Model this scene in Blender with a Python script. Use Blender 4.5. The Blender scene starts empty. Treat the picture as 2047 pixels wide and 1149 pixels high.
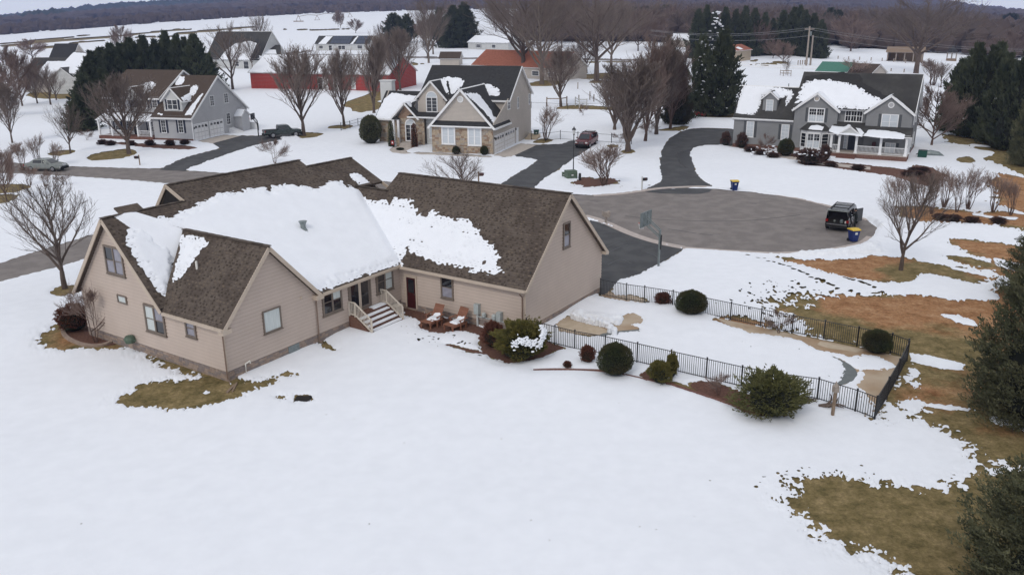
import bpy,math,random
import numpy as np
from mathutils import Vector,Matrix
PI = math.pi
sc = bpy.context.scene
col = sc.collection

# ------------------------------------------------------------------ camera
FPX,PITCH,ROLL,HCAM = 1681.725,0.3124,0.0070,16.99
CX,CY = 1023.5,574.5
cp_,sp_,cr_,sr_ = math.cos(PITCH),math.sin(PITCH),math.cos(ROLL),math.sin(ROLL)
RIGHT = np.array([1.,0,0]); UP = np.array([0,sp_,cp_]); FWD = np.array([0,cp_,-sp_])
R2 = RIGHT * cr_ - UP * sr_
U2 = RIGHT * sr_ + UP * cr_
cam_d = bpy.data.cameras.new('camera')
cam = bpy.data.objects.new('camera',cam_d); col.objects.link(cam)
cam_d.sensor_width = 36.0
cam_d.lens = FPX / 2047 * 36.0
cam_d.clip_start = 0.5
cam_d.clip_end = 9000
mw = Matrix.Identity(4)
for i in range(3):
    mw[i][0] = R2[i]; mw[i][1] = U2[i]; mw[i][2] = -FWD[i]
mw[2][3] = HCAM
cam.matrix_world = mw
sc.camera = cam

# ------------------------------------------------------------------ light
SUN_EL,SUN_AZ = 42.0,205.0      # high thin cloud, light mostly from behind the camera's left
w = bpy.data.worlds.new('World'); sc.world = w; w.use_nodes = True
nt = w.node_tree; nt.nodes.clear()
sky = nt.nodes.new('ShaderNodeTexSky'); sky.sky_type = 'NISHITA'; sky.sun_disc = False
sky.sun_elevation = math.radians(SUN_EL); sky.sun_rotation = math.radians(SUN_AZ)
sky.air_density = 1.0; sky.dust_density = 3.0; sky.ozone_density = 1.0
hs = nt.nodes.new('ShaderNodeHueSaturation'); hs.inputs['Saturation'].default_value = 0.7
bg = nt.nodes.new('ShaderNodeBackground'); bg.inputs['Strength'].default_value = 0.15
wo = nt.nodes.new('ShaderNodeOutputWorld')
# thin high cloud over most of the sky: pale at the horizon, a little greyer overhead
tcw = nt.nodes.new('ShaderNodeTexCoord'); nsw = nt.nodes.new('ShaderNodeTexNoise'); nsw.inputs['Scale'].default_value = 2.2; nsw.inputs['Detail'].default_value = 4
mpw = nt.nodes.new('ShaderNodeMapping'); mpw.inputs['Scale'].default_value = (1,1,4); nt.links.new(tcw.outputs['Generated'],mpw.inputs[0]); nt.links.new(mpw.outputs[0],nsw.inputs['Vector'])
rpw = nt.nodes.new('ShaderNodeValToRGB'); rpw.color_ramp.elements[0].color = (5.8,6.1,6.7,1); rpw.color_ramp.elements[1].color = (7.0,7.1,7.35,1); rpw.color_ramp.elements[0].position = .3; rpw.color_ramp.elements[1].position = .7
nt.links.new(nsw.outputs['Fac'],rpw.inputs[0]); mxw = nt.nodes.new('ShaderNodeMixRGB'); mxw.inputs[0].default_value = .88
nt.links.new(sky.outputs[0],hs.inputs['Color']); nt.links.new(hs.outputs[0],mxw.inputs[1]); sxw = nt.nodes.new('ShaderNodeSeparateXYZ'); nt.links.new(tcw.outputs['Generated'],sxw.inputs[0]); mrw = nt.nodes.new('ShaderNodeMapRange'); mrw.inputs[1].default_value = 0; mrw.inputs[2].default_value = .3; mrw.inputs[3].default_value = .8; mrw.inputs[4].default_value = 0; nt.links.new(sxw.outputs[2],mrw.inputs[0]); mxh = nt.nodes.new('ShaderNodeMixRGB'); mxh.inputs[2].default_value = (9.6,9.9,10.4,1); nt.links.new(mrw.outputs[0],mxh.inputs[0]); nt.links.new(rpw.outputs[0],mxh.inputs[1]); nt.links.new(mxh.outputs[0],mxw.inputs[2]); nt.links.new(mxw.outputs[0],bg.inputs[0]); nt.links.new(bg.outputs[0],wo.inputs[0])
sun_d = bpy.data.lights.new('sun','SUN'); sun = bpy.data.objects.new('sun',sun_d); col.objects.link(sun)
sun_d.energy = 1.1; sun_d.angle = math.radians(14); sun_d.color = (1.0,0.95,0.88)
_az = math.radians(SUN_AZ); _el = math.radians(SUN_EL)
sdir = Vector((math.sin(_az) * math.cos(_el),math.cos(_az) * math.cos(_el),math.sin(_el)))
sun.rotation_euler = sdir.to_track_quat('Z','Y').to_euler()
sc.view_settings.view_transform = 'Standard'; sc.view_settings.look = 'None'
sc.view_settings.gamma = 1.0; sc.view_settings.exposure = -0.24
sc.view_settings.use_curve_mapping = False
sc.render.engine = 'CYCLES'
sc.cycles.use_denoising = True
sc.cycles.max_bounces = 6; sc.cycles.diffuse_bounces = 3; sc.cycles.glossy_bounces = 2
sc.cycles.transmission_bounces = 2; sc.cycles.volume_bounces = 0; sc.cycles.transparent_max_bounces = 6

# ------------------------------------------------------------------ pixel <-> world
def terr(x,y):
    D = np.hypot(x,y); az = np.clip(np.degrees(np.arctan2(x,y)),-38,38)
    r = np.maximum(0,D - 100.0); r = np.sqrt(r * r + 900.0) - 30.0
    z = r * (0.0236 - 2.5e-5 * az * az)
    far = np.clip((D - 1500) / 1500,0,1)
    return z * (1 - 0.55 * far)
def ray(px,py):
    X = (px - CX) / FPX; Y = (CY - py) / FPX
    d = FWD + R2 * X + U2 * Y
    return d
def G(px,py):
    d = ray(px,py)
    f = lambda t: HCAM + d[2] * t - float(terr(d[0] * t,d[1] * t))
    t = 5.0
    while t < 6000:
        t2 = t * 1.02 + .2
        if f(t2) < 0: break
        t = t2
    lo,hi = t,t * 1.02 + .2
    for _ in range(45):
        m = (lo + hi) / 2
        if f(m) > 0: lo = m
        else: hi = m
    x,y = d[0] * lo,d[1] * lo
    return np.array([x,y,float(terr(x,y))])
def proj(p):
    q = np.array(p,float) - np.array([0,0,HCAM])
    d = q @ FWD
    return CX + FPX * (q @ R2) / d,CY - FPX * (q @ U2) / d
def mpp(p):                       # metres per photo pixel at a point
    return float((np.array(p) - np.array([0,0,HCAM])) @ FWD) / FPX
def hgt(p,top):
    lo,hi = 0.,80.
    for _ in range(40):
        m = (lo + hi) / 2
        if proj((p[0],p[1],p[2] + m))[1] > top: lo = m
        else: hi = m
    return lo

# ------------------------------------------------------------------ noise
_rg = np.random.RandomState(7)
_perm = _rg.rand(256,256)
def vnoise(x,y):
    xi = np.floor(x).astype(int); yi = np.floor(y).astype(int)
    fx = x - xi; fy = y - yi
    fx = fx * fx * (3 - 2 * fx); fy = fy * fy * (3 - 2 * fy)
    a = _perm[xi & 255,yi & 255]; b = _perm[(xi + 1) & 255,yi & 255]
    c = _perm[xi & 255,(yi + 1) & 255]; d = _perm[(xi + 1) & 255,(yi + 1) & 255]
    return (a * (1 - fx) + b * fx) * (1 - fy) + (c * (1 - fx) + d * fx) * fy
def fbm(x,y,o=4):
    s = 0; a = .5; t = 0
    for i in range(o):
        s = s + a * vnoise(x * 2 ** i + 13.7 * i,y * 2 ** i + 7.3 * i); t += a; a *= .5
    return s / t * 2 - 1

# ------------------------------------------------------------------ mesh builder
class MB:
    def __init__(s): s.v = []; s.f = []; s.m = []
    def face(s,pts,m=0):
        n = len(s.v); s.v += [tuple(p) for p in pts]; s.f.append(tuple(range(n,n + len(pts)))); s.m.append(m)
    def box(s,x0,x1,y0,y1,z0,z1,m=0):
        n = len(s.v)
        s.v += [(x0,y0,z0),(x1,y0,z0),(x1,y1,z0),(x0,y1,z0),(x0,y0,z1),(x1,y0,z1),(x1,y1,z1),(x0,y1,z1)]
        for f in ((3,2,1,0),(4,5,6,7),(0,1,5,4),(1,2,6,5),(2,3,7,6),(3,0,4,7)):
            s.f.append(tuple(n + i for i in f)); s.m.append(m)
    def bar(s,a,b,wx,wy=None,m=0,up=(0,0,1)):
        wy = wy or wx
        a = Vector(a); b = Vector(b); d = (b - a).normalized(); upv = Vector(up)
        if abs(d.dot(upv)) > .98: upv = Vector((1,0,0))
        r = d.cross(upv).normalized(); u = r.cross(d).normalized()
        n = len(s.v)
        for p in (a,b):
            for i,j in ((-1,-1),(1,-1),(1,1),(-1,1)):
                s.v.append(tuple(p + r * (wx / 2 * i) + u * (wy / 2 * j)))
        for f in ((0,1,2,3),(7,6,5,4),(1,0,4,5),(2,1,5,6),(3,2,6,7),(0,3,7,4)):
            s.f.append(tuple(n + i for i in f)); s.m.append(m)
    def tube(s,pts,rad,k=6,m=0,cap=True):
        pts = [Vector(p) for p in pts]
        if not isinstance(rad,(list,tuple)): rad = [rad] * len(pts)
        rings = []
        for i,p in enumerate(pts):
            d = (pts[min(i + 1,len(pts) - 1)] - pts[max(i - 1,0)]).normalized()
            q = Vector((0,0,1)) if abs(d.z) < .95 else Vector((1,0,0))
            r = d.cross(q).normalized(); u = r.cross(d)
            n = len(s.v); rings.append(n)
            for j in range(k):
                a = 2 * PI * j / k
                s.v.append(tuple(p + (r * math.cos(a) + u * math.sin(a)) * rad[i]))
        for a,b in zip(rings,rings[1:]):
            for j in range(k):
                s.f.append((a + j,b + j,b + (j + 1) % k,a + (j + 1) % k)); s.m.append(m)
        if cap:
            s.f.append(tuple(rings[0] + j for j in range(k))); s.m.append(m)
            s.f.append(tuple(rings[-1] + j for j in reversed(range(k)))); s.m.append(m)
    def lathe(s,prof,c=(0,0,0),k=12,m=0,sx=1,sy=1):
        rings = []
        for r,z in prof:
            n = len(s.v); rings.append(n)
            for j in range(k):
                a = 2 * PI * j / k
                s.v.append((c[0] + r * sx * math.cos(a),c[1] + r * sy * math.sin(a),c[2] + z))
        for a,b in zip(rings,rings[1:]):
            for j in range(k):
                s.f.append((a + j,a + (j + 1) % k,b + (j + 1) % k,b + j)); s.m.append(m)
        s.f.append(tuple(rings[0] + j for j in reversed(range(k)))); s.m.append(m)
        s.f.append(tuple(rings[-1] + j for j in range(k))); s.m.append(m)
    def prism(s,poly,ax,lo,hi,m=0):   # poly in the two other axes
        n = len(s.v); k = len(poly)
        for t in (lo,hi):
            for a,b in poly:
                s.v.append((t,a,b) if ax == 0 else (a,t,b) if ax == 1 else (a,b,t))
        s.f.append(tuple(n + i for i in reversed(range(k)))); s.m.append(m)
        s.f.append(tuple(n + k + i for i in range(k))); s.m.append(m)
        for i in range(k):
            j = (i + 1) % k
            s.f.append((n + i,n + j,n + k + j,n + k + i)); s.m.append(m)
    def slab(s,pts,t,m=0,mside=None):           # 3-D polygon thickened downwards along its normal
        P = [Vector(p) for p in pts]; k = len(P)
        nn = Vector((0,0,0))
        for i in range(k): nn += P[i].cross(P[(i + 1) % k])
        nn.normalize()
        if nn.z < 0: P.reverse(); nn = -nn
        n = len(s.v)
        s.v += [tuple(p) for p in P] + [tuple(p - nn * t) for p in P]
        s.f.append(tuple(n + i for i in range(k))); s.m.append(m)
        ms = m if mside is None else mside
        s.f.append(tuple(n + k + i for i in reversed(range(k)))); s.m.append(ms)
        for i in range(k):
            j = (i + 1) % k
            s.f.append((n + i,n + k + i,n + k + j,n + j)); s.m.append(ms)
    def mesh(s,name,mats):
        me = bpy.data.meshes.new(name)
        me.from_pydata(s.v,[],s.f)
        if not isinstance(mats,(list,tuple)): mats = [mats]
        for m in mats: me.materials.append(m)
        if len(mats) > 1: me.polygons.foreach_set('material_index',s.m)
        me.update()
        return me

def tag(o,label=None,cat=None,group=None,kind=None):
    if label: o['label'] = label
    if cat: o['category'] = cat
    if group: o['group'] = group
    if kind: o['kind'] = kind
    return o
def put(name,mesh,parent=None,loc=None,rotz=0,smooth=False):
    o = bpy.data.objects.new(name,mesh); col.objects.link(o)
    if parent: o.parent = parent
    if loc is not None: o.location = loc
    if rotz: o.rotation_euler.z = rotz
    if smooth and mesh: mesh.polygons.foreach_set('use_smooth',[True] * len(mesh.polygons))
    return o
def obj(name,mb,mats,parent=None,smooth=False,**k):
    return put(name,mb.mesh(name,mats),parent,smooth=smooth,**k)
def empty(name,loc,rz=0):
    o = bpy.data.objects.new(name,None); col.objects.link(o); o.location = loc; o.rotation_euler.z = rz
    o.empty_display_size = .3
    return o
def npmesh(name,V,faces_total,loops,mats,smooth=True):
    me = bpy.data.meshes.new(name)
    V = np.ascontiguousarray(V,dtype=np.float32)
    me.vertices.add(len(V)); me.vertices.foreach_set('co',V.ravel())
    me.loops.add(len(loops)); me.loops.foreach_set('vertex_index',np.asarray(loops,dtype=np.int32))
    tot = np.asarray(faces_total,dtype=np.int32)
    st = np.zeros(len(tot),dtype=np.int32); st[1:] = np.cumsum(tot)[:-1]
    me.polygons.add(len(tot)); me.polygons.foreach_set('loop_start',st); me.polygons.foreach_set('loop_total',tot)
    for m in (mats if isinstance(mats,(list,tuple)) else [mats]): me.materials.append(m)
    me.polygons.foreach_set('use_smooth',np.full(len(tot),smooth))
    me.update(calc_edges=True); me.validate()
    return me

def march(P,val):
    """keep the part of the grid P (n,m,3) where val > 0, cut along the zero line"""
    n,m = val.shape
    ins = val > 0
    V = P.reshape(-1,3); idx = np.arange(n * m).reshape(n,m)
    def cross(a,b,va,vb):
        t = (va / (va - vb))[:,None]; return a * (1 - t) + b * t
    hx = ins[:-1,:] != ins[1:,:]; hy = ins[:,:-1] != ins[:,1:]
    ex = np.full((n - 1,m),-1); ey = np.full((n,m - 1),-1)
    ii,jj = np.nonzero(hx); c0 = n * m
    ex[ii,jj] = c0 + np.arange(len(ii)); A = cross(P[ii,jj],P[ii + 1,jj],val[ii,jj],val[ii + 1,jj]); c0 += len(ii)
    ii,jj = np.nonzero(hy)
    ey[ii,jj] = c0 + np.arange(len(ii)); B = cross(P[ii,jj],P[ii,jj + 1],val[ii,jj],val[ii,jj + 1])
    V = np.concatenate([V,A,B])
    case = ins[:-1,:-1] * 1 + ins[1:,:-1] * 2 + ins[1:,1:] * 4 + ins[:-1,1:] * 8
    cor = [idx[:-1,:-1],idx[1:,:-1],idx[1:,1:],idx[:-1,1:]]
    edg = [ex[:,:-1],ey[1:,:],ex[:,1:],ey[:-1,:]]
    loops = []; tot = []
    for c in range(1,16):
        sel = case == c
        if not sel.any(): continue
        cols = []
        for k in range(4):
            a = bool(c >> k & 1); b = bool(c >> ((k + 1) % 4) & 1)
            if a: cols.append(cor[k][sel])
            if a != b: cols.append(edg[k][sel])
        L = np.stack(cols,1); loops.append(L.ravel()); tot.append(np.full(len(L),L.shape[1]))
    if not loops: return None
    loops = np.concatenate(loops); tot = np.concatenate(tot)
    u,inv = np.unique(loops,return_inverse=True)
    return V[u],tot,inv

def sdf(X,Y,poly,lim=None):
    """signed distance, positive inside the polygon"""
    p = np.asarray(poly,float); q = np.roll(p,-1,0)
    d2 = np.full(X.shape,1e18); ins = np.zeros(X.shape,bool)
    for (ax,ay),(bx,by) in zip(p,q):
        ex,ey = bx - ax,by - ay; L = ex * ex + ey * ey + 1e-12
        t = np.clip(((X - ax) * ex + (Y - ay) * ey) / L,0,1)
        dx = X - ax - t * ex; dy = Y - ay - t * ey
        d2 = np.minimum(d2,dx * dx + dy * dy)
        if ay != by:
            c = ((ay > Y) != (by > Y)) & (X < (bx - ax) * (Y - ay) / (by - ay) + ax)
            ins ^= c
    d = np.sqrt(d2)
    return np.where(ins,d,-d)
def sdf_lim(X,Y,poly,pad):
    p = np.asarray(poly,float)
    m = (X > p[:,0].min() - pad) & (X < p[:,0].max() + pad) & (Y > p[:,1].min() - pad) & (Y < p[:,1].max() + pad)
    r = np.full(X.shape,-pad * 1.0)
    if m.any(): r[m] = np.maximum(sdf(X[m],Y[m],poly),-pad)
    return r

# ------------------------------------------------------------------ materials
def lin(c):
    return tuple(((v / 255) / 12.92 if v / 255 <= .04045 else ((v / 255 + .055) / 1.055) ** 2.4) for v in c)
def mat(name,c1,c2=None,scale=4.0,rough=.8,bump=0,bscale=None,metal=0,spec=.3,stretch=None,detail=5,c3=None,rnd=0,sharp=(.35,.65),bdist=.02):
    """c1/c2 linear colours mixed by noise in object space; c3 a second, larger-scale tone; rnd brightness change per object"""
    m = bpy.data.materials.new(name); m.use_nodes = True; nt = m.node_tree; b = nt.nodes['Principled BSDF']
    b.inputs['Roughness'].default_value = rough; b.inputs['Metallic'].default_value = metal
    b.inputs['Specular IOR Level'].default_value = spec
    L = nt.links.new
    if c2 is None and not rnd: b.inputs['Base Color'].default_value = (*c1,1)
    tc = nt.nodes.new('ShaderNodeTexCoord'); src = tc.outputs['Object']
    if stretch:
        mp = nt.nodes.new('ShaderNodeMapping'); mp.inputs['Scale'].default_value = stretch; L(src,mp.inputs[0]); src = mp.outputs[0]
    if c2 is not None:
        n = nt.nodes.new('ShaderNodeTexNoise'); n.inputs['Scale'].default_value = scale; n.inputs['Detail'].default_value = detail; n.inputs['Roughness'].default_value = .65
        L(src,n.inputs['Vector'])
        r = nt.nodes.new('ShaderNodeValToRGB'); r.color_ramp.elements[0].position = sharp[0]; r.color_ramp.elements[1].position = sharp[1]
        r.color_ramp.elements[0].color = (*c1,1); r.color_ramp.elements[1].color = (*c2,1)
        L(n.outputs['Fac'],r.inputs[0]); out = r.outputs[0]
        if c3 is not None:
            n3 = nt.nodes.new('ShaderNodeTexNoise'); n3.inputs['Scale'].default_value = scale * .13; n3.inputs['Detail'].default_value = 3
            L(src,n3.inputs['Vector'])
            r3 = nt.nodes.new('ShaderNodeMapRange'); r3.inputs[1].default_value = .42; r3.inputs[2].default_value = .6; L(n3.outputs['Fac'],r3.inputs[0])
            mx = nt.nodes.new('ShaderNodeMixRGB'); L(r3.outputs[0],mx.inputs[0]); L(out,mx.inputs[1]); mx.inputs[2].default_value = (*c3,1); out = mx.outputs[0]
        if rnd:
            oi = nt.nodes.new('ShaderNodeObjectInfo'); mr = nt.nodes.new('ShaderNodeMapRange'); mr.inputs[3].default_value = 1 - rnd; mr.inputs[4].default_value = 1 + rnd
            L(oi.outputs['Random'],mr.inputs[0]); hv = nt.nodes.new('ShaderNodeHueSaturation'); L(mr.outputs[0],hv.inputs['Value']); L(out,hv.inputs['Color']); out = hv.outputs[0]
        L(out,b.inputs['Base Color'])
    if bump:
        nb = nt.nodes.new('ShaderNodeTexNoise'); nb.inputs['Scale'].default_value = bscale or scale * 3; nb.inputs['Detail'].default_value = 6
        L(src,nb.inputs['Vector'])
        bp = nt.nodes.new('ShaderNodeBump'); bp.inputs['Strength'].default_value = bump; bp.inputs['Distance'].default_value = bdist
        L(nb.outputs['Fac'],bp.inputs['Height']); L(bp.outputs[0],b.inputs['Normal'])
    return m
M = {}
M['snow'] = mat('snow',(.80,.82,.86),(.84,.86,.90),1.2,rough=.75,bump=.25,bscale=9,spec=.2,bdist=.02)
M['snowrough'] = mat('snow_lumpy',(.76,.78,.82),(.85,.87,.90),3,rough=.8,bump=.7,bscale=7,bdist=.08)
M['asphalt'] = mat('asphalt_worn',(.165,.145,.135),(.205,.183,.17),6,rough=.9,bump=.3,bscale=40,c3=(.225,.20,.185),bdist=.005)
M['asphalt_dark'] = mat('asphalt_sealed',(.048,.048,.050),(.062,.062,.064),5,rough=.8,bump=.3,bscale=50,c3=(.075,.075,.076),bdist=.005)
M['wet'] = mat('damp_asphalt',(.038,.038,.040),(.042,.042,.044),5,rough=.45)
M['concrete'] = mat('concrete',(.42,.37,.33),(.50,.45,.40),3,rough=.85,bump=.2,bscale=30)
M['kerb'] = mat('kerb_concrete',(.40,.34,.31),(.50,.44,.40),3,rough=.85,bump=.2,bscale=30)
M['patio'] = mat('patio_wet_dry',(.30,.195,.11),(.38,.26,.155),2.2,rough=.6,bump=.15,bscale=20,c3=(.47,.38,.28))
M['deckdry'] = mat('patio_dry',(.45,.36,.26),(.52,.43,.32),2.2,rough=.8,bump=.15,bscale=20)
M['cover'] = mat('pool_cover_vinyl',(.11,.125,.125),(.15,.165,.16),2,rough=.5)
M['mulch'] = mat('mulch',(.085,.042,.030),(.17,.085,.06),9,rough=.95,bump=.8,bscale=25,bdist=.03)
M['brick'] = mat('brick_red',(.13,.062,.047),(.20,.10,.078),7,rough=.9,bump=.4,bscale=30)
M['stonebase'] = mat('foundation_brick',(.26,.19,.15),(.36,.28,.225),4,rough=.9,bump=.3,bscale=25)
M['stonebase2'] = mat('foundation_brick_grey',(.20,.165,.155),(.27,.225,.20),4,rough=.9,bump=.3,bscale=25)
M['mortar'] = mat('mortar',(.27,.22,.18),(.33,.28,.23),6,rough=.95)
M['stone'] = [mat('field_stone_tan',(.36,.28,.20),(.48,.39,.29),5,rough=.9,bump=.4,bscale=20),mat('field_stone_brown',(.24,.16,.11),(.33,.23,.165),5,rough=.9,bump=.4,bscale=20),mat('field_stone_grey',(.30,.26,.22),(.40,.35,.30),5,rough=.9,bump=.4,bscale=20)]
M['tan'] = mat('vinyl_siding_tan',(.48,.395,.335),(.52,.43,.365),.8,rough=.6,spec=.3)
M['tantrim'] = mat('trim_tan',(.47,.39,.31),(.52,.43,.345),1.5,rough=.5)
M['lap_shade_tan'] = mat('siding_lap_shade_tan',(.385,.315,.265),(.42,.345,.29),1.5,rough=.8)  # lap shadow painted as a darker strip on tan boards
M['lap_shade_grey'] = mat('siding_lap_shade_grey',(.20,.195,.19),(.235,.23,.225),1.5,rough=.8)  # same painted lap shadow for all other siding
M['taupe'] = mat('window_trim_taupe',(.165,.13,.105),(.19,.155,.125),3,rough=.5)
M['spout'] = mat('downspout_brown',(.17,.115,.085),(.20,.14,.105),3,rough=.4)
M['white'] = mat('white_paint',(.74,.74,.74),(.80,.80,.80),2,rough=.5)
M['lightgrey'] = mat('siding_light_grey',(.42,.42,.43),(.46,.46,.47),.8,rough=.6)
M['cream'] = mat('siding_beige',(.45,.40,.35),(.50,.445,.39),.8,rough=.6)
M['grey'] = mat('siding_grey',(.215,.218,.222),(.245,.248,.252),.8,rough=.6)
M['pale'] = mat('siding_pale',(.55,.56,.55),(.62,.62,.61),.8,rough=.6)
M['red'] = mat('barn_red',(.26,.022,.018),(.36,.04,.03),1.5,rough=.6,stretch=(3,3,.3))
M['shutter_grey'] = mat('shutter_grey',(.075,.08,.085),(.09,.095,.10),3,rough=.5)
M['shutter_navy'] = mat('shutter_navy',(.018,.022,.04),(.028,.032,.055),3,rough=.5)
M['black'] = mat('black_metal',(.012,.012,.013),(.02,.02,.021),8,rough=.4,spec=.5)
M['dark'] = mat('dark_opening',(.012,.010,.009),(.02,.017,.015),8,rough=.8)
M['doorred'] = mat('door_maroon',(.045,.008,.008),(.06,.012,.012),3,rough=.4)
M['doordark'] = mat('door_slate',(.03,.036,.048),(.04,.046,.058),3,rough=.4)
M['glass'] = mat('window_glass',(.012,.014,.018),None,rough=.05,spec=.9)
M['glassblue'] = mat('window_glass_painted_reflection',(.20,.195,.23),(.28,.27,.31),1.4,rough=.08,spec=.8)  # pale reflection of snow and sky painted into the pane colour
M['curtain'] = mat('curtain_behind_glass',(.48,.52,.50),(.60,.64,.62),5,rough=.25,stretch=(6,6,.2),spec=.6)
M['blind'] = mat('white_blinds_behind_glass',(.50,.54,.57),(.60,.64,.68),2,rough=.2,stretch=(.5,.5,12),spec=.6)
M['shingle'] = mat('shingle_brown',(.082,.064,.052),(.135,.108,.088),5,rough=.95,bump=.5,bscale=60,bdist=.006,c3=(.083,.064,.052))
M['shingletab'] = mat('shingle_tab_dark',(.045,.034,.026),(.062,.047,.036),6,rough=.95)
M['shingletab2'] = mat('shingle_tab_light',(.115,.09,.068),(.14,.108,.083),6,rough=.95)
M['roofbrown'] = mat('roof_brown',(.062,.044,.034),(.088,.064,.050),3,rough=.95,bump=.3,bscale=20,c3=(.075,.054,.042))
M['roofblack'] = mat('roof_charcoal',(.028,.028,.029),(.044,.044,.045),3,rough=.95,bump=.3,bscale=20,c3=(.036,.035,.035))
M['roofgrey'] = mat('roof_grey',(.050,.048,.045),(.068,.066,.062),2,rough=.95,bump=.3,bscale=20,c3=(.042,.040,.038))
M['roofwet'] = mat('roof_damp',(.022,.021,.020),(.030,.028,.027),2,rough=.8)
M['rooforange'] = mat('roof_terracotta',(.25,.085,.05),(.33,.12,.075),2,rough=.9,bump=.3,bscale=8)
M['roofgreen'] = mat('roof_green_metal',(.03,.14,.095),(.045,.18,.12),2,rough=.4)
M['solar'] = mat('solar_panel',(.012,.02,.045),(.018,.03,.06),4,rough=.15,spec=.8)
M['wood'] = mat('weathered_wood',(.19,.13,.09),(.28,.21,.15),6,rough=.9,stretch=(6,6,.6))
M['deckwood'] = mat('deck_wood',(.12,.062,.042),(.17,.09,.065),6,rough=.8)
M['woodred'] = mat('adirondack_brown',(.20,.085,.05),(.27,.125,.08),5,rough=.7)
M['railbeige'] = mat('rail_cream',(.56,.50,.42),(.62,.56,.48),4,rough=.5)
M['galv'] = mat('galvanised_steel',(.17,.20,.20),(.24,.27,.27),5,rough=.45,metal=.3)
M['meter'] = mat('utility_grey',(.34,.38,.37),(.42,.45,.44),5,rough=.5)
M['utilgreen'] = mat('utility_green',(.075,.11,.075),(.10,.14,.10),4,rough=.6)
M['bingreen'] = mat('bin_green',(.01,.055,.04),(.015,.07,.05),4,rough=.5)
M['binblue'] = mat('bin_blue',(.008,.02,.11),(.012,.028,.14),4,rough=.45)
M['binyellow'] = mat('bin_lid_yellow',(.62,.42,.035),(.70,.48,.05),4,rough=.45)
M['rubber'] = mat('rubber',(.012,.012,.012),(.02,.02,.02),6,rough=.9)
M['rim'] = mat('wheel_rim',(.3,.3,.31),(.38,.38,.39),6,rough=.3,metal=.8)
M['carblack'] = mat('car_paint_black',(.008,.008,.009),(.012,.012,.013),3,rough=.15,spec=.7)
M['carred'] = mat('car_paint_maroon',(.10,.016,.018),(.13,.022,.024),3,rough=.2,spec=.7)
M['cargreen'] = mat('car_paint_dark_green',(.012,.022,.018),(.018,.03,.025),3,rough=.25,spec=.7)
M['carsilver'] = mat('car_paint_silver',(.20,.215,.20),(.26,.275,.255),3,rough=.25,metal=.3)
M['carwhite'] = mat('car_paint_white',(.68,.69,.70),(.74,.75,.76),3,rough=.25)
M['lampred'] = mat('tail_lamp_lens',(.22,.01,.01),None,rough=.2)
M['lampclear'] = mat('head_lamp_lens',(.6,.6,.6),None,rough=.1)
M['chrome'] = mat('chrome',(.5,.5,.52),None,rough=.2,metal=.9)
M['orange'] = mat('hoop_orange',(.5,.07,.03),None,rough=.5)
M['pipewhite'] = mat('pvc_white',(.72,.70,.64),(.78,.76,.70),4,rough=.4)
M['bark'] = mat('bark_grey_brown',(.080,.058,.048),(.15,.115,.095),12,rough=.95,bump=.6,bscale=25,rnd=.18,stretch=(1,1,.35))
M['barkred'] = mat('bark_reddish',(.085,.054,.043),(.16,.108,.088),12,rough=.95,rnd=.18,stretch=(1,1,.35))
M['barkpale'] = mat('bark_pale',(.10,.075,.060),(.26,.215,.18),3,rough=.95,rnd=.1,stretch=(1,1,.4))
M['twig'] = mat('twigs_brown',(.15,.118,.10),(.25,.20,.175),2,rough=.95,rnd=.2)
M['twigred'] = mat('twigs_reddish',(.17,.118,.098),(.27,.20,.17),2,rough=.95,rnd=.2)
M['twigpale'] = mat('twigs_tan',(.20,.14,.115),(.32,.24,.20),2,rough=.95,rnd=.15)
M['ever'] = mat('evergreen_dark',(.022,.034,.02),(.10,.11,.06),6,sharp=(.3,.7),rough=.8,rnd=.2)
M['ever2'] = mat('evergreen_olive',(.03,.038,.02),(.17,.165,.09),9,sharp=(.3,.72),rough=.8,rnd=.15)
M['everbrown'] = mat('evergreen_bronzed',(.035,.030,.016),(.085,.065,.035),2.6,rough=.85,c3=(.03,.04,.018))
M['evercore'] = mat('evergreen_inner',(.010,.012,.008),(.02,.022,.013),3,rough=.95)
M['box'] = mat('boxwood',(.026,.038,.016),(.085,.095,.038),9,rough=.7,c3=(.07,.06,.026))
M['pine'] = mat('mugo_pine',(.060,.066,.022),(.17,.165,.065),7,rough=.7)
M['yew'] = mat('golden_juniper',(.065,.07,.016),(.20,.165,.045),7,rough=.7)
M['redleaf'] = mat('shrub_red_leaves',(.085,.030,.020),(.19,.075,.045),9,rough=.8)
M['twine'] = mat('bare_shrub_brown',(.075,.040,.034),(.13,.078,.062),6,rough=.9)
M['cloth'] = mat('dark_clothing',(.010,.013,.013),(.02,.024,.024),12,rough=.9)
M['skin'] = mat('skin',(.38,.23,.17),(.44,.27,.2),12,rough=.6)
M['hair'] = mat('dark_hair',(.015,.010,.008),(.025,.018,.014),20,rough=.8)
M['wire'] = mat('power_line',(.30,.30,.31),None,rough=.6)
M['pole'] = mat('utility_pole_wood',(.26,.22,.185),(.36,.31,.27),8,rough=.9)
M['farwood'] = mat('distant_bare_woods',(.060,.042,.036),(.110,.080,.068),.02,rough=1,c3=(.07,.05,.042))
M['farever'] = mat('distant_evergreens',(.018,.028,.022),(.032,.044,.032),.05,rough=1)
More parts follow.
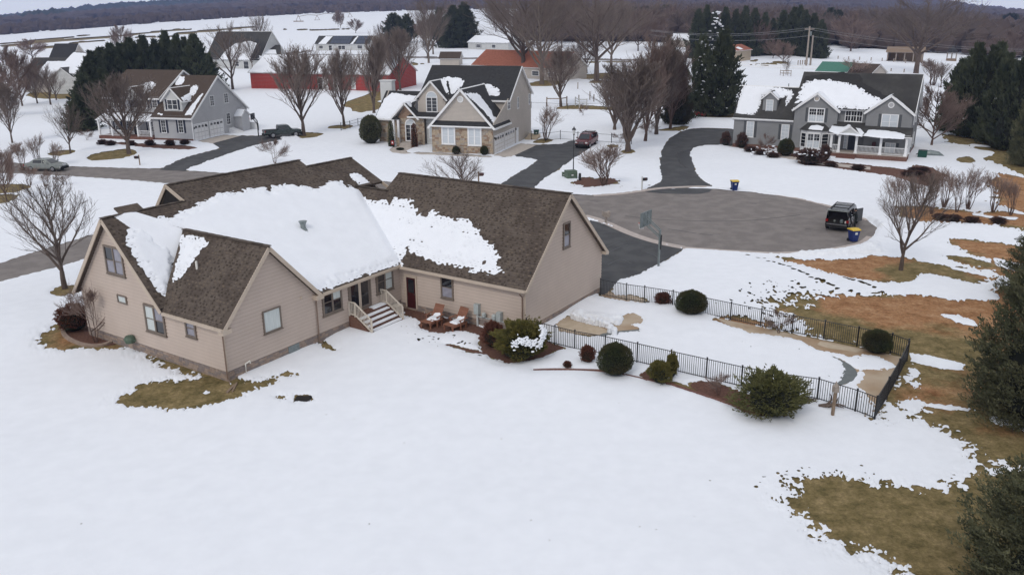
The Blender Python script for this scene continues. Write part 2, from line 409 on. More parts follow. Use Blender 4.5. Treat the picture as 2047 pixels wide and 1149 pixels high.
# lawn: brown where 'dry' is high, olive elsewhere
def grass_mat():
    m = bpy.data.materials.new('winter_lawn'); m.use_nodes = True; nt = m.node_tree; b = nt.nodes['Principled BSDF']; L = nt.links.new
    b.inputs['Roughness'].default_value = .95; b.inputs['Specular IOR Level'].default_value = .1
    tc = nt.nodes.new('ShaderNodeTexCoord')
    def noise(s,d=6,r=.65):
        n = nt.nodes.new('ShaderNodeTexNoise'); n.inputs['Scale'].default_value = s; n.inputs['Detail'].default_value = d; n.inputs['Roughness'].default_value = r
        L(tc.outputs['Object'],n.inputs['Vector']); return n
    def ramp(src,stops):
        r = nt.nodes.new('ShaderNodeValToRGB'); e = r.color_ramp.elements
        while len(e) < len(stops): e.new(.5)
        for k,(p,c) in enumerate(stops): e[k].position = p; e[k].color = (*c,1)
        L(src,r.inputs[0]); return r
    n1 = noise(1.1,8,.75); n2 = noise(.35,6); nf = noise(5.5,9,.85)
    olive = ramp(n1.outputs['Fac'],[(.35,(.10,.082,.034)),(.5,(.19,.145,.066)),(.66,(.30,.225,.115))])
    brown = ramp(n1.outputs['Fac'],[(.33,(.19,.085,.036)),(.5,(.33,.175,.085)),(.68,(.44,.27,.15))])
    at = nt.nodes.new('ShaderNodeAttribute'); at.attribute_name = 'dry'
    ad = nt.nodes.new('ShaderNodeMath'); ad.operation = 'ADD'; L(at.outputs['Fac'],ad.inputs[0])
    sb = nt.nodes.new('ShaderNodeMapRange'); sb.inputs[1].default_value = .3; sb.inputs[2].default_value = .7; sb.inputs[3].default_value = -.3; sb.inputs[4].default_value = .3
    L(n2.outputs['Fac'],sb.inputs[0]); L(sb.outputs[0],ad.inputs[1])
    mr = nt.nodes.new('ShaderNodeMapRange'); mr.inputs[1].default_value = .35; mr.inputs[2].default_value = .65; L(ad.outputs[0],mr.inputs[0])
    mx = nt.nodes.new('ShaderNodeMixRGB'); L(mr.outputs[0],mx.inputs[0]); L(olive.outputs[0],mx.inputs[1]); L(brown.outputs[0],mx.inputs[2])
    mf = nt.nodes.new('ShaderNodeMapRange'); mf.inputs[1].default_value = .3; mf.inputs[2].default_value = .7; mf.inputs[3].default_value = .42; mf.inputs[4].default_value = 1.6
    L(nf.outputs['Fac'],mf.inputs[0])
    hv = nt.nodes.new('ShaderNodeHueSaturation'); L(mf.outputs[0],hv.inputs['Value']); L(mx.outputs[0],hv.inputs['Color']); L(hv.outputs[0],b.inputs['Base Color'])
    bp = nt.nodes.new('ShaderNodeBump'); bp.inputs['Strength'].default_value = .8; bp.inputs['Distance'].default_value = .05
    L(nf.outputs['Fac'],bp.inputs['Height']); L(bp.outputs[0],b.inputs['Normal'])
    return m
M['grass'] = grass_mat()
# ================================================================== GROUND
def catmull(pts,n=4,closed=True):
    p = [np.array(q,float) for q in pts]; out = []; k = len(p)
    for i in range(k if closed else k - 1):
        a = p[(i - 1) % k] if closed or i > 0 else p[i]; b = p[i]; c = p[(i + 1) % k]; d = p[(i + 2) % k] if closed or i + 2 < k else c
        for j in range(n):
            t = j / n
            out.append(.5 * ((2 * b) + (c - a) * t + (2 * a - 5 * b + 4 * c - d) * t * t + (3 * b - a - 3 * c + d) * t ** 3))
    if not closed: out.append(p[-1])
    return out
def pp(pts,smooth=0):
    w_ = [G(x,y)[:2] for x,y in pts]
    if smooth: w_ = catmull(w_,smooth)
    return np.array(w_)

road1 = pp([(-260,316),(-60,320),(60,329),(120,333),(240,336.5),(320,338),(450,347),(600,352),(752,362),(900,373),(1070,386),(1185,391),(1240,387),(1290,380),(1330,375.5),(1395,373),
            (1420,373.5),(1470,378),(1530,386),(1600,398),(1660,413),(1700,425),(1735,441),(1752,456),(1746,471),(1722,486),(1690,494),(1650,500),(1600,505),(1560,507),(1500,505),(1440,501),
            (1365,496),(1310,484),(1260,467),(1215,447),(1180,436),(1100,425),(900,412),(700,402),(560,392),(440,378),(340,368),(260,361),(200,357),(120,352),(30,348),(-60,345),(-260,340)])
road2 = pp([(-220,600),(-100,560),(0,527),(60,507),(120,490),(170,474),(240,455),(330,428),(420,400),(480,372),(560,385),(480,425),(400,458),(300,487),(200,508),(150,524),(100,538),(40,553),(0,564),(-100,602),(-220,650)])
drv_r = pp([(1290,384),(1312,369),(1323,360),(1319,333),(1322,305),(1330,289),(1349,270),(1385,258),(1440,258),(1472,262),(1470,290),(1440,290.5),(1400,293),(1382,301),(1383,318),(1390,342),(1403,360),(1425,374),(1400,388)],3)
drv_m = pp([(1075,396),(1069,374),(1088,358),(1108,345),(1132,328),(1157,311),(1177,298),(1196,283),(1140,282),(1122,289),(1073,290.7),(1024,313),(1062,317),(1075,321.5),(1060,332),(1030,350),(1003,367),(985,390)])
drv_l = pp([(318,340),(345,326),(380,313),(441,297.5),(424,286),(482,272),(513,273),(600,262),(605,270),(560,280),(499,294),(440,314),(376,337),(372,343)])
drv_own = pp([(1180,440),(1215,450),(1260,470),(1320,488),(1368,498),(1345,512),(1313,530),(1280,548),(1240,560),(1212,588),(1199.4,589.6),(1170,560),(1110,520),(1110,470)])
apron_m = pp([(1073,290.7),(1039,287),(985,312.5),(1022,314)])
apron_l = pp([(482,272),(445,271),(392,284),(424,287.5)])
walk_m = pp([(776,300),(790,293),(822,290),(828,296),(810,304),(835,309),(880,311),(985,316),(984,313),(880,306.5),(835,305),(812,309),(785,306)])
walk_r = pp([(1445,291),(1490,300),(1560,316),(1640,330),(1700,336),(1740,340),(1740,334),(1700,330),(1640,324),(1560,309),(1490,294),(1450,286)])
g_house = pp([(250,672),(232,688),(290,716),(345,738),(392,755),(346,762),(290,772),(255,793),(235,806),(290,813),(340,818),(392,816),(443,803),(495,785),(546,765),(583,746),(563,748),(512,763),(468,770),(462,745),(350,700)])
g_bed0 = pp([(228,700),(260,690),(240,672),(185,648),(150,640),(120,645),(98,662),(82,680),(95,695),(130,702),(170,697)],2)
bed_left = pp([(127,665),(135,652),(160,642),(185,645),(245,676),(225,690),(190,692),(155,685),(135,676)],2)
r1 = pp([(1557,514),(1600,519),(1663,520),(1700,518),(1737,514),(1758,511),(1806,516),(1845,523),(1880,530),(1930,536),(1985,552),(1985,560),(1955,566),(1900,556),(1872,548),(1845,550),(1818,562),(1795,564),(1765,563),(1720,558),(1680,552),(1640,541),(1598,530)])
r1b = pp([(1900,477),(1960,481),(2010,490),(2100,500),(2100,570),(1990,548),(2000,528),(1945,507),(1915,494),(1890,484)])
r1c = pp([(1875,507),(1930,514),(2000,530),(2020,541),(1960,538),(1910,523)])
r1d = pp([(1888,574),(1930,577),(1967,584),(1975,591),(1930,588),(1890,580)])
r2 = pp([(1640,592),(1700,594),(1780,592),(1850,590),(1905,598),(1970,600),(2000,575),(2200,575),(2200,935),(1960,935),(1947,912),(1935,887),(1900,862),(1855,842),(1815,826),(1792,812),(1765,803),(1751,836),(1812,716),(1712,692),(1600,668),(1520,653),(1435,636),(1440,628),(1500,636),(1560,650),(1600,655),(1590,640),(1560,612),(1600,610)])
r3 = pp([(1590,976),(1640,966),(1690,960),(1740,963),(1800,968),(1880,969),(1920,960),(1950,945),(2300,920),(2400,1300),(1900,1240),(1820,1149),(1760,1122),(1700,1096),(1650,1066),(1620,1035),(1598,1003)])
gR = pp([(1881,268),(1960,281),(2015,284),(2047,290),(2150,300),(2150,400),(2047,352),(2010,337),(1965,317),(1985,308),(1940,293),(1890,284)])
gR2 = pp([(1985,345),(2047,352),(2150,370),(2150,500),(2047,460),(1960,448),(1890,446),(1840,441),(1805,432),(1795,413),(1850,413),(1900,418),(1960,424),(2020,425),(1985,405),(1990,385),(1975,367),(1995,357)])
gR3 = pp([(1910,317),(1935,314),(1958,323),(1942,327),(1915,325)])
front_r = pp([(1470,290),(1455,281),(1445,289),(1520,303),(1590,313),(1600,330),(1660,334),(1680,338),(1780,352),(1850,372),(1880,366),(1890,350),(1860,335),(1830,330),(1815,340),(1680,326),(1590,308)])
front_strip = pp([(1480,384),(1540,388),(1600,398),(1660,412),(1705,429),(1700,431),(1640,413),(1580,400),(1530,392)])
bed_t = pp([(1144,369),(1156,357),(1178,355),(1190,360),(1205,357),(1225,356),(1237,363),(1215,372),(1180,375),(1160,373)])
spots = [pp(p,2) for p in (
    [(175,315),(200,306),(255,299),(275,304),(258,315),(215,321),(182,322)],[(100,306),(140,300),(152,306),(118,313),(95,310)],
    [(100,586),(118,574),(150,570),(165,580),(140,588),(115,592)],[(1241,303),(1262,299),(1270,305),(1250,309)],
    [(588,272),(608,266),(647,268),(630,275),(600,278)],[(646,256),(690,250),(708,253),(690,259)],[(1210,292),(1228,290),(1238,294),(1222,297)],
    [(-10,372),(40,369),(62,374),(30,386),(-10,388)],[(-20,392),(40,390),(20,404),(-20,410)],[(1108,217),(1150,211),(1230,216),(1290,219),(1290,224),(1200,221),(1130,220)],
    [(1062,285),(1085,278),(1108,281),(1085,288)],[(1395,229),(1440,224),(1480,228),(1470,235),(1400,235)],[(1310,262),(1345,256),(1380,252),(1360,262)],
    [(1050,170),(1100,160),(1130,166),(1090,174)],[(1150,152),(1230,148),(1260,156),(1170,160)],[(1175,165),(1195,161),(1210,165),(1190,168)],
    [(1540,125),(1560,124),(1580,127),(1560,129)],[(650,132),(760,124),(800,140),(790,190),(700,215),(690,205),(760,170)],[(700,215),(760,205),(770,215),(720,226)],
    [(583,794),(600,789),(622,789),(626,797),(606,803),(588,801)],[(553,793),(566,790),(575,795),(563,799)],[(637,681),(648,684),(672,698),(661,699),(645,692)],
    [(60,186),(165,182),(170,196),(70,198)],[(1000,312),(1012,309),(1018,314),(1006,316)],[(380,300),(300,296),(240,290),(230,285),(300,289),(385,293)],
    [(1480,812),(1510,821),(1560,830),(1565,826),(1520,812),(1490,806)])]
mulch1 = pp([(905,640),(935,645),(995,665),(1050,655),(1109,690),(1135,695),(1112,702),(1093,712),(1055,722),(1015,727),(985,718),(968,709),(937,704),(908,695),(884,688),(902,688),(937,698),(968,705),(960,690),(955,672),(930,662),(905,663),(880,668),(858,664),(835,655),(840,640)])
mulch2 = pp([(1376,768),(1395,762),(1430,764),(1488,785),(1545,808),(1566,824),(1555,831),(1515,833),(1485,822),(1455,806),(1410,790),(1385,778)])
mulch3 = pp([(1278,749),(1296,742),(1318,745),(1330,755),(1345,765),(1318,764),(1300,760)])
yard_strip = pp([(800,612),(840,622),(910,640),(900,655),(880,660),(860,650),(835,640),(805,628)])
patio_a = pp([(1112,648),(1134,631),(1142,633),(1180,640),(1216,648),(1236,634),(1250,628),(1269,625),(1280,632),(1291,642),(1280,648),(1262,648),(1277,655),(1274,662),(1240,664),(1232,670),(1216,671),(1181,672),(1150,668),(1118,662)])
deck_b = pp([(1440,637),(1520,654),(1600,670),(1680,686),(1770,706),(1812,716),(1798,736),(1785,727),(1753,712),(1724,708),(1700,714),(1685,709),(1651,701),(1632,698),(1617,688),(1586,677),(1538,669),(1499,665),(1478,657),(1455,650),(1425,640)])
deck_c = pp([(1730,739),(1765,742),(1788,741),(1800,738),(1812,716),(1760,815),(1724,779),(1713,772),(1722,763),(1727,748)])
cover_c = pp([(1661,711),(1685,721),(1704,733),(1713,749),(1702,763),(1675,770),(1689,755),(1691,737),(1681,722)],3)
conc_gate = pp([(1201,592),(1212,580),(1232,590),(1262,590),(1290,600),(1290,606),(1250,603)])
ranch_road = pp([(540,117),(728,115.5),(940,119.5),(1100,121),(1250,122.5),(1320,124),(1320,121),(1250,119.5),(1100,118),(940,116.5),(728,112.5),(540,113.5)])
lane = pp([(566,111),(640,102),(645,100),(566,108)])
far_drive = pp([(1865,178),(1900,172),(1960,180),(2060,190),(2060,175),(1930,160),(1900,163),(1880,155),(1870,150),(1900,166)])
fieldlines = [pp(p) for p in ([(0,91),(120,80),(205,67.5),(120,77),(0,88)],[(0,95),(60,90),(235,75),(350,62.5),(470,54),(350,60),(235,72),(60,86),(0,92)],
    [(0,103),(110,93),(160,84),(235,80),(150,89),(110,96),(40,101)],[(350,71),(470,60),(540,52),(470,57),(350,67)],[(560,60),(620,62),(700,59),(620,60)],[(268,78),(400,72),(268,75)],
    [(1500,130),(1530,127),(1560,130),(1530,132)],[(1490,122),(1520,121),(1510,124)],[(1060,128),(1270,126),(1270,124),(1060,125)],[(560,138),(690,140),(690,142),(560,141)],
    [(700,128),(830,126),(850,130),(780,134)])]
# (polygon, roughness of its snow edge in metres)
BARE = [(road1,.16),(road2,.2),(drv_r,.3),(drv_m,.3),(drv_l,.5),(drv_own,.3),(apron_m,.2),(apron_l,.2),(walk_m,.25),(walk_r,.3),(g_house,1.1),(g_bed0,.8),(bed_left,.1),
        (r1,1.0),(r1b,1.2),(r1c,.9),(r1d,.8),(r2,1.7),(r3,1.2),(gR,1.6),(gR2,1.8),(gR3,.8),(front_r,.7),(front_strip,.4),(bed_t,1.2),(mulch1,.3),(mulch2,.35),(mulch3,.3),(yard_strip,.7),
        (patio_a,.3),(deck_b,.28),(deck_c,.25),(cover_c,.3),(conc_gate,.5),(ranch_road,1.0),(lane,1.),(far_drive,.8)] + [(s,.45) for s in spots] + [(s,3.) for s in fieldlines]
BARE.append((pp([(1312,763),(1352,772),(1400,788),(1450,805),(1492,821),(1490,810),(1450,796),(1400,779),(1352,764),(1312,757)]),.12)); BARE.append((pp([(1066,740),(1160,740),(1230,746),(1230,744),(1160,738),(1066,738)]),.05))
# footprints and small melt holes
_r = random.Random(3)
def dimple(px,py,rx=.16,ry=.26,a=None):
    c = G(px,py); a = _r.uniform(0,PI) if a is None else a
    return np.array([(c[0] + rx * math.cos(t) * math.cos(a) - ry * math.sin(t) * math.sin(a),c[1] + rx * math.cos(t) * math.sin(a) + ry * math.sin(t) * math.cos(a)) for t in np.linspace(0,2 * PI,9)[:-1]])
trail = [(1495,511),(1507,513),(1516,518),(1526,519),(1536,526),(1547,528),(1558,532),(1566,534),(1578,538),(1586,543),(1597,546),(1606,549),(1614,553),(1622,558),(1633,561),(1643,565),(1645,563),(1655,570),(1663,573),(1673,580),(1687,558),(1697,561),(1706,563),(1719,566),(1727,570),(1737,573),(1747,578),(1764,586),(1700,584),(1716,590),(1662,585),(1646,593),(1604,578),(1596,588)]
DOTS = [dimple(*p) for p in trail]
for k in range(420):      # speckled melting snow at the edge of the brown lawn
    x = 1600 + _r.gauss(0,55); y = 612 + _r.gauss(0,22) + (x - 1600) * .12
    DOTS.append(dimple(x,y,_r.uniform(.03,.11),_r.uniform(.07,.3),_r.uniform(-.5,.5)))
for k in range(60):
    DOTS.append(dimple(_r.uniform(1180,1310),_r.uniform(366,383),.05,.22,1.6))
for k in range(90):
    x = _r.gauss(1630,50); DOTS.append(dimple(x,965 + _r.gauss(0,13) - abs(x - 1640) * .02,_r.uniform(.03,.1),_r.uniform(.03,.1)))
for k in range(40):
    DOTS.append(dimple(_r.uniform(800,900),_r.uniform(640,700),.05,.12))
for k in range(26):      # footprints by the steps
    t = k / 25; DOTS.append(dimple(836 + t * 130 + _r.gauss(0,4),630 + t * 80 + _r.gauss(0,5),.07,.14))
for k in range(70):
    DOTS.append(dimple(_r.uniform(60,1500),_r.uniform(780,1100),.02,.04))
for x,y in [(1645,704),(1597,699),(1501,694),(1546,729),(1483,685),(1656,752),(1623,748),(1715,718),(1722,712),(1686,709),(1697,718)]: DOTS.append(dimple(x,y,.05,.12))
SNOWBACK = [(pp(p),r) for p,r in (
    ([(1818,706),(1850,708),(1900,720),(1934,729),(1928,741),(1880,738),(1840,728),(1818,722)],.3),([(1880,628),(1915,630),(1962,648),(1957,656),(1920,648),(1895,638)],.7),
    ([(1850,806),(1905,811),(1950,818),(1948,822),(1900,820),(1855,814)],.4),([(1812,734),(1838,738),(1830,752),(1826,772),(1810,765)],.9),
    ([(1785,800),(1830,796),(1860,806),(1845,830),(1800,818)],1.0),([(1975,835),(2047,838),(2047,858),(1990,850)],.7),
    ([(1875,562),(1960,575),(2000,590),(2000,600),(1930,596),(1870,585),(1820,590),(1780,590),(1795,568),(1845,556)],.3),([(1900,538),(1985,556),(1985,549),(1900,532)],.3),
    ([(1860,556),(1935,566),(1990,585),(2000,595),(1900,580),(1850,565)],.3),([(1985,515),(2060,535),(2060,550),(1990,532)],.3),
    ([(1885,285),(1930,295),(1985,304),(1985,308),(1930,302),(1885,292)],.3),([(1936,288),(1985,293),(1985,296),(1940,293)],.3),([(1925,400),(2000,413),(2047,425),(2047,430),(2000,422),(1925,407)],.3),
    ([(1940,425),(2000,436),(2000,440),(1945,431)],.3),([(1990,432),(2035,436),(2030,441),(1995,437)],.3),([(1925,447),(1960,452),(1990,461),(1960,458),(1930,452)],.4),
    ([(1330,378),(1420,374.5),(1480,380),(1530,388),(1420,378)],.1),([(400,786),(412,780),(424,784),(412,790)],.3),([(1975,335),(2047,352),(2047,357),(1985,342)],.3))]
POOL = pp([(1080,720),(1230,740)],0)

def gz(X,Y): return terr(X,Y)
az = np.radians(np.concatenate([np.linspace(-80,-38,12,endpoint=False),np.linspace(-38,38,900),np.linspace(38,80,13)[1:]]))
ys = np.concatenate([np.arange(1250,150,-2.4),np.arange(150,60,-1.6),np.arange(60,34,-1.0)])
dist = []
for y in ys:      # row distances chosen so that the mesh is as fine as the view needs
    e = PITCH + math.atan((y - CY) / FPX)
    dist.append(HCAM / math.tan(e) if e > .006 else 9e9)
dist = np.array([d for d in dist if d < 900])
dist = np.concatenate([np.linspace(2,dist[0],8,endpoint=False),dist,np.geomspace(dist[-1],1500,90)[1:]])
AZ,DD = np.meshgrid(az,dist,indexing='ij')
X = DD * np.sin(AZ); Y = DD * np.cos(AZ)
near = DD < 400
n1 = fbm(X * 2.3,Y * 2.3,5); n2 = fbm(X * .5 + 40,Y * .5,4)
n0 = fbm(X * 6.5 + 31,Y * 5.0,4)
n00 = fbm(X * 15 + 3,Y * 11.0,3)
NZ = n1 * .5 + n2 * .5 + n0 * .45 + n00 * .4 * (DD < 110)
val = np.full(X.shape,9.0)
for poly,r in BARE:
    s = -sdf_lim(X,Y,poly,3.0 + r)
    val = np.minimum(val,s + r * NZ)
for poly,r in SNOWBACK:
    val = np.maximum(val,sdf_lim(X,Y,poly,2.0) + r * NZ * .8)
val0 = val.copy()
for poly in DOTS:
    val = np.minimum(val,-sdf_lim(X,Y,poly,.5) + .04 * n1)
# road surfaces stay clear whatever the lawn does
Z = gz(X,Y) + np.clip(val0,0,.25) * .28 + .012 + .05 * np.clip(fbm(X * .25,Y * .25,3),0,1) * np.clip(val0,0,1) + np.clip(DD - 60,0,1e9) * .0004
# soft drifts in the back garden
Z += np.clip(val0,0,1) * .22 * np.clip(fbm(X * .09 + 3,Y * .13 + 9,2),-.2,1)
V_,T_,L_ = march(np.stack([X,Y,Z],-1),val)
snow = put('snow_cover',npmesh('snow_cover',V_,T_,L_,M['snow'])); tag(snow,'thin white snow lying over lawns and fields',kind='structure')
# lawn under the snow
az2 = np.radians(np.concatenate([np.linspace(-180,-82,20,endpoint=False),np.linspace(-82,82,240),np.linspace(82,180,21)[1:]]))
d2 = np.concatenate([[0.5,1.2],np.geomspace(2,60,60),np.geomspace(60,300,60)[1:],np.geomspace(300,3000,50)[1:]])
A2,D2 = np.meshgrid(az2,d2,indexing='ij'); X2 = D2 * np.sin(A2); Y2 = D2 * np.cos(A2)
V_,T_,L_ = march(np.stack([X2,Y2,gz(X2,Y2) - np.clip(D2 - 300,0,1e9) * .0006],-1),np.ones(X2.shape))
gme = npmesh('ground',V_,T_,L_,M['grass'])
dry = np.zeros(len(V_))
for poly,v in ((r1,1.0),(r2,1.0),(r1b,.8),(r1c,.6),(r1d,.8),(gR2,.8),(g_bed0,.6),(front_r,1.0)):
    dry = np.maximum(dry,v * np.clip(.6 + sdf_lim(V_[:,0],V_[:,1],poly,4.0) / 2.5,0,1))
dry = np.maximum(dry,np.clip((np.hypot(V_[:,0],V_[:,1]) - 120) / 60,0,.25))
# greener ground south-east of the pool and under the young tree
c = G(1790,548); c2 = G(1900,760)
for (cx_,cy_),R_ in (((c[0] + 1.5,c[1]),3.2),((c2[0],c2[1]),9.0),(tuple(G(1860,690)[:2]),3.0),(tuple(G(1600,645)[:2]),2.5),(tuple(G(1690,660)[:2]),3.0),(tuple(G(1900,1050)[:2]),9.0),(tuple(G(1870,550)[:2]),3.0)):
    dry *= np.clip((np.hypot(V_[:,0] - cx_,V_[:,1] - cy_) / R_ - .55) * 2,.42,1)
at = gme.attributes.new('dry','FLOAT','POINT'); at.data.foreach_set('value',dry.astype(np.float32))
ground = put('ground',gme); tag(ground,kind='structure')

def sheet(name,poly,m,h,res=.5,label=None,wob=.05,kind='structure',parent=None):
    p = np.array(poly); x = np.arange(p[:,0].min() - 1,p[:,0].max() + 1 + res,res); y = np.arange(p[:,1].min() - 1,p[:,1].max() + 1 + res,res)
    Xs,Ys = np.meshgrid(x,y,indexing='ij')
    v = sdf(Xs,Ys,poly) + wob * fbm(Xs * 1.3,Ys * 1.3,3)
    r = march(np.stack([Xs,Ys,gz(Xs,Ys) + h],-1),v)
    o = put(name,npmesh(name,*r,m),parent); tag(o,label,kind=kind)
    return o
sheet('road',road1,M['asphalt'],.016,.45)
sheet('road',road2,M['asphalt'],.020,.45)
sheet('road',ranch_road,M['asphalt'],.10,1.5); sheet('road',lane,M['asphalt'],.12,1.5)
sheet('driveway',drv_r,M['asphalt_dark'],.026,.3); sheet('driveway',drv_m,M['asphalt_dark'],.026,.3)
sheet('driveway',drv_l,M['asphalt_dark'],.028,.3); sheet('driveway',drv_own,M['asphalt_dark'],.028,.25)
sheet('driveway',far_drive,M['asphalt'],.08,.8)
sheet('damp_patch',pp([(1354,312),(1362,303),(1378,302),(1381,312),(1388,338),(1372,335),(1360,325)],3),M['wet'],.034,.25,wob=.2)
sheet('garage_apron',apron_m,M['concrete'],.034,.3); sheet('garage_apron',apron_l,M['concrete'],.036,.3)
sheet('path',walk_m,M['concrete'],.022,.25); sheet('path',walk_r,M['concrete'],.022,.25)
sheet('patio',patio_a,M['patio'],.020,.2,wob=.35)
sheet('patio',pp([(1114,650),(1140,640),(1190,650),(1212,660),(1216,671),(1181,671),(1125,662)]),M['deckdry'],.026,.2,wob=.2)
pd = sheet('pool_deck',np.concatenate([pp([(1425,634),(1812,716)]),pp([(1748,838),(1640,800),(1690,760),(1640,700),(1500,672)])]),M['patio'],.016,.25,wob=.02)
sheet('pool_deck',pp([(1640,683),(1700,695),(1720,700),(1712,705),(1660,697),(1632,690)]),M['deckdry'],.022,.2,wob=.15)
sheet('pool_cover',np.array(catmull(pp([(1200,668),(1350,655),(1450,668),(1560,688),(1650,708),(1700,730),(1714,752),(1690,768),(1640,772),(1500,745),(1350,705),(1250,690)]),3)),M['cover'],.030,.3,wob=.0)
sheet('mulch_bed',mulch1,M['mulch'],.016,.2,wob=.25); sheet('mulch_bed',mulch2,M['mulch'],.016,.2,wob=.25); sheet('mulch_bed',mulch3,M['mulch'],.016,.2,wob=.25)
sheet('mulch_bed',yard_strip,M['mulch'],.018,.2,wob=.25); sheet('mulch_bed',bed_left,M['mulch'],.016,.2,wob=.1)
sheet('mulch_bed',front_r,M['mulch'],.014,.3,wob=.25); sheet('mulch_bed',bed_t,M['mulch'],.014,.3,wob=.3)
sheet('mulch_bed',spots[24],M['mulch'],.03,.3); sheet('path',conc_gate,M['patio'],.02,.25)

def ribbon(name,pts,wd,h,m,n=5,closed=False,parent=None,label=None,kind='structure',seg=None):
    w_ = catmull([G(x,y)[:2] for x,y in pts],n,closed)
    mb = MB(); P = []
    for i,p in enumerate(w_):
        a = w_[max(i - 1,0)]; b = w_[min(i + 1,len(w_) - 1)]; d = (b - a) / (np.linalg.norm(b - a) + 1e-9); nn = np.array([-d[1],d[0]])
        P.append((p + nn * wd / 2,p - nn * wd / 2))
    for (a,b),(c,d) in zip(P,P[1:]):
        z0 = float(gz(a[0],a[1])) ; g = lambda q,zz: (q[0],q[1],z0 + zz)
        mb.face([g(a,h),g(b,h),g(d,h),g(c,h)]); mb.face([g(a,-.05),g(a,h),g(c,h),g(c,-.05)]); mb.face([g(b,h),g(b,-.05),g(d,-.05),g(d,h)])
    o = obj(name,mb,m,parent); tag(o,label,kind=kind); return o
ribbon('kerb',[(1185,391.5),(1240,388),(1290,381),(1330,376.3),(1395,373.8),(1420,374.3)],.75,.05,M['kerb'])
ribbon('kerb',[(1420,374.5),(1470,379),(1530,386.5),(1600,398.5),(1660,413.5),(1700,425.5),(1735,441.5)],.45,.05,M['kerb'])
ribbon('kerb',[(1168,432),(1190,438),(1215,447.5),(1260,467.5),(1310,484),(1365,495.5)],.8,.05,M['kerb'])
ribbon('kerb',[(1365,496),(1440,501.5),(1500,505),(1560,507),(1640,502),(1690,494.5),(1722,486.5),(1740,474)],.6,.05,M['kerb'])
for pts_ in ([(1196,500),(1218,492),(1240,484),(1258,479)],[(1208,510),(1232,498),(1255,490)],[(1262,492),(1285,490),(1296,492)],[(1215,530),(1240,520),(1262,528)],[(1290,505),(1310,512),(1318,520)]):
    ribbon('crack_seal',pts_,.10,.034,M['wet'])
for pts_ in ([(1335,458),(1362,462),(1392,467)],[(1398,468),(1425,470)],[(1500,407),(1512,408)],[(1610,458),(1622,459)],[(1180,402),(1196,403)],[(1250,470 - 38),(1330,440),(1480,442),(1600,430)]):
    ribbon('tyre_mark',pts_,.09,.021,M['asphalt_dark'])
ribbon('bed_edging',[(958,731),(985,738),(1010,742),(1040,741)],.09,.10,M['brick'])
ribbon('bed_edging',[(1066,741.5),(1110,740),(1160,741),(1200,742.5),(1230,748),(1250,752)],.09,.10,M['brick'])
ribbon('bed_edging',[(1250,751),(1290,760),(1312,765)],.09,.10,M['brick'])
ribbon('bed_edging',[(1330,765),(1352,773),(1400,789),(1450,806),(1490,822),(1520,832)],.12,.10,M['brick'])
ribbon('bed_edging',[(180,645),(150,648),(130,657),(127,667),(140,680),(170,691),(205,691),(238,678)],.22,.12,M['stonebase'])
# ragged banks pushed up by the plough
def bank(poly,h,label,res=.12,slope=.9,name='snow_bank'):
    p = np.array(poly); x = np.arange(p[:,0].min() - 1,p[:,0].max() + 1,res); y = np.arange(p[:,1].min() - 1,p[:,1].max() + 1,res)
    Xs,Ys = np.meshgrid(x,y,indexing='ij'); s = sdf(Xs,Ys,poly) + .18 * fbm(Xs * 1.7,Ys * 1.7,4)
    H_ = np.clip(s * slope,0,h) * (.75 + .5 * fbm(Xs * 1.2 + 5,Ys * 1.2,3)) + .07 * fbm(Xs * 4,Ys * 4,3) * np.clip(s * 4,0,1)
    r = march(np.stack([Xs,Ys,gz(Xs,Ys) + .02 + np.maximum(H_,0)],-1),s)
    o = put(name,npmesh(name,*r,M['snowrough'])); tag(o,label,kind='stuff')
bank(pp([(1440,504),(1560,509),(1600,507),(1650,502),(1700,496),(1740,482),(1765,492),(1768,505),(1740,510),(1700,514),(1600,515),(1500,508)]),.45,'ploughed chunky snow bank along the near edge of the turning circle')
bank(pp([(1700,424),(1722,428),(1750,438),(1780,455),(1762,460),(1740,444)]),.4,'ploughed snow bank on the far edge behind the black minivan')
bank(pp([(1390,372),(1500,380),(1600,394),(1600,398),(1500,384),(1430,376)]),.12,'thin strip of snow left in the gutter below the grey house')
bank(pp([(1141,627),(1160,625),(1200,631),(1245,638),(1243,650),(1230,655),(1224,648),(1190,640),(1142,633)]),.34,'chunky packed snow heaped behind the row of white blocks by the patio',res=.07,slope=3)
bank(pp([(1190,338),(1210,342),(1230,344),(1260,380),(1200,388),(1190,388)]) if False else pp([(560,275),(590,270),(600,276),(565,281)]),.2,'low snow ridge beside the dark green pickup truck')

# ------------------------------------------------------------------ hills and far woods
azh = np.radians(np.linspace(-60,60,161)); dh = np.array([1500,1700,2000,2400,2800,3050])
_sk = [(-300,60),(0,37),(100,25.5),(200,16.5),(283,9.5),(350,6.5),(430,2),(520,-6),(800,-22),(1200,-25),(1600,-22),(1880,2),(1930,11),(2000,18),(2047,24),(2300,50)]
_ska = [math.atan2(ray(x,y)[0],ray(x,y)[1]) for x,y in _sk]; _ske = [math.atan2(ray(x,y)[2],math.hypot(*ray(x,y)[:2])) for x,y in _sk]
def ridge_h(a): return np.interp(a,_ska,_ske)
AH,DH = np.meshgrid(azh,dh,indexing='ij'); XH = DH * np.sin(AH); YH = DH * np.cos(AH)
rise = np.clip((DH - 1500) / 1300,0,1)
ZH = terr(XH,YH) * (1 - rise) + rise * (HCAM - 12 + DH * np.tan(ridge_h(AH))) + 3 - 4 * (DH < 1600)
V_,T_,L_ = march(np.stack([XH,YH,ZH],-1),np.ones(XH.shape))
hills = put('hills',npmesh('hills',V_,T_,L_,M['farwood'])); tag(hills,kind='structure')
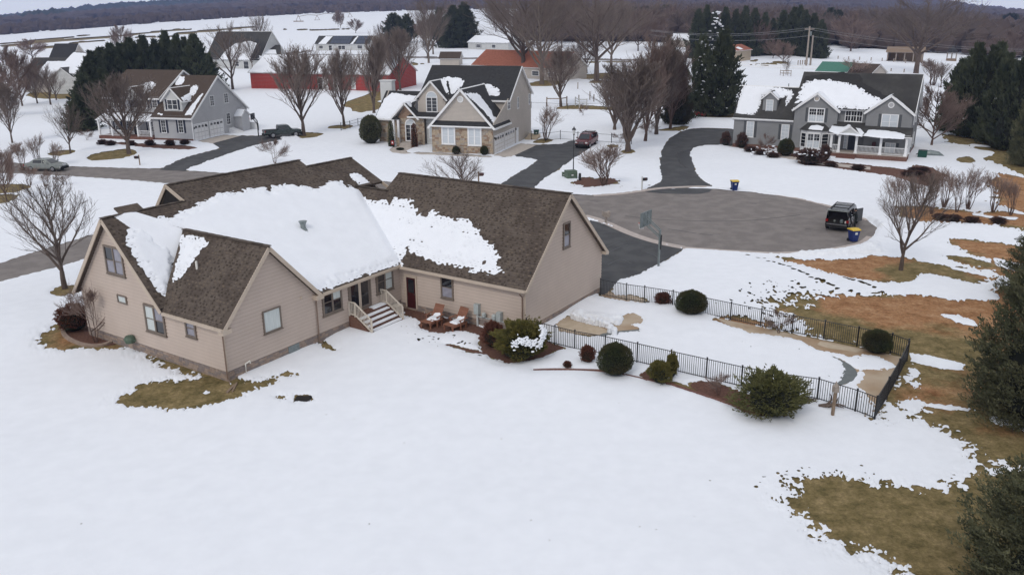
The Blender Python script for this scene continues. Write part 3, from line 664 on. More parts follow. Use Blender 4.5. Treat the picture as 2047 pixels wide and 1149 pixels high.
def blobs(name,pts,mt,label,seed=1,kind='stuff'):
    """crown-like lumps at pts (x,y,z,width,height)"""
    rg = np.random.RandomState(seed)
    ico = np.array([(0,0,-1),(.72,-.53,-.45),(-.28,-.85,-.45),(-.89,0,-.45),(-.28,.85,-.45),(.72,.53,-.45),(.28,-.85,.45),(-.72,-.53,.45),(-.72,.53,.45),(.28,.85,.45),(.89,0,.45),(0,0,1)])
    F = np.array([(0,2,1),(1,5,0),(0,3,2),(0,4,3),(0,5,4),(1,10,5),(2,6,1),(3,7,2),(4,8,3),(5,9,4),(1,6,10),(2,7,6),(3,8,7),(4,9,8),(5,10,9),(6,11,10),(7,11,6),(8,11,7),(9,11,8),(10,11,9)])
    p = np.array(pts); n = len(p)
    V = ico[None] * (1 + .45 * (rg.rand(n,12,1) - .5))
    V = V * np.stack([p[:,3] / 2,p[:,3] / 2,p[:,4] / 2],-1)[:,None,:] + (p[:,:3] + np.stack([0 * p[:,4],0 * p[:,4],p[:,4] / 2],-1))[:,None,:]
    Fi = (F[None] + (np.arange(n) * 12)[:,None,None]).reshape(-1)
    me = npmesh(name,V.reshape(-1,3),np.full(n * 20,3),Fi,mt,smooth=False)
    o = put(name,me); tag(o,label,kind=kind); return o
rg = np.random.RandomState(5)
def belt(a0,a1,d0,d1,n,h0,h1,wd,zf=None):
    a = np.radians(rg.uniform(a0,a1,n)); d = rg.uniform(d0,d1,n); x = d * np.sin(a); y = d * np.cos(a)
    if zf is None: z = terr(x,y)
    else: z = zf(a,d)
    h = rg.uniform(h0,h1,n)
    return np.stack([x,y,z - 1,rg.uniform(.7,1.3,n) * wd,h],-1)
hz = lambda a,d: (lambda rs: terr(d * np.sin(a),d * np.cos(a)) * (1 - rs) + rs * (HCAM - 12 + d * np.tan(ridge_h(a))))(np.clip((d - 1500) / 1300,0,1))

_fe = [(-200,92),(0,72),(170,59),(350,45),(600,30),(750,25),(900,21)]
_fea = [math.atan2(ray(*q)[0],ray(*q)[1]) for q in _fe]; _fed = [float(np.hypot(*G(*q)[:2])) for q in _fe]
def field_end(a): return np.interp(a,_fea,_fed)
def belt2(n,a0,a1,o0,o1,h0,h1,wd):
    a = rg.uniform(_fea[0] if a0 is None else math.radians(a0),math.radians(a1),n); d = field_end(a) + rg.uniform(o0,o1,n)
    x = d * np.sin(a); y = d * np.cos(a)
    return np.stack([x,y,terr(x,y) - 1,rg.uniform(.7,1.3,n) * wd,rg.uniform(h0,h1,n)],-1)
blobs('woodland',belt2(1500,None,4,5,260,6,13,9),M['farwood'],'grey brown belt of bare woods along the far edge of the snowy field',2)
hz2 = lambda a,d: hz(a,d)
blobs('woodland',belt(-38,38,1550,3000,9000,12,20,26,hz),M['farwood'],'blue hazy bare woods covering the far hills',3)
blobs('woodland',np.concatenate([belt(-38,-14,2300,2900,700,16,24,30,hz),belt(-34,-30.5,1300,1500,60,12,16,18),belt(-28.6,-26.8,1700,1900,60,18,26,24,hz),belt(-26,-20,2400,2750,400,18,26,30,hz)]),M['farever'],'dark evergreen patches among the far wooded hills',4)
blobs('woodland',belt(1,37,380,1400,6500,8,14,11),M['farwood'],'brown bare woods behind the houses filling the upper right horizon',6)
# ================================================================== BUILDING KIT
def clip_band(poly,lo,hi):
    """part of a convex polygon (x,y) with lo <= y <= hi"""
    def cut(P,s,lim):
        out = []
        for i in range(len(P)):
            a,b = P[i],P[(i + 1) % len(P)]
            ia = s * (a[1] - lim) >= -1e-9; ib = s * (b[1] - lim) >= -1e-9
            if ia: out.append(a)
            if ia != ib:
                t = (lim - a[1]) / (b[1] - a[1]); out.append((a[0] + (b[0] - a[0]) * t,lim))
        return out
    P = cut(poly,1,lo)
    return cut(P,-1,hi) if len(P) > 2 else []
class Plane:
    """origin o, unit vectors ex, ey (up the slope / wall), normal n"""
    def __init__(s,o,ex,ey):
        s.o = Vector(o); s.ex = Vector(ex).normalized(); ey = Vector(ey); ey -= s.ex * ey.dot(s.ex); s.ey = ey.normalized(); s.n = s.ex.cross(s.ey)
    def p(s,x,y,h=0): return s.o + s.ex * x + s.ey * y + s.n * h
    def inv(s,q): q = Vector(q) - s.o; return (q.dot(s.ex),q.dot(s.ey))
def lapped(mb,pl,poly,e,lift,y0=None,base=.0,m=0,tab=None,rnd=None,mt=(1,2),lap_shade=0):
    ys_ = [p[1] for p in poly]; lo = min(ys_) if y0 is None else y0; hi = max(ys_); k = 0
    while lo < hi - 1e-4:
        P = clip_band(poly,lo,lo + e)
        if len(P) > 2:
            f = lambda q: pl.p(q[0],q[1],base + lift * (1 - (q[1] - lo) / e))
            mb.face([f(q) for q in P],m)
            if lap_shade:
                J_ = clip_band(poly,lo + e * .83,min(lo + e,hi))  # top of each board coloured darker to imitate shadow under the lap
                if len(J_) > 2: mb.face([f(q) + pl.n * .0015 for q in J_],lap_shade)
            b = sorted([q for q in P if abs(q[1] - lo) < 1e-6],key=lambda q: q[0])
            if len(b) > 1:
                x0,x1 = b[0][0],b[-1][0]
                mb.face([pl.p(x0,lo,base - .002),pl.p(x1,lo,base - .002),pl.p(x1,lo,base + lift),pl.p(x0,lo,base + lift)],m)
                if tab:
                    T = [q for q in P if abs(q[1] - lo - e) < 1e-6]
                    xa = max(x0,min([q[0] for q in T],default=x1)); xb = min(x1,max([q[0] for q in T],default=x0))
                    x = xa + rnd.uniform(0,tab)
                    while x < xb - tab * .7:
                        wd = tab * rnd.uniform(.3,.62); r_ = rnd.random()
                        mi = mt[0] if r_ < .5 else mt[1] if r_ < .72 else None
                        if mi is not None:
                            l2 = base + lift + .004;
                            mb.face([pl.p(x,lo - .004,l2),pl.p(x + wd,lo - .004,l2),pl.p(x + wd,lo + e * .6,l2 - lift * .5),pl.p(x,lo + e * .6,l2 - lift * .5)],mi)
                        x += tab * rnd.uniform(.75,1.3)
        lo += e; k += 1
class House:
    def __init__(s,name,x,y,yaw,z=None,**t):
        s.z = float(terr(x,y)) if z is None else z
        s.sb = .045 if name == 'ranch_house' and z == 0.0 else .012; s.root = empty(name,(x,y,s.z),yaw); tag(s.root,**t)
        s.yaw = yaw; s.c = math.cos(yaw); s.s = math.sin(yaw); s.x = x; s.y = y; s.rnd = random.Random(hash(name) % 1000 if False else 11)
    def W(s,p): return np.array([s.x + s.c * p[0] - s.s * p[1],s.y + s.s * p[0] + s.c * p[1],s.z + p[2]])
    def Lc(s,q): dx,dy = q[0] - s.x,q[1] - s.y; return Vector((s.c * dx + s.s * dy,-s.s * dx + s.c * dy,q[2] - s.z))
    def px2plane(s,px,pl):
        """photo pixel -> (x,y) on a local plane"""
        d = ray(*px); a = s.Lc((0,0,HCAM)); b = s.Lc((d[0],d[1],HCAM + d[2])); dd = b - a
        t = (pl.o - a).dot(pl.n) / dd.dot(pl.n); return pl.inv(a + dd * t)
    def part(s,name,mb,m,parent=None,kind=None,label=None,smooth=False):
        o = obj(name,mb,m,parent or s.root,smooth=smooth)
        if kind: o['kind'] = kind
        if label: o['label'] = label
        return o
    def wallpl(s,p0,p1): return Plane((p0[0],p0[1],0),(p1[0] - p0[0],p1[1] - p0[1],0),(0,0,1))
    def wall(s,p0,p1,tops,m,z0=.5,lap=.19,lift=.036,name='siding',base=0):
        """tops: list of (s,z) along the top from end to start; wall from p0 to p1, outside on the right"""
        pl = s.wallpl(p0,p1); L_ = math.hypot(p1[0] - p0[0],p1[1] - p0[1])
        poly = [(0,z0),(L_,z0)] + list(tops)
        mb = MB(); lapped(mb,pl,poly,lap,lift,y0=z0,base=base,lap_shade=1)
        mb.face([pl.p(q[0],q[1],-.12) for q in reversed(poly)])
        for i in range(len(poly)):
            a,b = poly[i],poly[(i + 1) % len(poly)]
            mb.face([pl.p(a[0],a[1],base - .002),pl.p(a[0],a[1],-.12),pl.p(b[0],b[1],-.12),pl.p(b[0],b[1],base - .002)])
        o = s.part(name,mb,[m,M['lap_shade_tan'] if m is M['tan'] else M['lap_shade_grey']],kind='stuff'); return pl
    def foundation(s,p0,p1,z0,z1,mats,name='foundation',bw=.4,bh=.13,proud=.02):
        """masonry: a core wall and coursed blocks, joined"""
        pl = s.wallpl(p0,p1); L_ = math.hypot(p1[0] - p0[0],p1[1] - p0[1]); mb = MB(); r_ = s.rnd
        def bx(x0,x1,y0,y1,h,mi):
            a = [pl.p(x0,y0,h),pl.p(x1,y0,h),pl.p(x1,y1,h),pl.p(x0,y1,h)]; b = [pl.p(x0,y0,-.02),pl.p(x1,y0,-.02),pl.p(x1,y1,-.02),pl.p(x0,y1,-.02)]
            mb.face(a,mi)
            for i in range(4): j = (i + 1) % 4; mb.face([a[j],a[i],b[i],b[j]],mi)
        bx(0,L_,z0,z1,0,0)
        y = z0; k = 0
        nm = len(mats) - 1
        while y < z1 - .03:
            x = -r_.uniform(0,bw)
            y2 = min(y + bh,z1) - .015
            while x < L_:
                wd = bw * r_.uniform(.6,1.3); xa = max(x,.005); xb = min(x + wd - .015,L_ - .005)
                if xb - xa > .04: bx(xa,xb,y + .003,y2,proud * r_.uniform(.4,1),1 + r_.randrange(nm))
                x += wd
            y += bh
        return s.part(name,mb,mats,kind='stuff')
    def roof(s,polys,m,mtrim=None,t=.16,name='roof',tm='fascia'):
        """polys: list of 3-D top faces"""
        mb = MB()
        for P in polys: mb.slab(P,t,0,1)
        return s.part(name,mb,[m,mtrim or m])
    def boxp(s,name,dims,m,parent=None,label=None):
        mb = MB(); mb.box(*dims); return s.part(name,mb,m,parent,label=label)
    def onwall(s,mb,pl,x0,x1,y0,y1,h0,h1,m=0):
        a = [pl.p(x0,y0,h1),pl.p(x1,y0,h1),pl.p(x1,y1,h1),pl.p(x0,y1,h1)]; b = [pl.p(x0,y0,h0),pl.p(x1,y0,h0),pl.p(x1,y1,h0),pl.p(x0,y1,h0)]
        mb.face(a,m)
        for i in range(4): j = (i + 1) % 4; mb.face([a[j],a[i],b[i],b[j]],m)
    def window(s,pl,x0,x1,y0,y1,trim,glass,tw=.09,units=1,grid=(1,2),shutters=None,sw=.32,label=None,glasses=None,name='window',mun=.025,sill=True,hb=.095):
        """trim frame and muntins are the window; each sash is a pane child"""
        mb = MB(); O = s.onwall
        O(mb,pl,x0,x0 + tw,y0,y1,-.01,hb); O(mb,pl,x1 - tw,x1,y0,y1,-.01,hb)
        O(mb,pl,x0 + tw,x1 - tw,y1 - tw,y1,-.01,hb - .003); O(mb,pl,x0 + tw,x1 - tw,y0,y0 + tw * .9,-.01,hb - .003)
        if sill: O(mb,pl,x0 - .04,x1 + .04,y0 - .05,y0 - .001,-.01,hb + .03)
        iw = (x1 - x0 - 2 * tw - (units - 1) * tw) / units
        panes = []
        for u in range(units):
            a = x0 + tw + u * (iw + tw)
            if u: O(mb,pl,a - tw,a,y0 + tw * .9,y1 - tw,-.01,hb - .006)
            gx,gy = grid; ya,yb = y0 + tw * .9,y1 - tw
            for i in range(1,gx): xx = a + iw * i / gx; O(mb,pl,xx - mun / 2,xx + mun / 2,ya,yb,-.01,hb - .02)
            for j in range(1,gy): yy = ya + (yb - ya) * j / gy; mm = mun * 1.6 if (gy == 2 or j == gy // 2) else mun; O(mb,pl,a,a + iw,yy - mm / 2,yy + mm / 2,-.01,hb - .017)
            ym = (ya + yb) / 2
            if gy % 2 == 0: panes += [(u,a,a + iw,ya,ym,0),(u,a,a + iw,ym,yb,1)]
            else: panes.append((u,a,a + iw,ya,yb,0))
        wo_ = s.part(name,mb,trim,label=label)
        for u,a,b,c_,d_,k in panes:
            g = MB(); O(g,pl,a,b,c_,d_,-.005,.045 + .008 * k)
            gm = glasses[(u * 2 + k) % len(glasses)] if glasses else glass
            s.part('pane',g,gm,wo_)
        if shutters:
            for xa in (x0 - sw - .03,x1 + .03):
                g = MB(); O(g,pl,xa,xa + sw,y0,y1,-.01,.045);
                for i in range(7): yy = y0 + .08 + (y1 - y0 - .16) * i / 6; O(g,pl,xa + .04,xa + sw - .04,yy - .04,yy + .02,.04,.055)
                s.part('shutter',g,shutters)
        return wo_
    def door(s,pl,x0,x1,y0,y1,m,trim,glassm=None,label=None,half=False):
        mb = MB(); O = s.onwall
        O(mb,pl,x0 - .1,x0,y0,y1 + .1,-.01,.09,1); O(mb,pl,x1,x1 + .1,y0,y1 + .1,-.01,.09,1); O(mb,pl,x0,x1,y1,y1 + .1,-.01,.088,1)
        O(mb,pl,x0,x1,y0,y1,-.01,.05,0)
        if not half:
            for a,b in ((.12,.45),(.55,.9)):
                for c_,d_ in ((.08,.46),(.54,.92)): O(mb,pl,x0 + (x1 - x0) * a,x0 + (x1 - x0) * (b - .02),y0 + (y1 - y0) * c_,y0 + (y1 - y0) * d_,.045,.06,0)
        d = s.part('door',mb,[m,trim],label=label)
        if glassm:
            g = MB(); O(g,pl,x0 + .12,x1 - .12,y0 + (y1 - y0) * (.5 if half else .1),y1 - .12,.045,.062); s.part('pane',g,glassm,d)
        h = MB(); q = pl.p(x1 - .1,(y0 + y1) / 2 - .05,.08); h.tube([pl.p(x1 - .1,(y0 + y1) / 2 - .05,.02),q],.03,6); s.part('handle',h,M['chrome'],d)
        return d
    def garage_door(s,pl,x0,x1,y0,y1,m,glassm,rows=4,label=None):
        mb = MB(); O = s.onwall; hh = (y1 - y0) / rows; n = 4
        O(mb,pl,x0,x1,y0,y1,-.01,.015)
        for r_ in range(rows):
            for c_ in range(n):
                xa = x0 + (x1 - x0) * c_ / n + .05; xb = x0 + (x1 - x0) * (c_ + 1) / n - .05
                O(mb,pl,xa,xb,y0 + hh * r_ + .05,y0 + hh * (r_ + 1) - .05,.012,.032)
        O(mb,pl,x0 - .12,x0,y0,y1 + .12,-.01,.05); O(mb,pl,x1,x1 + .12,y0,y1 + .12,-.01,.05); O(mb,pl,x0,x1,y1,y1 + .12,-.01,.05)
        d = s.part('garage_door',mb,m,label=label)
        for c_ in range(n):
            xa = x0 + (x1 - x0) * c_ / n + .12; xb = x0 + (x1 - x0) * (c_ + 1) / n - .12; xm = (xa + xb) / 2
            g = MB(); ya = y1 - hh + .1; yb = y1 - .12
            g.face([pl.p(xa,ya,.04),pl.p(xb,ya,.04),pl.p(xb,yb - .08,.04),pl.p(xm,yb,.04),pl.p(xa,yb - .08,.04)])
            s.part('pane',g,glassm,d)
        return d
    def trimbar(s,name,segs,wx,wy,m,parent=None):
        mb = MB()
        for a,b in segs: mb.bar(a,b,wx,wy)
        return s.part(name,mb,m,parent)
    def roofsnow(s,pl,poly,th=.06,res=.09,rough=.22,holes=(),px=True,name='roof_snow',comb=None,lim=None,edge=.45,cd=1.6):
        P2 = [s.px2plane(q,pl) for q in poly] if px else poly
        P2 = np.array(P2); x = np.arange(P2[:,0].min() - .3,P2[:,0].max() + .3 + res,res); y = np.arange(P2[:,1].min() - .3,P2[:,1].max() + .3 + res,res)
        Xs,Ys = np.meshgrid(x,y,indexing='ij')
        wx,wy = Xs + 17 * s.x % 31,Ys + 3 * s.y % 17
        nz = fbm(wx * 3,wy * 3,3)
        if comb: nz = .6 * nz + .9 * (vnoise(wx * 5.5,np.floor(wy / comb) * 3.7) - .5)
        v = sdf(Xs,Ys,P2) + rough * nz
        if comb:
            row = np.floor(Ys / comb); cell = np.floor(Xs / .3 + .5 * (row % 2)); tb = _perm[(cell.astype(int) * 7 + 3) & 255,(row.astype(int) * 13 + 5) & 255]
            fr = (Ys / comb) % 1.0; fx = (Xs / .3 + .5 * (row % 2)) % 1.0; v = np.where((tb < .85 - v * cd) & (fr < .5) & (fx < .6),np.minimum(v,-.02),v)
        for h in holes:
            hp = [s.px2plane(q,pl) for q in h[0]] if px else h[0]
            v = np.minimum(v,-sdf(Xs,Ys,hp) + h[1] * nz)
        if lim is not None: v = np.minimum(v,sdf(Xs,Ys,lim))
        t_ = np.clip(v / edge,0,1); H_ = th * t_ * t_ * (3 - 2 * t_) + s.sb + .02 * fbm(wx * 1.2,wy * 1.2,3) * t_
        if comb:
            ph = (Ys / comb) % 1.0; thin = np.exp(-np.clip(v,0,9) / .8)
            H_ = H_ + thin * .016 * (1 - ph) * (vnoise(wx * 7,np.floor(wy / comb) * 5.1) > .45)
        E_ = np.array(pl.o)[None,None] + Xs[...,None] * np.array(pl.ex) + Ys[...,None] * np.array(pl.ey) + H_[...,None] * np.array(pl.n)
        r = march(E_,v)
        if r is None: return None
        o = put(name,npmesh(name,*r,M['snow']),s.root); o['kind'] = 'stuff' if False else 'stuff'
        return o
def slope_plane(a,b,c_):
    """plane with x along a->b (eave, left to right seen from outside) and y up towards c"""
    a = Vector(a); b = Vector(b); c_ = Vector(c_); return Plane(a,b - a,c_ - a)

# ================================================================== MAIN HOUSE (frame: u along the house, w = depth to the street, rear wall w=0)
TH = .988
H = House('ranch_house',-13.946,37.895,TH,0.0,label='tan sided house with brown shingle roof under a big sheet of snow, nearest the camera',cat='house')
W_,AM,GA,GW,AW,ZE = 11.889,13.007,8.949,9.094,6.067,3.015
def q(a,v,z): return (a,W_ - v,z)       # a along the ridge, v across from the street front
FB = [M['mortar'],M['stonebase'],M['stonebase2']]
zb = .54
# walls; left end wall goes from street corner (0,W) to rear corner (0,0)
VL = 7.45
plL = H.wall((0,W_),(0,0),[(W_,ZE),(VL,ZE),(3.5,7.2),(0,ZE)][0:0] + [(W_,ZE),(0,ZE)],M['tan'],z0=zb)
plG = H.wall((0,W_),(0,0),[(3.5,7.1),(0.0,ZE + .0)][0:0] + [(W_,ZE - .01)],M['tan'],z0=ZE - .02) if False else None
mb = MB(); pl_ = H.wallpl((0,W_),(0,0)); lapped(mb,pl_,[(0,ZE),(VL + .0,ZE),(3.5,7.12)],.19,.036,y0=ZE - .0,lap_shade=1); H.part('siding',mb,[M['tan'],M['lap_shade_tan']],kind='stuff')
H.foundation((0,W_),(0,0),-.3,zb,FB)
plR = H.wall((0,0),(AM,0),[(AM,ZE),(0,ZE)],M['tan'],z0=zb)
mb = MB(); lapped(mb,H.wallpl((0,0),(AM,0)),[(0,ZE),(AW,ZE),(AW / 2,ZE + 3.13)],.19,.036,y0=ZE,lap_shade=1); H.part('siding',mb,[M['tan'],M['lap_shade_tan']],kind='stuff')
H.foundation((0,0),(8.45,0),-.3,zb,FB); H.foundation((11.4,0),(AM,0),-.3,zb,FB)
plGw = H.wall((AM,0),(AM,-GA),[(GA,ZE),(0,ZE)],M['tan'],z0=.40)
H.foundation((AM,0),(AM,-GA),-.4,.40,FB)
zg = ZE + 4.25
plGg = H.wall((AM,-GA),(AM + GW,-GA),[(GW,ZE),(GW / 2,zg - .08),(0,ZE)],M['tan'],z0=.40)
H.foundation((AM,-GA),(AM + GW,-GA),-.4,.40,FB)
# unseen street side and far walls
H.wall((AM + GW,-GA),(AM + GW,3.7),[(12.6,ZE),(0,ZE)],M['tan'],z0=-.3); H.wall((AM + GW,3.7),(AM,3.7),[(GW,ZE),(GW / 2,zg - .08),(0,ZE)],M['tan'],z0=-.3)
H.wall((18.8,6),(18.8,W_),[(W_ - 6,ZE),(2.7 + 0.5,7.3),(0,5.4)],M['tan'],z0=-.3); H.wall((18.8,W_),(0,W_),[(18.8,ZE),(0,ZE)],M['tan'],z0=-.3)
# roof planes ---------------------------------------------------------
PS = .5
def zS(v): return ZE + PS * (W_ - v)
OV = .32
rv,rz = 3.5,7.2
zEave = lambda z,sl: z - OV * sl
mats_sh = [M['shingle'],M['shingletab'],M['shingletab2']]
rr = random.Random(4)
def shingle_plane(pl,poly,name='shingles',e=.16,tab=.30):
    mb = MB(); lapped(mb,pl,poly,e,.012,tab=tab,rnd=rr,base=.02)
    return H.part(name,mb,mats_sh,kind='stuff')
def pts2(pl,pts): return [pl.inv(p) for p in pts]
# (1) big rear slope S, x along a
aS0 = 1.3
plS = Plane(q(0,W_,zS(W_)),(1,0,0),Vector(q(0,0,zS(0))) - Vector(q(0,W_,zS(W_))))
vE = W_ - (1.052 * AW / 2) / PS                       # wing ridge meets S
zR2 = 6.28; aR2 = AM + (zR2 - ZE) / (4.25 / (GW / 2)); vR2 = W_ - (zR2 - ZE) / PS
S_parts = [[q(aS0,rv,zS(rv)),q(AW / 2,vE,zS(vE)),q(aR2,vE,zS(vE)) if False else q(aR2 - .0,vE,zS(vE)),q(18.8,vE,zS(vE)),q(18.8,rv,zS(rv))]]
SA = [pts2(plS,x) for x in [
    [q(aS0,rv,zS(rv)),q(AW / 2,vE,zS(vE)),q(18.95,vE,zS(vE)),q(18.95,rv,zS(rv))],
    [q(4.7,rv,zS(rv)),q(14.8,rv,zS(rv)),q(14.8,2.0,zS(2.0)),q(4.7,2.0,zS(2.0))],
    [q(14.8,rv,zS(rv)),q(18.95,rv,zS(rv)),q(18.95,2.7,zS(2.7)),q(14.8,2.7,zS(2.7))],
    [q(AW / 2,vE,zS(vE)),q(AW + OV * 0,W_,zS(W_)),q(AM,W_,zS(W_)),q(aR2,vR2,zS(vR2)),q(aR2,vE,zS(vE))],
    [q(AW + .1,W_,zS(W_)),q(AW + .1,W_ + OV,zS(W_ + OV)),q(AM - OV,W_ + OV,zS(W_ + OV)),q(AM,W_,zS(W_))]]]
def ordered(P):      # counter-clockwise in plane coordinates
    a = sum(P[i][0] * P[(i + 1) % len(P)][1] - P[(i + 1) % len(P)][0] * P[i][1] for i in range(len(P)))
    return P if a > 0 else P[::-1]
mb = MB()
slabs = MB()
for P in SA:
    P = ordered(P); lapped(mb,plS,P,.16,.012,tab=.30,rnd=rr,base=.02,y0=math.floor(min(p[1] for p in P) / .16) * .16)
    slabs.slab([plS.p(*p) for p in P],.14)
H.part('shingles',mb,mats_sh,kind='stuff')
# (2) left end: rear and street slopes
slL = (rz - ZE) / (VL - rv)
L_a = -.32
plLr = Plane(q(L_a,VL,ZE),(1,0,0),Vector(q(L_a,rv,rz)) - Vector(q(L_a,VL,ZE)))
polyL = [q(L_a,VL + OV * .0,ZE),q(0.05,VL,ZE),q(AW / 2,vE + .1,ZE + slL * (VL - vE - .1)),q(AW / 2 + .1,rv,rz),q(L_a,rv,rz)]
P = ordered(pts2(plLr,polyL)); mb = MB(); lapped(mb,plLr,P,.16,.012,tab=.30,rnd=rr,base=.02); H.part('shingles',mb,mats_sh,kind='stuff'); slabs.slab([plLr.p(*p) for p in P],.14)
slabs.slab([q(L_a,rv,rz),q(14.8,rv,rz),q(14.8,-.4,2.6),q(L_a,-.4,2.6)],.14)           # street slope
slabs.slab([q(4.7,2.0,zS(2.0)),q(14.8,2.0,zS(2.0)),q(14.8,-.9,2.8),q(4.7,-.9,2.8)],.14)
slabs.slab([q(14.8,2.7,zS(2.7)),q(18.95,2.7,zS(2.7)),q(18.95,-.4,2.8),q(14.8,-.4,2.8)],.14)
# (3) wing
pw = 1.052; zW = ZE + pw * AW / 2; wv = W_ + OV
zo = ZE - .2 * pw
plWl = Plane(q(-.2,0,zo),(0,-1,0),Vector((AW / 2 + .2,0,zW - zo)))     # left slope, x runs towards the rear (v+)
polyW = [q(-.2,VL - .1,zo),q(-.2,wv,zo),q(AW / 2,wv,zW),q(AW / 2,vE,zW)]
P = ordered(pts2(plWl,polyW)); mb = MB(); lapped(mb,plWl,P,.16,.012,tab=.30,rnd=rr,base=.02); H.part('shingles',mb,mats_sh,kind='stuff'); slabs.slab([plWl.p(*p) for p in P],.14)
slabs.slab([q(AW / 2,wv,zW),q(AW + .2,wv,zo),q(AW + .1,W_ - .3,zo + .1),q(AW / 2,vE,zW)],.14)
# (4) garage rear slope, ridge R2 and far slope
pg = 4.25 / (GW / 2); gv = W_ + GA + .3
plGr = Plane(q(AM,0,ZE),(0,-1,0),Vector((GW / 2,0,4.25)))
polyG = [q(AM,W_,ZE),q(AM,gv,ZE),q(AM + GW / 2,gv,zg),q(AM + GW / 2,8.25,zg),q(aR2,7.1,zR2),q(aR2,vR2,zR2)]
polyG1 = [q(AM - .3,W_ + .3,ZE - .3 * pg),q(AM - .3,gv,ZE - .3 * pg),q(AM + GW / 2,gv,zg),q(AM + GW / 2,8.25,zg),q(aR2,8.0,zR2)]
polyG2 = [q(AM - .0,W_,ZE),q(aR2,8.0,zR2),q(aR2,vR2,zR2)]
mb = MB()
for pol in ([q(AM - .3,W_ + .3,ZE - .3 * pg),q(AM - .3,gv,ZE - .3 * pg),q(AM + GW / 2,gv,zg),q(AM + GW / 2,W_ + .3,zg)],[q(AM,W_,ZE),q(AM,W_ + .3,ZE),q(AM + GW / 2,W_ + .3,zg),q(AM + GW / 2,8.25,zg),q(aR2,7.95,zR2),q(aR2,vR2,zR2)]):
    P = ordered(pts2(plGr,pol)); lapped(mb,plGr,P,.16,.012,tab=.30,rnd=rr,base=.02,y0=math.floor(min(p[1] for p in P) / .16) * .16); slabs.slab([plGr.p(*p) for p in P],.14)
H.part('shingles',mb,mats_sh,kind='stuff')
slabs.slab([q(AM + GW / 2,gv,zg),q(AM + GW + .35,gv,ZE - .35 * pg),q(AM + GW + .35,8.0,ZE - .35 * pg),q(AM + GW / 2,8.25,zg)],.14)
slabs.slab([q(aR2,8.2,zR2),q(AM + GW - .5,8.2,3.4),q(AM + GW - .5,5.2,3.4),q(aR2,vR2,zR2)],.14)
H.part('roof',slabs,[M['shingle']])
# ridge caps
mb = MB()
def caps(a,b,wd=.26):
    a = Vector(a); b = Vector(b); n = max(1,int((b - a).length / .3));
    for i in range(n):
        p = a.lerp(b,i / n); r_ = a.lerp(b,(i + 1.15) / n); mb.bar(p + Vector((0,0,.02 + .012 * (i % 2))),r_ + Vector((0,0,.03)),wd,.035,rr.choice([0,0,1]))
caps(q(L_a,rv,rz),q(4.7,rv,rz)); caps(q(4.7,2.0,zS(2.0)),q(14.8,2.0,zS(2.0))); caps(q(14.8,2.7,zS(2.7)),q(18.95,2.7,zS(2.7)))
caps(q(AW / 2,vE,zW),q(AW / 2,wv,zW)); caps(q(AM + GW / 2,8.25,zg),q(AM + GW / 2,gv,zg)); caps(q(aR2,vR2,zR2),q(aR2,8.2,zR2))
H.part('ridge_caps',mb,[M['shingle'],M['shingletab']],kind='stuff')
# raised gable ends of the centre section, dark attic triangle at its left end
mb = MB(); mb.face([q(4.7,3.6,zS(3.6)),q(4.7,2.0,zS(2.0)),q(4.7,.4,zS(2.0) - 2.0),q(4.7,1.0,5.5)]); H.part('gable_panel',mb,M['dark']); mb = MB(); mb.face([q(14.8,3.6,zS(3.6)),q(14.8,2.0,zS(2.0)),q(14.8,0,5)])
H.part('gable_panel',mb,M['dark'])
mb = MB(); mb.bar(q(4.66,3.55,zS(3.55) - .02),q(4.66,2.0,zS(2.0) - .05),.05,.2); H.part('rake_trim',mb,M['tantrim']); mb = MB(); mb.bar(q(4.66,2.0,zS(2.0) - .05),q(4.66,.6,zS(2.0) - 1.75),.05,.2); H.part('rake_trim',mb,M['tantrim'])
slabs = MB(); slabs.slab([q(3.2,-1.0,6.6),q(4.7,-1.0,6.6),q(4.7,.9,5.6),q(3.2,.9,5.6)],.1); H.part('roof',slabs,M['shingle'],label='small street side roof showing behind the ridge')
# rakes and fascias
tr = []
def rake(p,r_,hgt_=.2,th=.06): tr.append((p,r_))
def rk(a,b,wd=.05,hh=.20,off=.1):
    mb = MB(); mb.bar(Vector(a) - Vector((0,0,off)),Vector(b) - Vector((0,0,off)),wd,hh); H.part('rake_trim',mb,M['tantrim'])
rk(q(L_a,VL + .1,ZE - .1),q(L_a,rv,rz)); rk(q(L_a,rv,rz),q(L_a,-.4,2.55)); rk(q(-.2,wv,zo - .02),q(AW / 2,wv,zW)); rk(q(AW / 2,wv,zW),q(AW + .3,wv,zo - .1))
rk(q(AM - .32,gv,ZE - .32 * pg),q(AM + GW / 2,gv,zg)); rk(q(AM + GW / 2,gv,zg),q(AM + GW + .38,gv,ZE - .38 * pg)); rk(q(18.95,2.7,zS(2.7)),q(18.95,6.2,zS(6.2)))
GT = []
GT.append((q(AW + .3,W_ + OV + .02,zS(W_ + OV) - .06),q(AM - .28,W_ + OV + .02,zS(W_ + OV) - .06))); GT.append((q(AM - .36,W_ + .35,ZE - .3 * pg - .04),q(AM - .36,gv - .02,ZE - .3 * pg - .04)))
GT.append((q(-.26,VL + .15,zo - .02),q(-.26,wv,zo - .02)))
for a_,b2 in GT: mb = MB(); mb.bar(a_,b2,.11,.14); H.part('gutter',mb,M['tantrim'])
mb = MB()     # soffits
for bx_ in ((AW + .1,AM - .3,-OV,0,zS(W_ + OV) - .20,zS(W_ + OV) - .16),(AM - .34,AM,-GA - .3,-.3,ZE - .3 * pg - .16,ZE - .3 * pg - .12),(-.24,0,-.32,W_ - VL,zo - .14,zo - .1),(-.26,.3,-.34,.02,zo - .28,zo - .04),(AW - .2,AW + .32,-.36,.0,zo - .25,zo + .0),(AM + GW + .0,AM + GW + .36,-GA - .32,-GA + .2,ZE - .45,ZE - .25)):
    H.boxp('soffit',bx_,M['tantrim'])
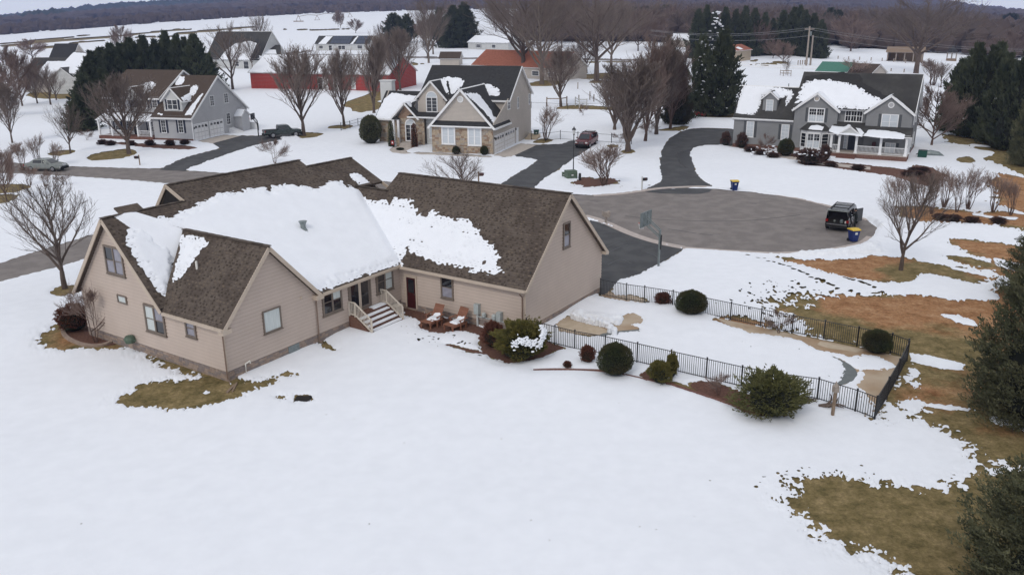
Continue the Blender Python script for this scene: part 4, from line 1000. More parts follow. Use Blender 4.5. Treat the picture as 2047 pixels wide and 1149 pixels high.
# downspouts
mb = MB(); mb.tube([(-.2,-.12,zo - .1),(-.09,-.09,zo - .4),(-.09,-.09,.2),(-.12,-.3,.02)],.045,4); H.part('downspout',mb,M['spout'])
mb = MB(); mb.tube([(AW + .5,-.34,zo - .0),(AW - .02,-.09,zo - .35),(AW - .02,-.09,.2),(AW - .02,-.35,.03)],.045,4); H.part('downspout',mb,M['spout'])
mb = MB(); mb.tube([(AM - .36,-GA + .1,ZE - .5),(AM - .08,-GA + .1,ZE - .75),(AM - .08,-GA + .1,-.1)],.045,4); H.part('downspout',mb,M['spout'])
mb = MB(); mb.bar((AM + GW - .02,-GA + .03,ZE),(AM + GW - .02,-GA + .03,.4),.06,.10); H.part('corner_trim',mb,M['tantrim']); mb = MB(); mb.bar((AM + .02,-GA - .02,ZE),(AM + .02,-GA - .02,.4),.08,.06); mb.bar((.0,-.02,ZE),(.0,-.02,zb),.08,.08); H.part('corner_trim',mb,M['tantrim'])
# windows
T_,GL,GB = M['taupe'],M['glass'],M['glassblue']
fl = lambda v0,v1: (v0,v1)
H.window(plL,2.90,4.52,4.15,5.70,T_,GL,units=2,glasses=[GB,GL,GB,GB],tw=.10,label='upper double window with snow reflection coloured into its panes');
H.window(plL,3.48,4.30,2.60,3.06,T_,M['curtain'],grid=(1,1),tw=.07,label='small high window with patterned curtain',sill=False)
H.window(plL,5.74,7.40,1.45,2.96,T_,GB,units=2,glasses=[M['curtain'],M['curtain'],GL,GB],tw=.11)
H.window(plL,9.08,9.90,1.85,2.82,T_,GB,tw=.10,glasses=[GB,GB])
H.window(plR,2.42,3.60,1.70,2.90,T_,M['curtain'],grid=(1,1),tw=.07,label='bedroom window with drawn pale curtain')
H.window(plR,6.50,8.00,1.40,2.86,T_,GL,units=2,glasses=[GL,GL,GL,M['curtain']],tw=.12,label='double window with white curtain beside the patio door')
H.window(plR,10.82,12.32,1.45,2.86,T_,GL,units=2,glasses=[GL,GL,M['curtain'],M['curtain']],tw=.12,label='double window right of the patio door')
H.window(plGw,3.17,4.08,1.26,2.62,T_,GL,tw=.09,glasses=[GB,GL])
H.window(plGg,4.10,4.92,4.05,5.58,T_,GB,tw=.10,glasses=[GB,GL],label='attic window high in the garage gable')
H.door(plR,8.62,10.25,.92,2.86,T_,M['taupe'],GL,label='dark glass patio door in a taupe frame')
mb = MB(); H.onwall(mb,plR,9.32,9.52,.95,2.82,.0,.07); H.part('door_post',mb,M['tantrim'])
H.door(plGw,.54,1.24,.16,2.08,M['doorred'],M['tantrim'],GL,half=True,label='maroon back door with glass upper half')
mb = MB(); H.onwall(mb,plR,3.9,4.65,.05,.5,-.0,.04); H.part('crawl_vent',mb,M['galv'],label='grey metal window well in the foundation')
# plumbing pipes and lamps on the walls
for a,b,m_ in ((2.6,.02,M['pipewhite']),):
    mb = MB(); mb.tube([(1.0,-.14,-.05),(1.0,-.14,.62),(1.28,-.14,.68),(1.3,-.14,.55)],.04,6); H.part('drain_pipe',mb,m_,label='white plastic pipe with a hooked top')
mb = MB(); mb.bar((-.1,-.6,.03),(-.9,-1.0,.02),.12,.06); mb.bar((.1,-.5,.03),(-.7,-1.15,.02),.08,.06); H.part('splash_block',mb,M['wood'])
for pl,x_,y_ in ((plR,5.05,2.9),(plGg,.55,3.5),(plL,8.0,2.75)):
    mb = MB(); c_ = pl.p(x_,y_,.06); mb.lathe([(.02,-.08),(.07,-.02),(.07,.05),(.02,.08)],tuple(c_),8); H.part('wall_lamp',mb,M['black'] if pl is plGg else M['tantrim'])
mb = MB(); c_ = plL.p(4.35,.75,.25); mb.lathe([(.05,-.22),(.24,-.2),(.30,0),(.22,.16),(.05,.2)],tuple(c_),10); mb.bar(plL.p(3.9,.8,.05),plL.p(4.8,.7,.2),.05,.05); H.part('hose_reel',mb,M['utilgreen'],label='coiled hose on its reel on the left wall')
# roof furniture
def onS(px): x_,y_ = H.px2plane(px,plS); return plS.p(x_,y_)
b_ = onS((607,464)); mb = MB(); mb.lathe([(.30,.05),(.30,.10),(.16,.22),(.15,.42),(.22,.60),(.26,.66),(.0,.68)],tuple(b_),10); mb.lathe([(.42,.02),(.34,.08),(.34,.02)],tuple(b_),12,1); H.part('flue',mb,[M['galv'],M['black']],label='grey metal flue poking through the snow')
x_,y_ = H.px2plane((394,538),plWl); b_ = plWl.p(x_,y_); mb = MB(); mb.tube([b_,b_ + Vector((0,0,.42))],.06,8); H.part('vent_pipe',mb,M['pipewhite'],label='short white vent pipe on the wing roof')
# snow on the roofs -----------------------------------------------------
big = [(318,436),(345,434),(359,425),(386,412),(403,404),(418,397),(442,387),(467,384),(491,379.5),(530,376),(541,385),(546,373),(579,370),(606,372),(633,378),(650,369),(667,362),(684,362),(686,370),(712,378),(745,392),(790,420),(835,515),(800,528),(640,583),(520,545),(440,520),(357,480),(330,462),(286,441)]
limS = [pts2(plS,[q(aS0,rv,zS(rv))])[0],pts2(plS,[q(AW / 2,vE,0)])[0]]
lim = [plS.inv(q(aS0 + .02,rv,zS(rv))),plS.inv(q(AW / 2 + .02,vE,zS(vE))),plS.inv(q(AW + .15,W_,zS(W_))),plS.inv(q(AW + .15,W_ + OV + .02,zS(W_ + OV))),plS.inv(q(AM - .3,W_ + OV + .02,zS(W_ + OV))),plS.inv(q(AM + .2,W_,zS(W_))),plS.inv(q(aR2 + .25,vR2,zS(vR2))),plS.inv(q(18.9,vR2,zS(vR2))),plS.inv(q(18.9,2,zS(2))),plS.inv(q(aS0,2,zS(2)))]
H.roofsnow(plS,big,th=.17,res=.085,rough=.30,comb=.16,lim=ordered(lim),edge=.8)
H.roofsnow(plS,[(697,349),(706,347),(716,348),(730,357),(745,370),(758,384),(740,381),(724,377),(712,366),(702,358)],th=.08,rough=.12,comb=.16,lim=ordered(lim))
lw = [plLr.inv(q(L_a,VL,ZE)),plLr.inv(q(.05,VL,ZE)),plLr.inv(q(AW / 2,vE + .1,ZE + slL * (VL - vE - .1))),plLr.inv(q(AW / 2,rv,rz)),plLr.inv(q(L_a,rv,rz))]
H.roofsnow(plLr,[(252,461),(283,442),(300,436),(330,440),(362,470),(352,500),(348,540),(340,570),(334,590),(328,597),(318,585),(300,562),(284,540),(266,510),(254,486)],th=.13,rough=.2,comb=.16,lim=ordered(lw),holes=[([(304,463),(312,468),(324,478),(326,487),(318,485),(308,474)],.5)])
ww = [plWl.inv(x) for x in ([q(-.2,VL - .1,zo),q(-.2,wv - .05,zo),q(AW / 2,wv - .05,zW),q(AW / 2,vE,zW)])]
H.roofsnow(plWl,[(357,474),(370,468),(386,471),(408,477),(419,482),(414,494),(402,502),(392,517),(380,535),(366,552),(350,565),(346,566),(352,530),(360,505),(362,490)],th=.11,rough=.16,comb=.16,lim=ordered(ww))
# snow wrapping from the wing's far slope into the big sheet
plWr = Plane(q(AW + .2,wv,zo),(0,1,0),Vector((-(AW / 2 + .2),0,zW - zo)))
ws = [plWr.inv(q(AW / 2 + .02,wv - .02,zW)),plWr.inv(q(AW + .2,wv - .02,zo)),plWr.inv(q(AW + .2,W_ - .6,zo)),plWr.inv(q(AW / 2 + .02,vE - .3,zW))]
H.roofsnow(plWr,ordered(ws),th=.12,rough=.02,px=False)
# drift between left slope and S
mb = MB(); A_ = Vector(q(aS0 - .9,rv + .05,rz - .02)); B_ = Vector(q(AW / 2 + .1,vE,zS(vE) + .12)); C_ = Vector(q(AW / 2 - .9,vE + .35,ZE + slL * (VL - vE - .35) + .10)); D_ = Vector(q(aS0 + .3,rv + .2,zS(rv + .2) + .1))
for i in range(8):
    for j in range(4):
        def f(u_,v_):
            a_ = A_.lerp(C_,u_); b2 = D_.lerp(B_,u_); p_ = a_.lerp(b2,v_); return p_ + Vector((0,0,.12 * math.sin(PI * v_) * math.sin(PI * min(1,u_ + .2))))
        mb.face([f(i / 8,j / 4),f((i + 1) / 8,j / 4),f((i + 1) / 8,(j + 1) / 4),f(i / 8,(j + 1) / 4)])
o = H.part('roof_snow',mb,M['snow'],kind='stuff',smooth=True)
gsn = [(716,398),(738,400),(757,400),(780,404),(798,396),(814,400),(830,410),(836,428),(852,432),(866,424),(880,434),(905,437),(925,440),(948,445),(958,468),(968,478),(980,485),(990,500),(998,512),(998,532),(1007,544),(1000,547),(975,546),(945,542),(908,532),(880,527),(856,519),(838,511),(826,508),(814,496),(800,540),(740,520),(640,420),(640,375)]
gl = [plGr.inv(x) for x in ([q(AM,W_,ZE),q(AM - .3,W_ + .3,ZE - .3 * pg),q(AM - .3,gv - .1,ZE - .3 * pg),q(AM + GW / 2,gv - .1,zg),q(AM + GW / 2,8.3,zg),q(aR2,7.9,zR2),q(aR2,vR2,zR2)])]
H.roofsnow(plGr,gsn,th=.09,res=.07,rough=.4,comb=.16,lim=ordered(gl),edge=.9,cd=.85,holes=[([(965,523),(972,521),(972,528),(965,530)],.1),([(797,442),(801,438),(793,454),(789,458)],.25)])
# rear steps with railings -----------------------------------------------
ST = empty('porch_steps',tuple(H.W((8.45,0,0))),TH); tag(ST,'brown wooden back steps with cream railings and snow on the treads','steps')
d0 = 2.75; n_ = 4; top = .88; LD = -.50; SE = -1.72
mb = MB(); mb.box(0,d0,LD,-.03,-.1,top - .02,0); obj('landing',mb,M['deckwood'],ST)
for xa in (0,d0 - .06): mb = MB(); mb.prism([(LD,-.1),(LD,top - .02),(SE,.02),(SE,-.1)],0,xa,xa + .06); obj('stringer',mb,M['deckwood'],ST)
for i in range(n_):
    z_ = top - (i + 1) * top / (n_ + 1) ; y_ = LD - i * .30
    mb = MB(); mb.box(.06,d0 - .06,y_ - .32,y_ - .002,z_ - .05,z_,0); mb.box(.06,d0 - .06,y_ - .03,y_ - .004,z_ + .0,z_ + .13,0)
    st = obj('tread',mb,M['deckwood'],ST)
    s2 = MB(); s2.prism([(.12,z_),(.2,z_ + .06),(d0 / 2,z_ + .075),(d0 - .5,z_ + .06),(d0 - .12,z_)],1,y_ - .35,y_ - .10) if False else s2.box(.15 + .1 * (i % 2),d0 - .15,y_ - .31,y_ - .07,z_,z_ + .055)
    obj('snow_patch',s2,M['snowrough'],st)
sn = MB(); sn.box(1.6,d0 - .1,LD,-.1,top - .02,top + .05); obj('snow_patch',sn,M['snowrough'],ST)
mt = MB(); mt.lathe([(.45,0),(.40,.04),(.1,.05)],(1.2,-.3,top - .02),14,0,1,.5); obj('door_mat',mt,M['mulch'],ST)
for xs in (.04,d0 - .04):
    rl = MB(); T0 = Vector((xs,-.06,top + .82)); T1 = Vector((xs,LD,top + .82)); T2 = Vector((xs,SE,.90)); B0 = Vector((xs,-.06,top + .1)); B1 = Vector((xs,LD,top + .1)); B2 = Vector((xs,SE,.18))
    for a_,b2 in ((T0,T1),(T1,T2),(B0,B1),(B1,B2)): rl.bar(a_,b2,.07,.05)
    for p_,z_ in ((T0,top - .02),(T1,top - .02),(T2,0)): rl.bar(p_ + Vector((0,0,.03)),(p_.x,p_.y,z_),.07,.07)
    ro = obj('railing',rl,M['railbeige'],ST)
    bl = MB(); bl.bar((0,0,0),(0,0,.72),.025,.025); bme = bl.mesh('baluster',M['railbeige'])
    for i in range(4): put('baluster',bme,ro,(xs,-.14 - i * .11,top + .1))
    for i in range(11):
        t_ = (i + .6) / 11.5; p_ = B1.lerp(B2,t_); b3 = put('baluster',bme,ro,tuple(p_)); b3.scale.z = 1.08
# ================================================================== NEIGHBOURS
def wpx(Hs,pl,tl,br,tf):
    a = tf(*tl); b = tf(*br); P = [Hs.px2plane(q_,pl) for q_ in (a,(b[0],a[1]),b,(a[0],b[1]))]
    return (P[0][0] + P[3][0]) / 2,(P[1][0] + P[2][0]) / 2,(P[2][1] + P[3][1]) / 2,(P[0][1] + P[1][1]) / 2
def win(Hs,pl,tl,br,tf,trim,glass,**k):
    x0,x1,y0,y1 = wpx(Hs,pl,tl,br,tf)
    if x1 < x0: x0,x1 = x1,x0
    return Hs.window(pl,x0,x1,y0,y1,trim,glass,**k)
def fascia(Hs,segs,m,wd=.08,hh=.24,off=.12,name='rake_trim'):
    for a,b in segs:
        mb = MB(); mb.bar(Vector(a) - Vector((0,0,off)),Vector(b) - Vector((0,0,off)),wd,hh); Hs.part(name,mb,m)
def steps(Hs,x0,x1,y,n,z,run,m,dy=-1,name='step'):
    for i in range(n):
        mb = MB(); zz = z * (n - i) / (n + 1); mb.box(x0,x1,*sorted((y + dy * run * i,y + dy * run * (i + 1))),-.1,zz); Hs.part(name,mb,m)
def balustrade(Hs,a,b,z0,hh,m,sp=.14,th=.04):
    a = Vector(a); b = Vector(b); mb = MB()
    mb.bar((a.x,a.y,z0 + hh),(b.x,b.y,z0 + hh),.09,.07); mb.bar((a.x,a.y,z0 + .1),(b.x,b.y,z0 + .1),.07,.06)
    ro = Hs.part('railing',mb,m); L_ = (b - a).length; n = int(L_ / sp); g = MB(); g.bar((0,0,z0 + .12),(0,0,z0 + hh - .03),th,th); me = g.mesh('baluster',m)
    for i in range(n): p = a.lerp(b,(i + .5) / n); put('baluster',me,ro,(p.x,p.y,0))
def vent_disc(Hs,pl,px,r=.36,m1=None,m2=None):
    x,y = Hs.px2plane(px,pl); mb = MB(); c_ = pl.p(x,y,0)
    def ring(rad,h,mi):
        mb.face([pl.p(x + rad * math.cos(t),y + rad * math.sin(t),h) for t in np.linspace(0,2 * PI,17)[:-1]],mi)
    for k in range(16):
        a,b = 2 * PI * k / 16,2 * PI * (k + 1) / 16
        mb.face([pl.p(x + r * math.cos(a),y + r * math.sin(a),0),pl.p(x + r * math.cos(b),y + r * math.sin(b),0),pl.p(x + r * math.cos(b),y + r * math.sin(b),.08),pl.p(x + r * math.cos(a),y + r * math.sin(a),.08)])
        mb.face([pl.p(x + r * math.cos(a),y + r * math.sin(a),.08),pl.p(x + r * math.cos(b),y + r * math.sin(b),.08),pl.p(x + r * .7 * math.cos(b),y + r * .7 * math.sin(b),.08),pl.p(x + r * .7 * math.cos(a),y + r * .7 * math.sin(a),.08)])
    ring(r * .7,.04,1)
    Hs.part('round_vent',mb,[m1 or M['white'],m2 or M['lightgrey']])

# ---------------------------------------------------------------- grey two-storey house on the turning circle
zr = lambda X_,Y_: (1440 + X_ / 4.652,120 + Y_ / 4.652)
R = House('two_storey_house',36.171,108.784,-.502,label='grey two storey house with white front porch beyond the turning circle',cat='house')
Wd,he,ha,Lw,hel,hr,wr,g1,g2,gd,lr,lw = 13.73,5.54,7.54,7.7,3.94,9.69,5.18,5.21,8.55,.415,7.83,3.44
gy,wt,rb = M['grey'],M['white'],M['roofgrey']
sl = (hr - he) / wr; D2_ = 2 * wr
zb2 = .55
pf1 = R.wall((0,0),(g1,0),[(g1,he),(g1 / 2,ha),(0,he)],gy,z0=zb2,lap=.16)
pfm = R.wall((g1,.7),(g2,.7),[(g2 - g1,he),(0,he)],gy,z0=zb2,lap=.16)
pf2 = R.wall((g2,0),(Wd,0),[(Wd - g2,he),((Wd - g2) / 2,ha),(0,he)],gy,z0=zb2,lap=.16)
R.wall((g1,0),(g1,.7),[(.7,he),(0,he)],gy,z0=zb2,lap=.16); R.wall((g2,.7),(g2,0),[(.7,he),(0,he)],gy,z0=zb2,lap=.16)
pside = R.wall((Wd,0),(Wd,D2_),[(D2_,he),(wr,hr - .1),(0,he)],gy,z0=zb2,lap=.16)
R.wall((Wd,D2_),(-Lw,D2_),[(Wd + Lw,hel),(0,hel)],gy,z0=-.3); R.wall((0,D2_),(0,0),[(D2_,he),(wr,hr - .1),(0,he)],gy,z0=hel - 1.2,lap=.16)
pw_ = R.wall((-Lw,gd),(0,gd),[(Lw,hel),(0,hel)],gy,z0=zb2,lap=.16)
R.wall((-Lw,gd + 2 * lw),(-Lw,gd),[(2 * lw,hel),(lw,lr - .1),(0,hel)],gy,z0=-.3,lap=.16)
BR = [M['mortar'],M['brick'],M['brick']]
for a,b in (((0,0),(g1,0)),((g1,.7),(g2,.7)),((g2,0),(Wd,0)),((Wd,0),(Wd,D2_)),((-Lw,gd),(0,gd))): R.foundation(a,b,-.3,zb2,BR,bw=.3,bh=.11)
ov = .3
A0 = lambda u_,w_,z_: (u_,w_,z_)
main = [[A0(-.25,0,he),A0(Wd + .25,0,he),A0(Wd + .25,wr,hr),A0(-.25,wr,hr)],[A0(g1 - .1,-.0 + .35,he + .28),A0(g2 + .1,.35,he + .28),A0(g2 + .1,0 + .35,he + .28)][0:0]]
R.roof([main[0],[A0(-.25,wr,hr),A0(Wd + .25,wr,hr),A0(Wd + .25,D2_ + .3,he - .24),A0(-.25,D2_ + .3,he - .24)]],rb,wt)
gb = lambda h_: (h_ - he) / sl
for u0,u1 in ((0,g1),(g2,Wd)):
    um = (u0 + u1) / 2; d_ = gb(ha) + .1; s_ = (ha - he) / (um - u0)
    R.roof([[A0(u0 - ov,-ov,he - ov * s_),A0(um,-ov,ha),A0(um,d_,ha),A0(u0 - ov,-.1,he - ov * s_)],[A0(um,-ov,ha),A0(u1 + ov,-ov,he - ov * s_),A0(u1 + ov,-.1,he - ov * s_),A0(um,d_,ha)]],rb,wt)
    fascia(R,[(A0(u0 - ov,-ov - .02,he - ov * s_),A0(um,-ov - .02,ha)),(A0(um,-ov - .02,ha),A0(u1 + ov,-ov - .02,he - ov * s_))],wt)
fascia(R,[(A0(g1,.3,he + .12),A0(g2,.3,he + .12)),(A0(-Lw - .2,gd - .32,hel - .1),A0(-.05,gd - .32,hel - .1))],wt,.12,.16,0,'gutter')
fascia(R,[(A0(Wd + .27,-.1,he),A0(Wd + .27,wr,hr)),(A0(Wd + .27,wr,hr),A0(Wd + .27,D2_ + .3,he - .2))],wt)
sw_ = (lr - hel) / lw
R.roof([[A0(-Lw - .2,gd - ov,hel - ov * sw_ * .6),A0(-.02,gd - ov,hel - ov * sw_ * .6),A0(-.02,gd + lw,lr),A0(-Lw - .2,gd + lw,lr)],[A0(-Lw - .2,gd + lw,lr),A0(-.02,gd + lw,lr),A0(-.02,gd + 2 * lw + .3,hel),A0(-Lw - .2,gd + 2 * lw + .3,hel)]],rb,wt)
plM = slope_plane(A0(0,0,he),A0(1,0,he),A0(0,wr,hr)); plWg = slope_plane(A0(-Lw,gd,hel),A0(0,gd,hel),A0(-Lw,gd + lw,lr))
# dormer on the wing
dx0,dx1,dy0,dy1 = wpx(R,Plane((0,gd + .8,0),(1,0,0),(0,0,1)),(395,345),(525,498),zr)
dw = gd + .8; zf_ = hel + .8 * sw_ * 1.0 - .05; zt_ = dy1; um = (dx0 + dx1) / 2; ap = zt_ + (dx1 - dx0) / 2 * .85
pd_ = Plane((dx0,dw,0),(1,0,0),(0,0,1)); mb = MB(); lapped(mb,pd_,[(0,zf_),(dx1 - dx0,zf_),(dx1 - dx0,zt_),((dx1 - dx0) / 2,ap),(0,zt_)],.16,.014,y0=zf_)
dback = gd + (zt_ - hel) / sw_
mb.face([(dx0,dw,zf_),(dx0,dw,zt_),(dx0,dback,zt_)]); mb.face([(dx1,dw,zf_),(dx1,dback,zt_),(dx1,dw,zt_)])
R.part('dormer',mb,gy,kind='stuff')
bk = gd + (ap - hel) / sw_ + .1; so = .85
R.roof([[A0(dx0 - .25,dw - .25,zt_ - .25 * so),A0(um,dw - .25,ap),A0(um,bk,ap),A0(dx0 - .25,dback - .2,zt_ - .25 * so)],[A0(um,dw - .25,ap),A0(dx1 + .25,dw - .25,zt_ - .25 * so),A0(dx1 + .25,dback - .2,zt_ - .25 * so),A0(um,bk,ap)]],rb,wt,t=.12)
fascia(R,[(A0(dx0 - .25,dw - .27,zt_ - .25 * so),A0(um,dw - .27,ap)),(A0(um,dw - .27,ap),A0(dx1 + .25,dw - .27,zt_ - .25 * so))],wt,.06,.16,.08)
win(R,pd_,(425,370),(493,487),zr,wt,M['blind'],grid=(2,4),tw=.08)
sg = M['shutter_grey']
win(R,pf1,(818,447),(970,578),zr,wt,M['glass'],units=2,grid=(3,4),shutters=sg,tw=.12,mun=.03,glasses=[M['blind'],M['glass'],M['blind'],M['glass']])
win(R,pfm,(1160,467),(1325,575),zr,wt,M['glass'],units=3,grid=(2,2),tw=.09,mun=.04)
win(R,pf2,(1495,505),(1655,645),zr,wt,M['blind'],units=2,grid=(1,2),shutters=sg,tw=.10)
win(R,pw_,(242,570),(313,718),zr,wt,M['blind'],grid=(2,4),shutters=sg,tw=.09); win(R,pw_,(565,600),(640,742),zr,wt,M['blind'],grid=(2,4),shutters=sg,tw=.09)
for a in ((2.2,3.0),(5.2,6.1)):
    for b in ((1.2,2.6),(3.9,5.2)): R.window(pside,a[0],a[1],b[0],b[1],wt,M['glass'],grid=(2,4))
vent_disc(R,pf1,zr(898,360),m2=M['concrete']); vent_disc(R,pf2,zr(1590,420))
# bay window
bp = Plane((0,-.75,0),(1,0,0),(0,0,1)); b0,b1,c0,c1 = wpx(R,bp,(800,680),(930,835),zr); c0 = zb2 + .15
mb = MB()
pts_b = [(b0 - .85,0),(b0,-.75),(b1,-.75),(b1 + .85,0)]
for a,b in zip(pts_b,pts_b[1:]):
    pb = R.wallpl(a,b); L_ = math.hypot(b[0] - a[0],b[1] - a[1]); R.onwall(mb,pb,0,L_,-.2,c0,-.1,0)
    R.onwall(mb,pb,0,L_,c1,c1 + .28,-.1,.05,0)
bay = R.part('bay_window',mb,wt)
for a,b in zip(pts_b,pts_b[1:]):
    pb = R.wallpl(a,b); L_ = math.hypot(b[0] - a[0],b[1] - a[1]); R.window(pb,.03,L_ - .03,c0,c1,wt,M['glass'],units=2 if L_ > 1.3 else 1,grid=(2,4) if L_ > 1.3 else (1,4),tw=.12,glasses=[M['blind'],M['glass']] if L_ > 1.3 else None,sill=False)
zt2 = c1 + .28; mbr = MB(); tb = [(b0 - .2,0,zt2 + .85),(b1 + .2,0,zt2 + .85)]; ob = [(b0 - 1.15,0,zt2),(b0 - .15,-1.0,zt2),(b1 + .15,-1.0,zt2),(b1 + 1.15,0,zt2)]
mbr.face([ob[0],ob[1],tb[0]]); mbr.face([ob[1],ob[2],tb[1],tb[0]]); mbr.face([ob[2],ob[3],tb[1]]); mbr.face([ob[3],ob[2],ob[1],ob[0]]); R.part('bay_roof',mbr,rb)
bpl = slope_plane(ob[1],ob[2],tb[0]); R.roofsnow(bpl,[(.2,.25),(1.9,.15),(2.0,.75),(1.4,1.0),(.5,.95)],th=.07,res=.06,rough=.1,px=False)
# porch
PD = -2.3; px0 = 6.0; px1 = Wd + .1; pz = .62
def pcx(X_): return R.px2plane(zr(X_,850),Plane((0,PD,0),(1,0,0),(0,0,1)))[0]
px0 = pcx(1012); xs = [pcx(v) for v in (1020,1095,1255,1483,1722)]; px1 = xs[-1] + .15
mb = MB(); mb.box(px0 - .1,px1 + .1,PD - .1,-.03,pz - .08,pz); R.part('porch_floor',mb,M['concrete'])
R.foundation((px0 - .1,PD - .08),(px1 + .1,PD - .08),-.3,pz - .08,BR,bw=.3,bh=.11); R.foundation((px1 + .08,PD),(px1 + .08,0),-.3,pz - .08,BR,bw=.3,bh=.11)
bz = R.px2plane(zr(1380,760),Plane((0,PD,0),(1,0,0),(0,0,1)))[1]; bz = max(2.75,min(3.1,bz))
for x in xs + [px1 - .0]:
    yy = PD + .12 if x != px1 else -.12
    mb = MB(); mb.box(x - .13,x + .13,yy - .13,yy + .13,pz,bz); mb.box(x - .19,x + .19,yy - .19,yy + .19,pz,pz + .2); mb.box(x - .18,x + .18,yy - .18,yy + .18,bz - .15,bz); R.part('column',mb,wt)
mb = MB(); mb.box(px0 - .1,px1 + .2,PD,PD + .2,bz,bz + .3); R.part('porch_beam',mb,wt)
for a,b in ((xs[0],xs[1]),(xs[2],xs[3]),(xs[3],xs[4])): balustrade(R,(a + .13,PD + .12,0),(b - .13,PD + .12,0),pz,.9,wt)
balustrade(R,(px1,PD + .2,0),(px1,-.2,0),pz,.9,wt)
steps(R,xs[1] - .1,xs[2] + .1,PD - .1,3,pz,.32,M['brick'])
pzb = bz + 1.0; pe = bz + .18
R.roof([[A0(px0 - .4,PD - .3,pe),A0(px1 + .4,PD - .3,pe),A0(px1 + .2,-.02,pzb),A0(px0 - .1,-.02,pzb)]],rb,wt,t=.14)
R.roof([[A0(g1,-.02,pzb - .02),A0(g2,-.02,pzb - .02),A0(g2,.69,pzb + .25),A0(g1,.69,pzb + .25)]],rb,wt,t=.1)
gxa,gxb = pcx(1085),pcx(1290); gm = (gxa + gxb) / 2; gz_ = pe + .95
mb = MB(); mb.prism([(gxa,pe),(gxb,pe),(gm,gz_)],1,PD - .25,PD - .1); R.part('porch_gable',mb,M['pale'])
R.roof([[A0(gxa - .2,PD - .35,pe - .15),A0(gm,PD - .35,gz_),A0(gm,-.8,gz_),A0(gxa - .2,PD + .2,pe - .15)],[A0(gm,PD - .35,gz_),A0(gxb + .2,PD - .35,pe - .15),A0(gxb + .2,PD + .2,pe - .15),A0(gm,-.8,gz_)]],rb,wt,t=.1)
fascia(R,[(A0(gxa - .2,PD - .37,pe - .15),A0(gm,PD - .37,gz_)),(A0(gm,PD - .37,gz_),A0(gxb + .2,PD - .37,pe - .15))],wt,.06,.16,.06)
ppl = slope_plane(A0(px0 - .4,PD - .3,pe),A0(px1 + .4,PD - .3,pe),A0(px0 - .4,-.02,pzb))
R.roofsnow(ppl,[zr(*p) for p in ((1003,665),(1040,612),(1150,625),(1195,600),(1240,625),(1300,640),(1335,680),(1310,712),(1200,700),(1080,690))],th=.10,res=.07,rough=.1)
R.roofsnow(ppl,[zr(*p) for p in ((1330,705),(1380,650),(1500,652),(1640,672),(1722,695),(1705,738),(1500,728),(1400,716))],th=.10,res=.07,rough=.1)
pfd = Plane((0,.66,0),(1,0,0),(0,0,1)); pdr = Plane((0,0 if False else .7,0),(1,0,0),(0,0,1))
dx = R.px2plane(zr(1217,820),pdr)[0]
R.door(R.wallpl((0,.7),(1,.7)),dx - .48,dx + .48,pz,pz + 2.1,M['doordark'],wt,None,label='dark slate front door')
R.window(R.wallpl((0,.7),(1,.7)),dx - .98,dx - .62,pz + .1,pz + 2.1,wt,M['blind'],grid=(1,5),tw=.05,name='sidelight',sill=False)
win(R,pf2,(1525,770),(1625,900),zr,wt,M['blind'],units=2,grid=(2,4),shutters=sg,tw=.1)
R.onwall(mb := MB(),pf2,1.1,1.5,1.0,1.9,.3,.8); R.part('porch_chair',mb,M['doorred'])
# roof snow and damp
damp = [zr(*p) for p in ((760,200),(790,150),(1010,122),(1150,120),(1300,135),(1320,175),(1325,215),(1420,262),(1500,310),(1600,345),(1500,380),(1100,260),(800,230))]
def patch(Hs,pl,poly,m,name,h=.006,rough=.3,res=.12):
    P2 = np.array([Hs.px2plane(q_,pl) for q_ in poly]); x = np.arange(P2[:,0].min() - .3,P2[:,0].max() + .4,res); y = np.arange(P2[:,1].min() - .3,P2[:,1].max() + .4,res)
    Xs,Ys = np.meshgrid(x,y,indexing='ij'); v = sdf(Xs,Ys,P2) + rough * fbm(Xs * 1.5,Ys * 1.5,3)
    E_ = np.array(pl.o) + Xs[...,None] * np.array(pl.ex) + Ys[...,None] * np.array(pl.ey) + h * np.array(pl.n)
    r_ = march(E_,v); o_ = put(name,npmesh(name,*r_,m),Hs.root); return o_
patch(R,plM,damp,M['roofwet'],'damp_patch')
R.roofsnow(plM,[zr(*p) for p in ((695,400),(745,290),(782,205),(830,200),(880,192),(950,185),(1020,182),(1100,200),(1180,210),(1250,240),(1330,275),(1380,320),(1450,345),(1500,372),(1550,385),(1500,420),(1360,462),(1110,452),(900,380))],th=.14,res=.10,rough=.45,comb=.45,lim=ordered([plM.inv(A0(*p)) for p in ((-.25,.05,he + .05),(Wd,.05,he),(Wd,wr,hr),(-.25,wr,hr))]))
for (u0,u1,side,px_) in ((0,g1,0,None),(0,g1,1,None),(g2,Wd,0,None)):
    um = (u0 + u1) / 2; s_ = (ha - he) / (um - u0); d_ = gb(ha)
    if side == 0: gp = slope_plane(A0(u0 - ov,d_,he - ov * s_),A0(u0 - ov,-ov,he - ov * s_),A0(um,d_,ha)); P = [gp.inv(x) for x in (A0(u0 - ov,-.1,he - ov * s_),A0(u0 - ov,-ov,he - ov * s_),A0(um,-ov,ha),A0(um,d_,ha))]
    else: gp = slope_plane(A0(u1 + ov,-ov,he - ov * s_),A0(u1 + ov,d_,he - ov * s_),A0(um,-ov,ha)); P = [gp.inv(x) for x in (A0(u1 + ov,-ov,he - ov * s_),A0(u1 + ov,-.1,he - ov * s_),A0(um,d_,ha),A0(um,-ov,ha))]
    R.roofsnow(gp,ordered(P),th=.10,res=.08,rough=.06,px=False,lim=ordered(P))
um = (g2 + Wd) / 2; s_ = (ha - he) / (um - g2); gp = slope_plane(A0(Wd + ov,-ov,he - ov * s_),A0(Wd + ov,gb(ha),he - ov * s_),A0(um,-ov,ha))
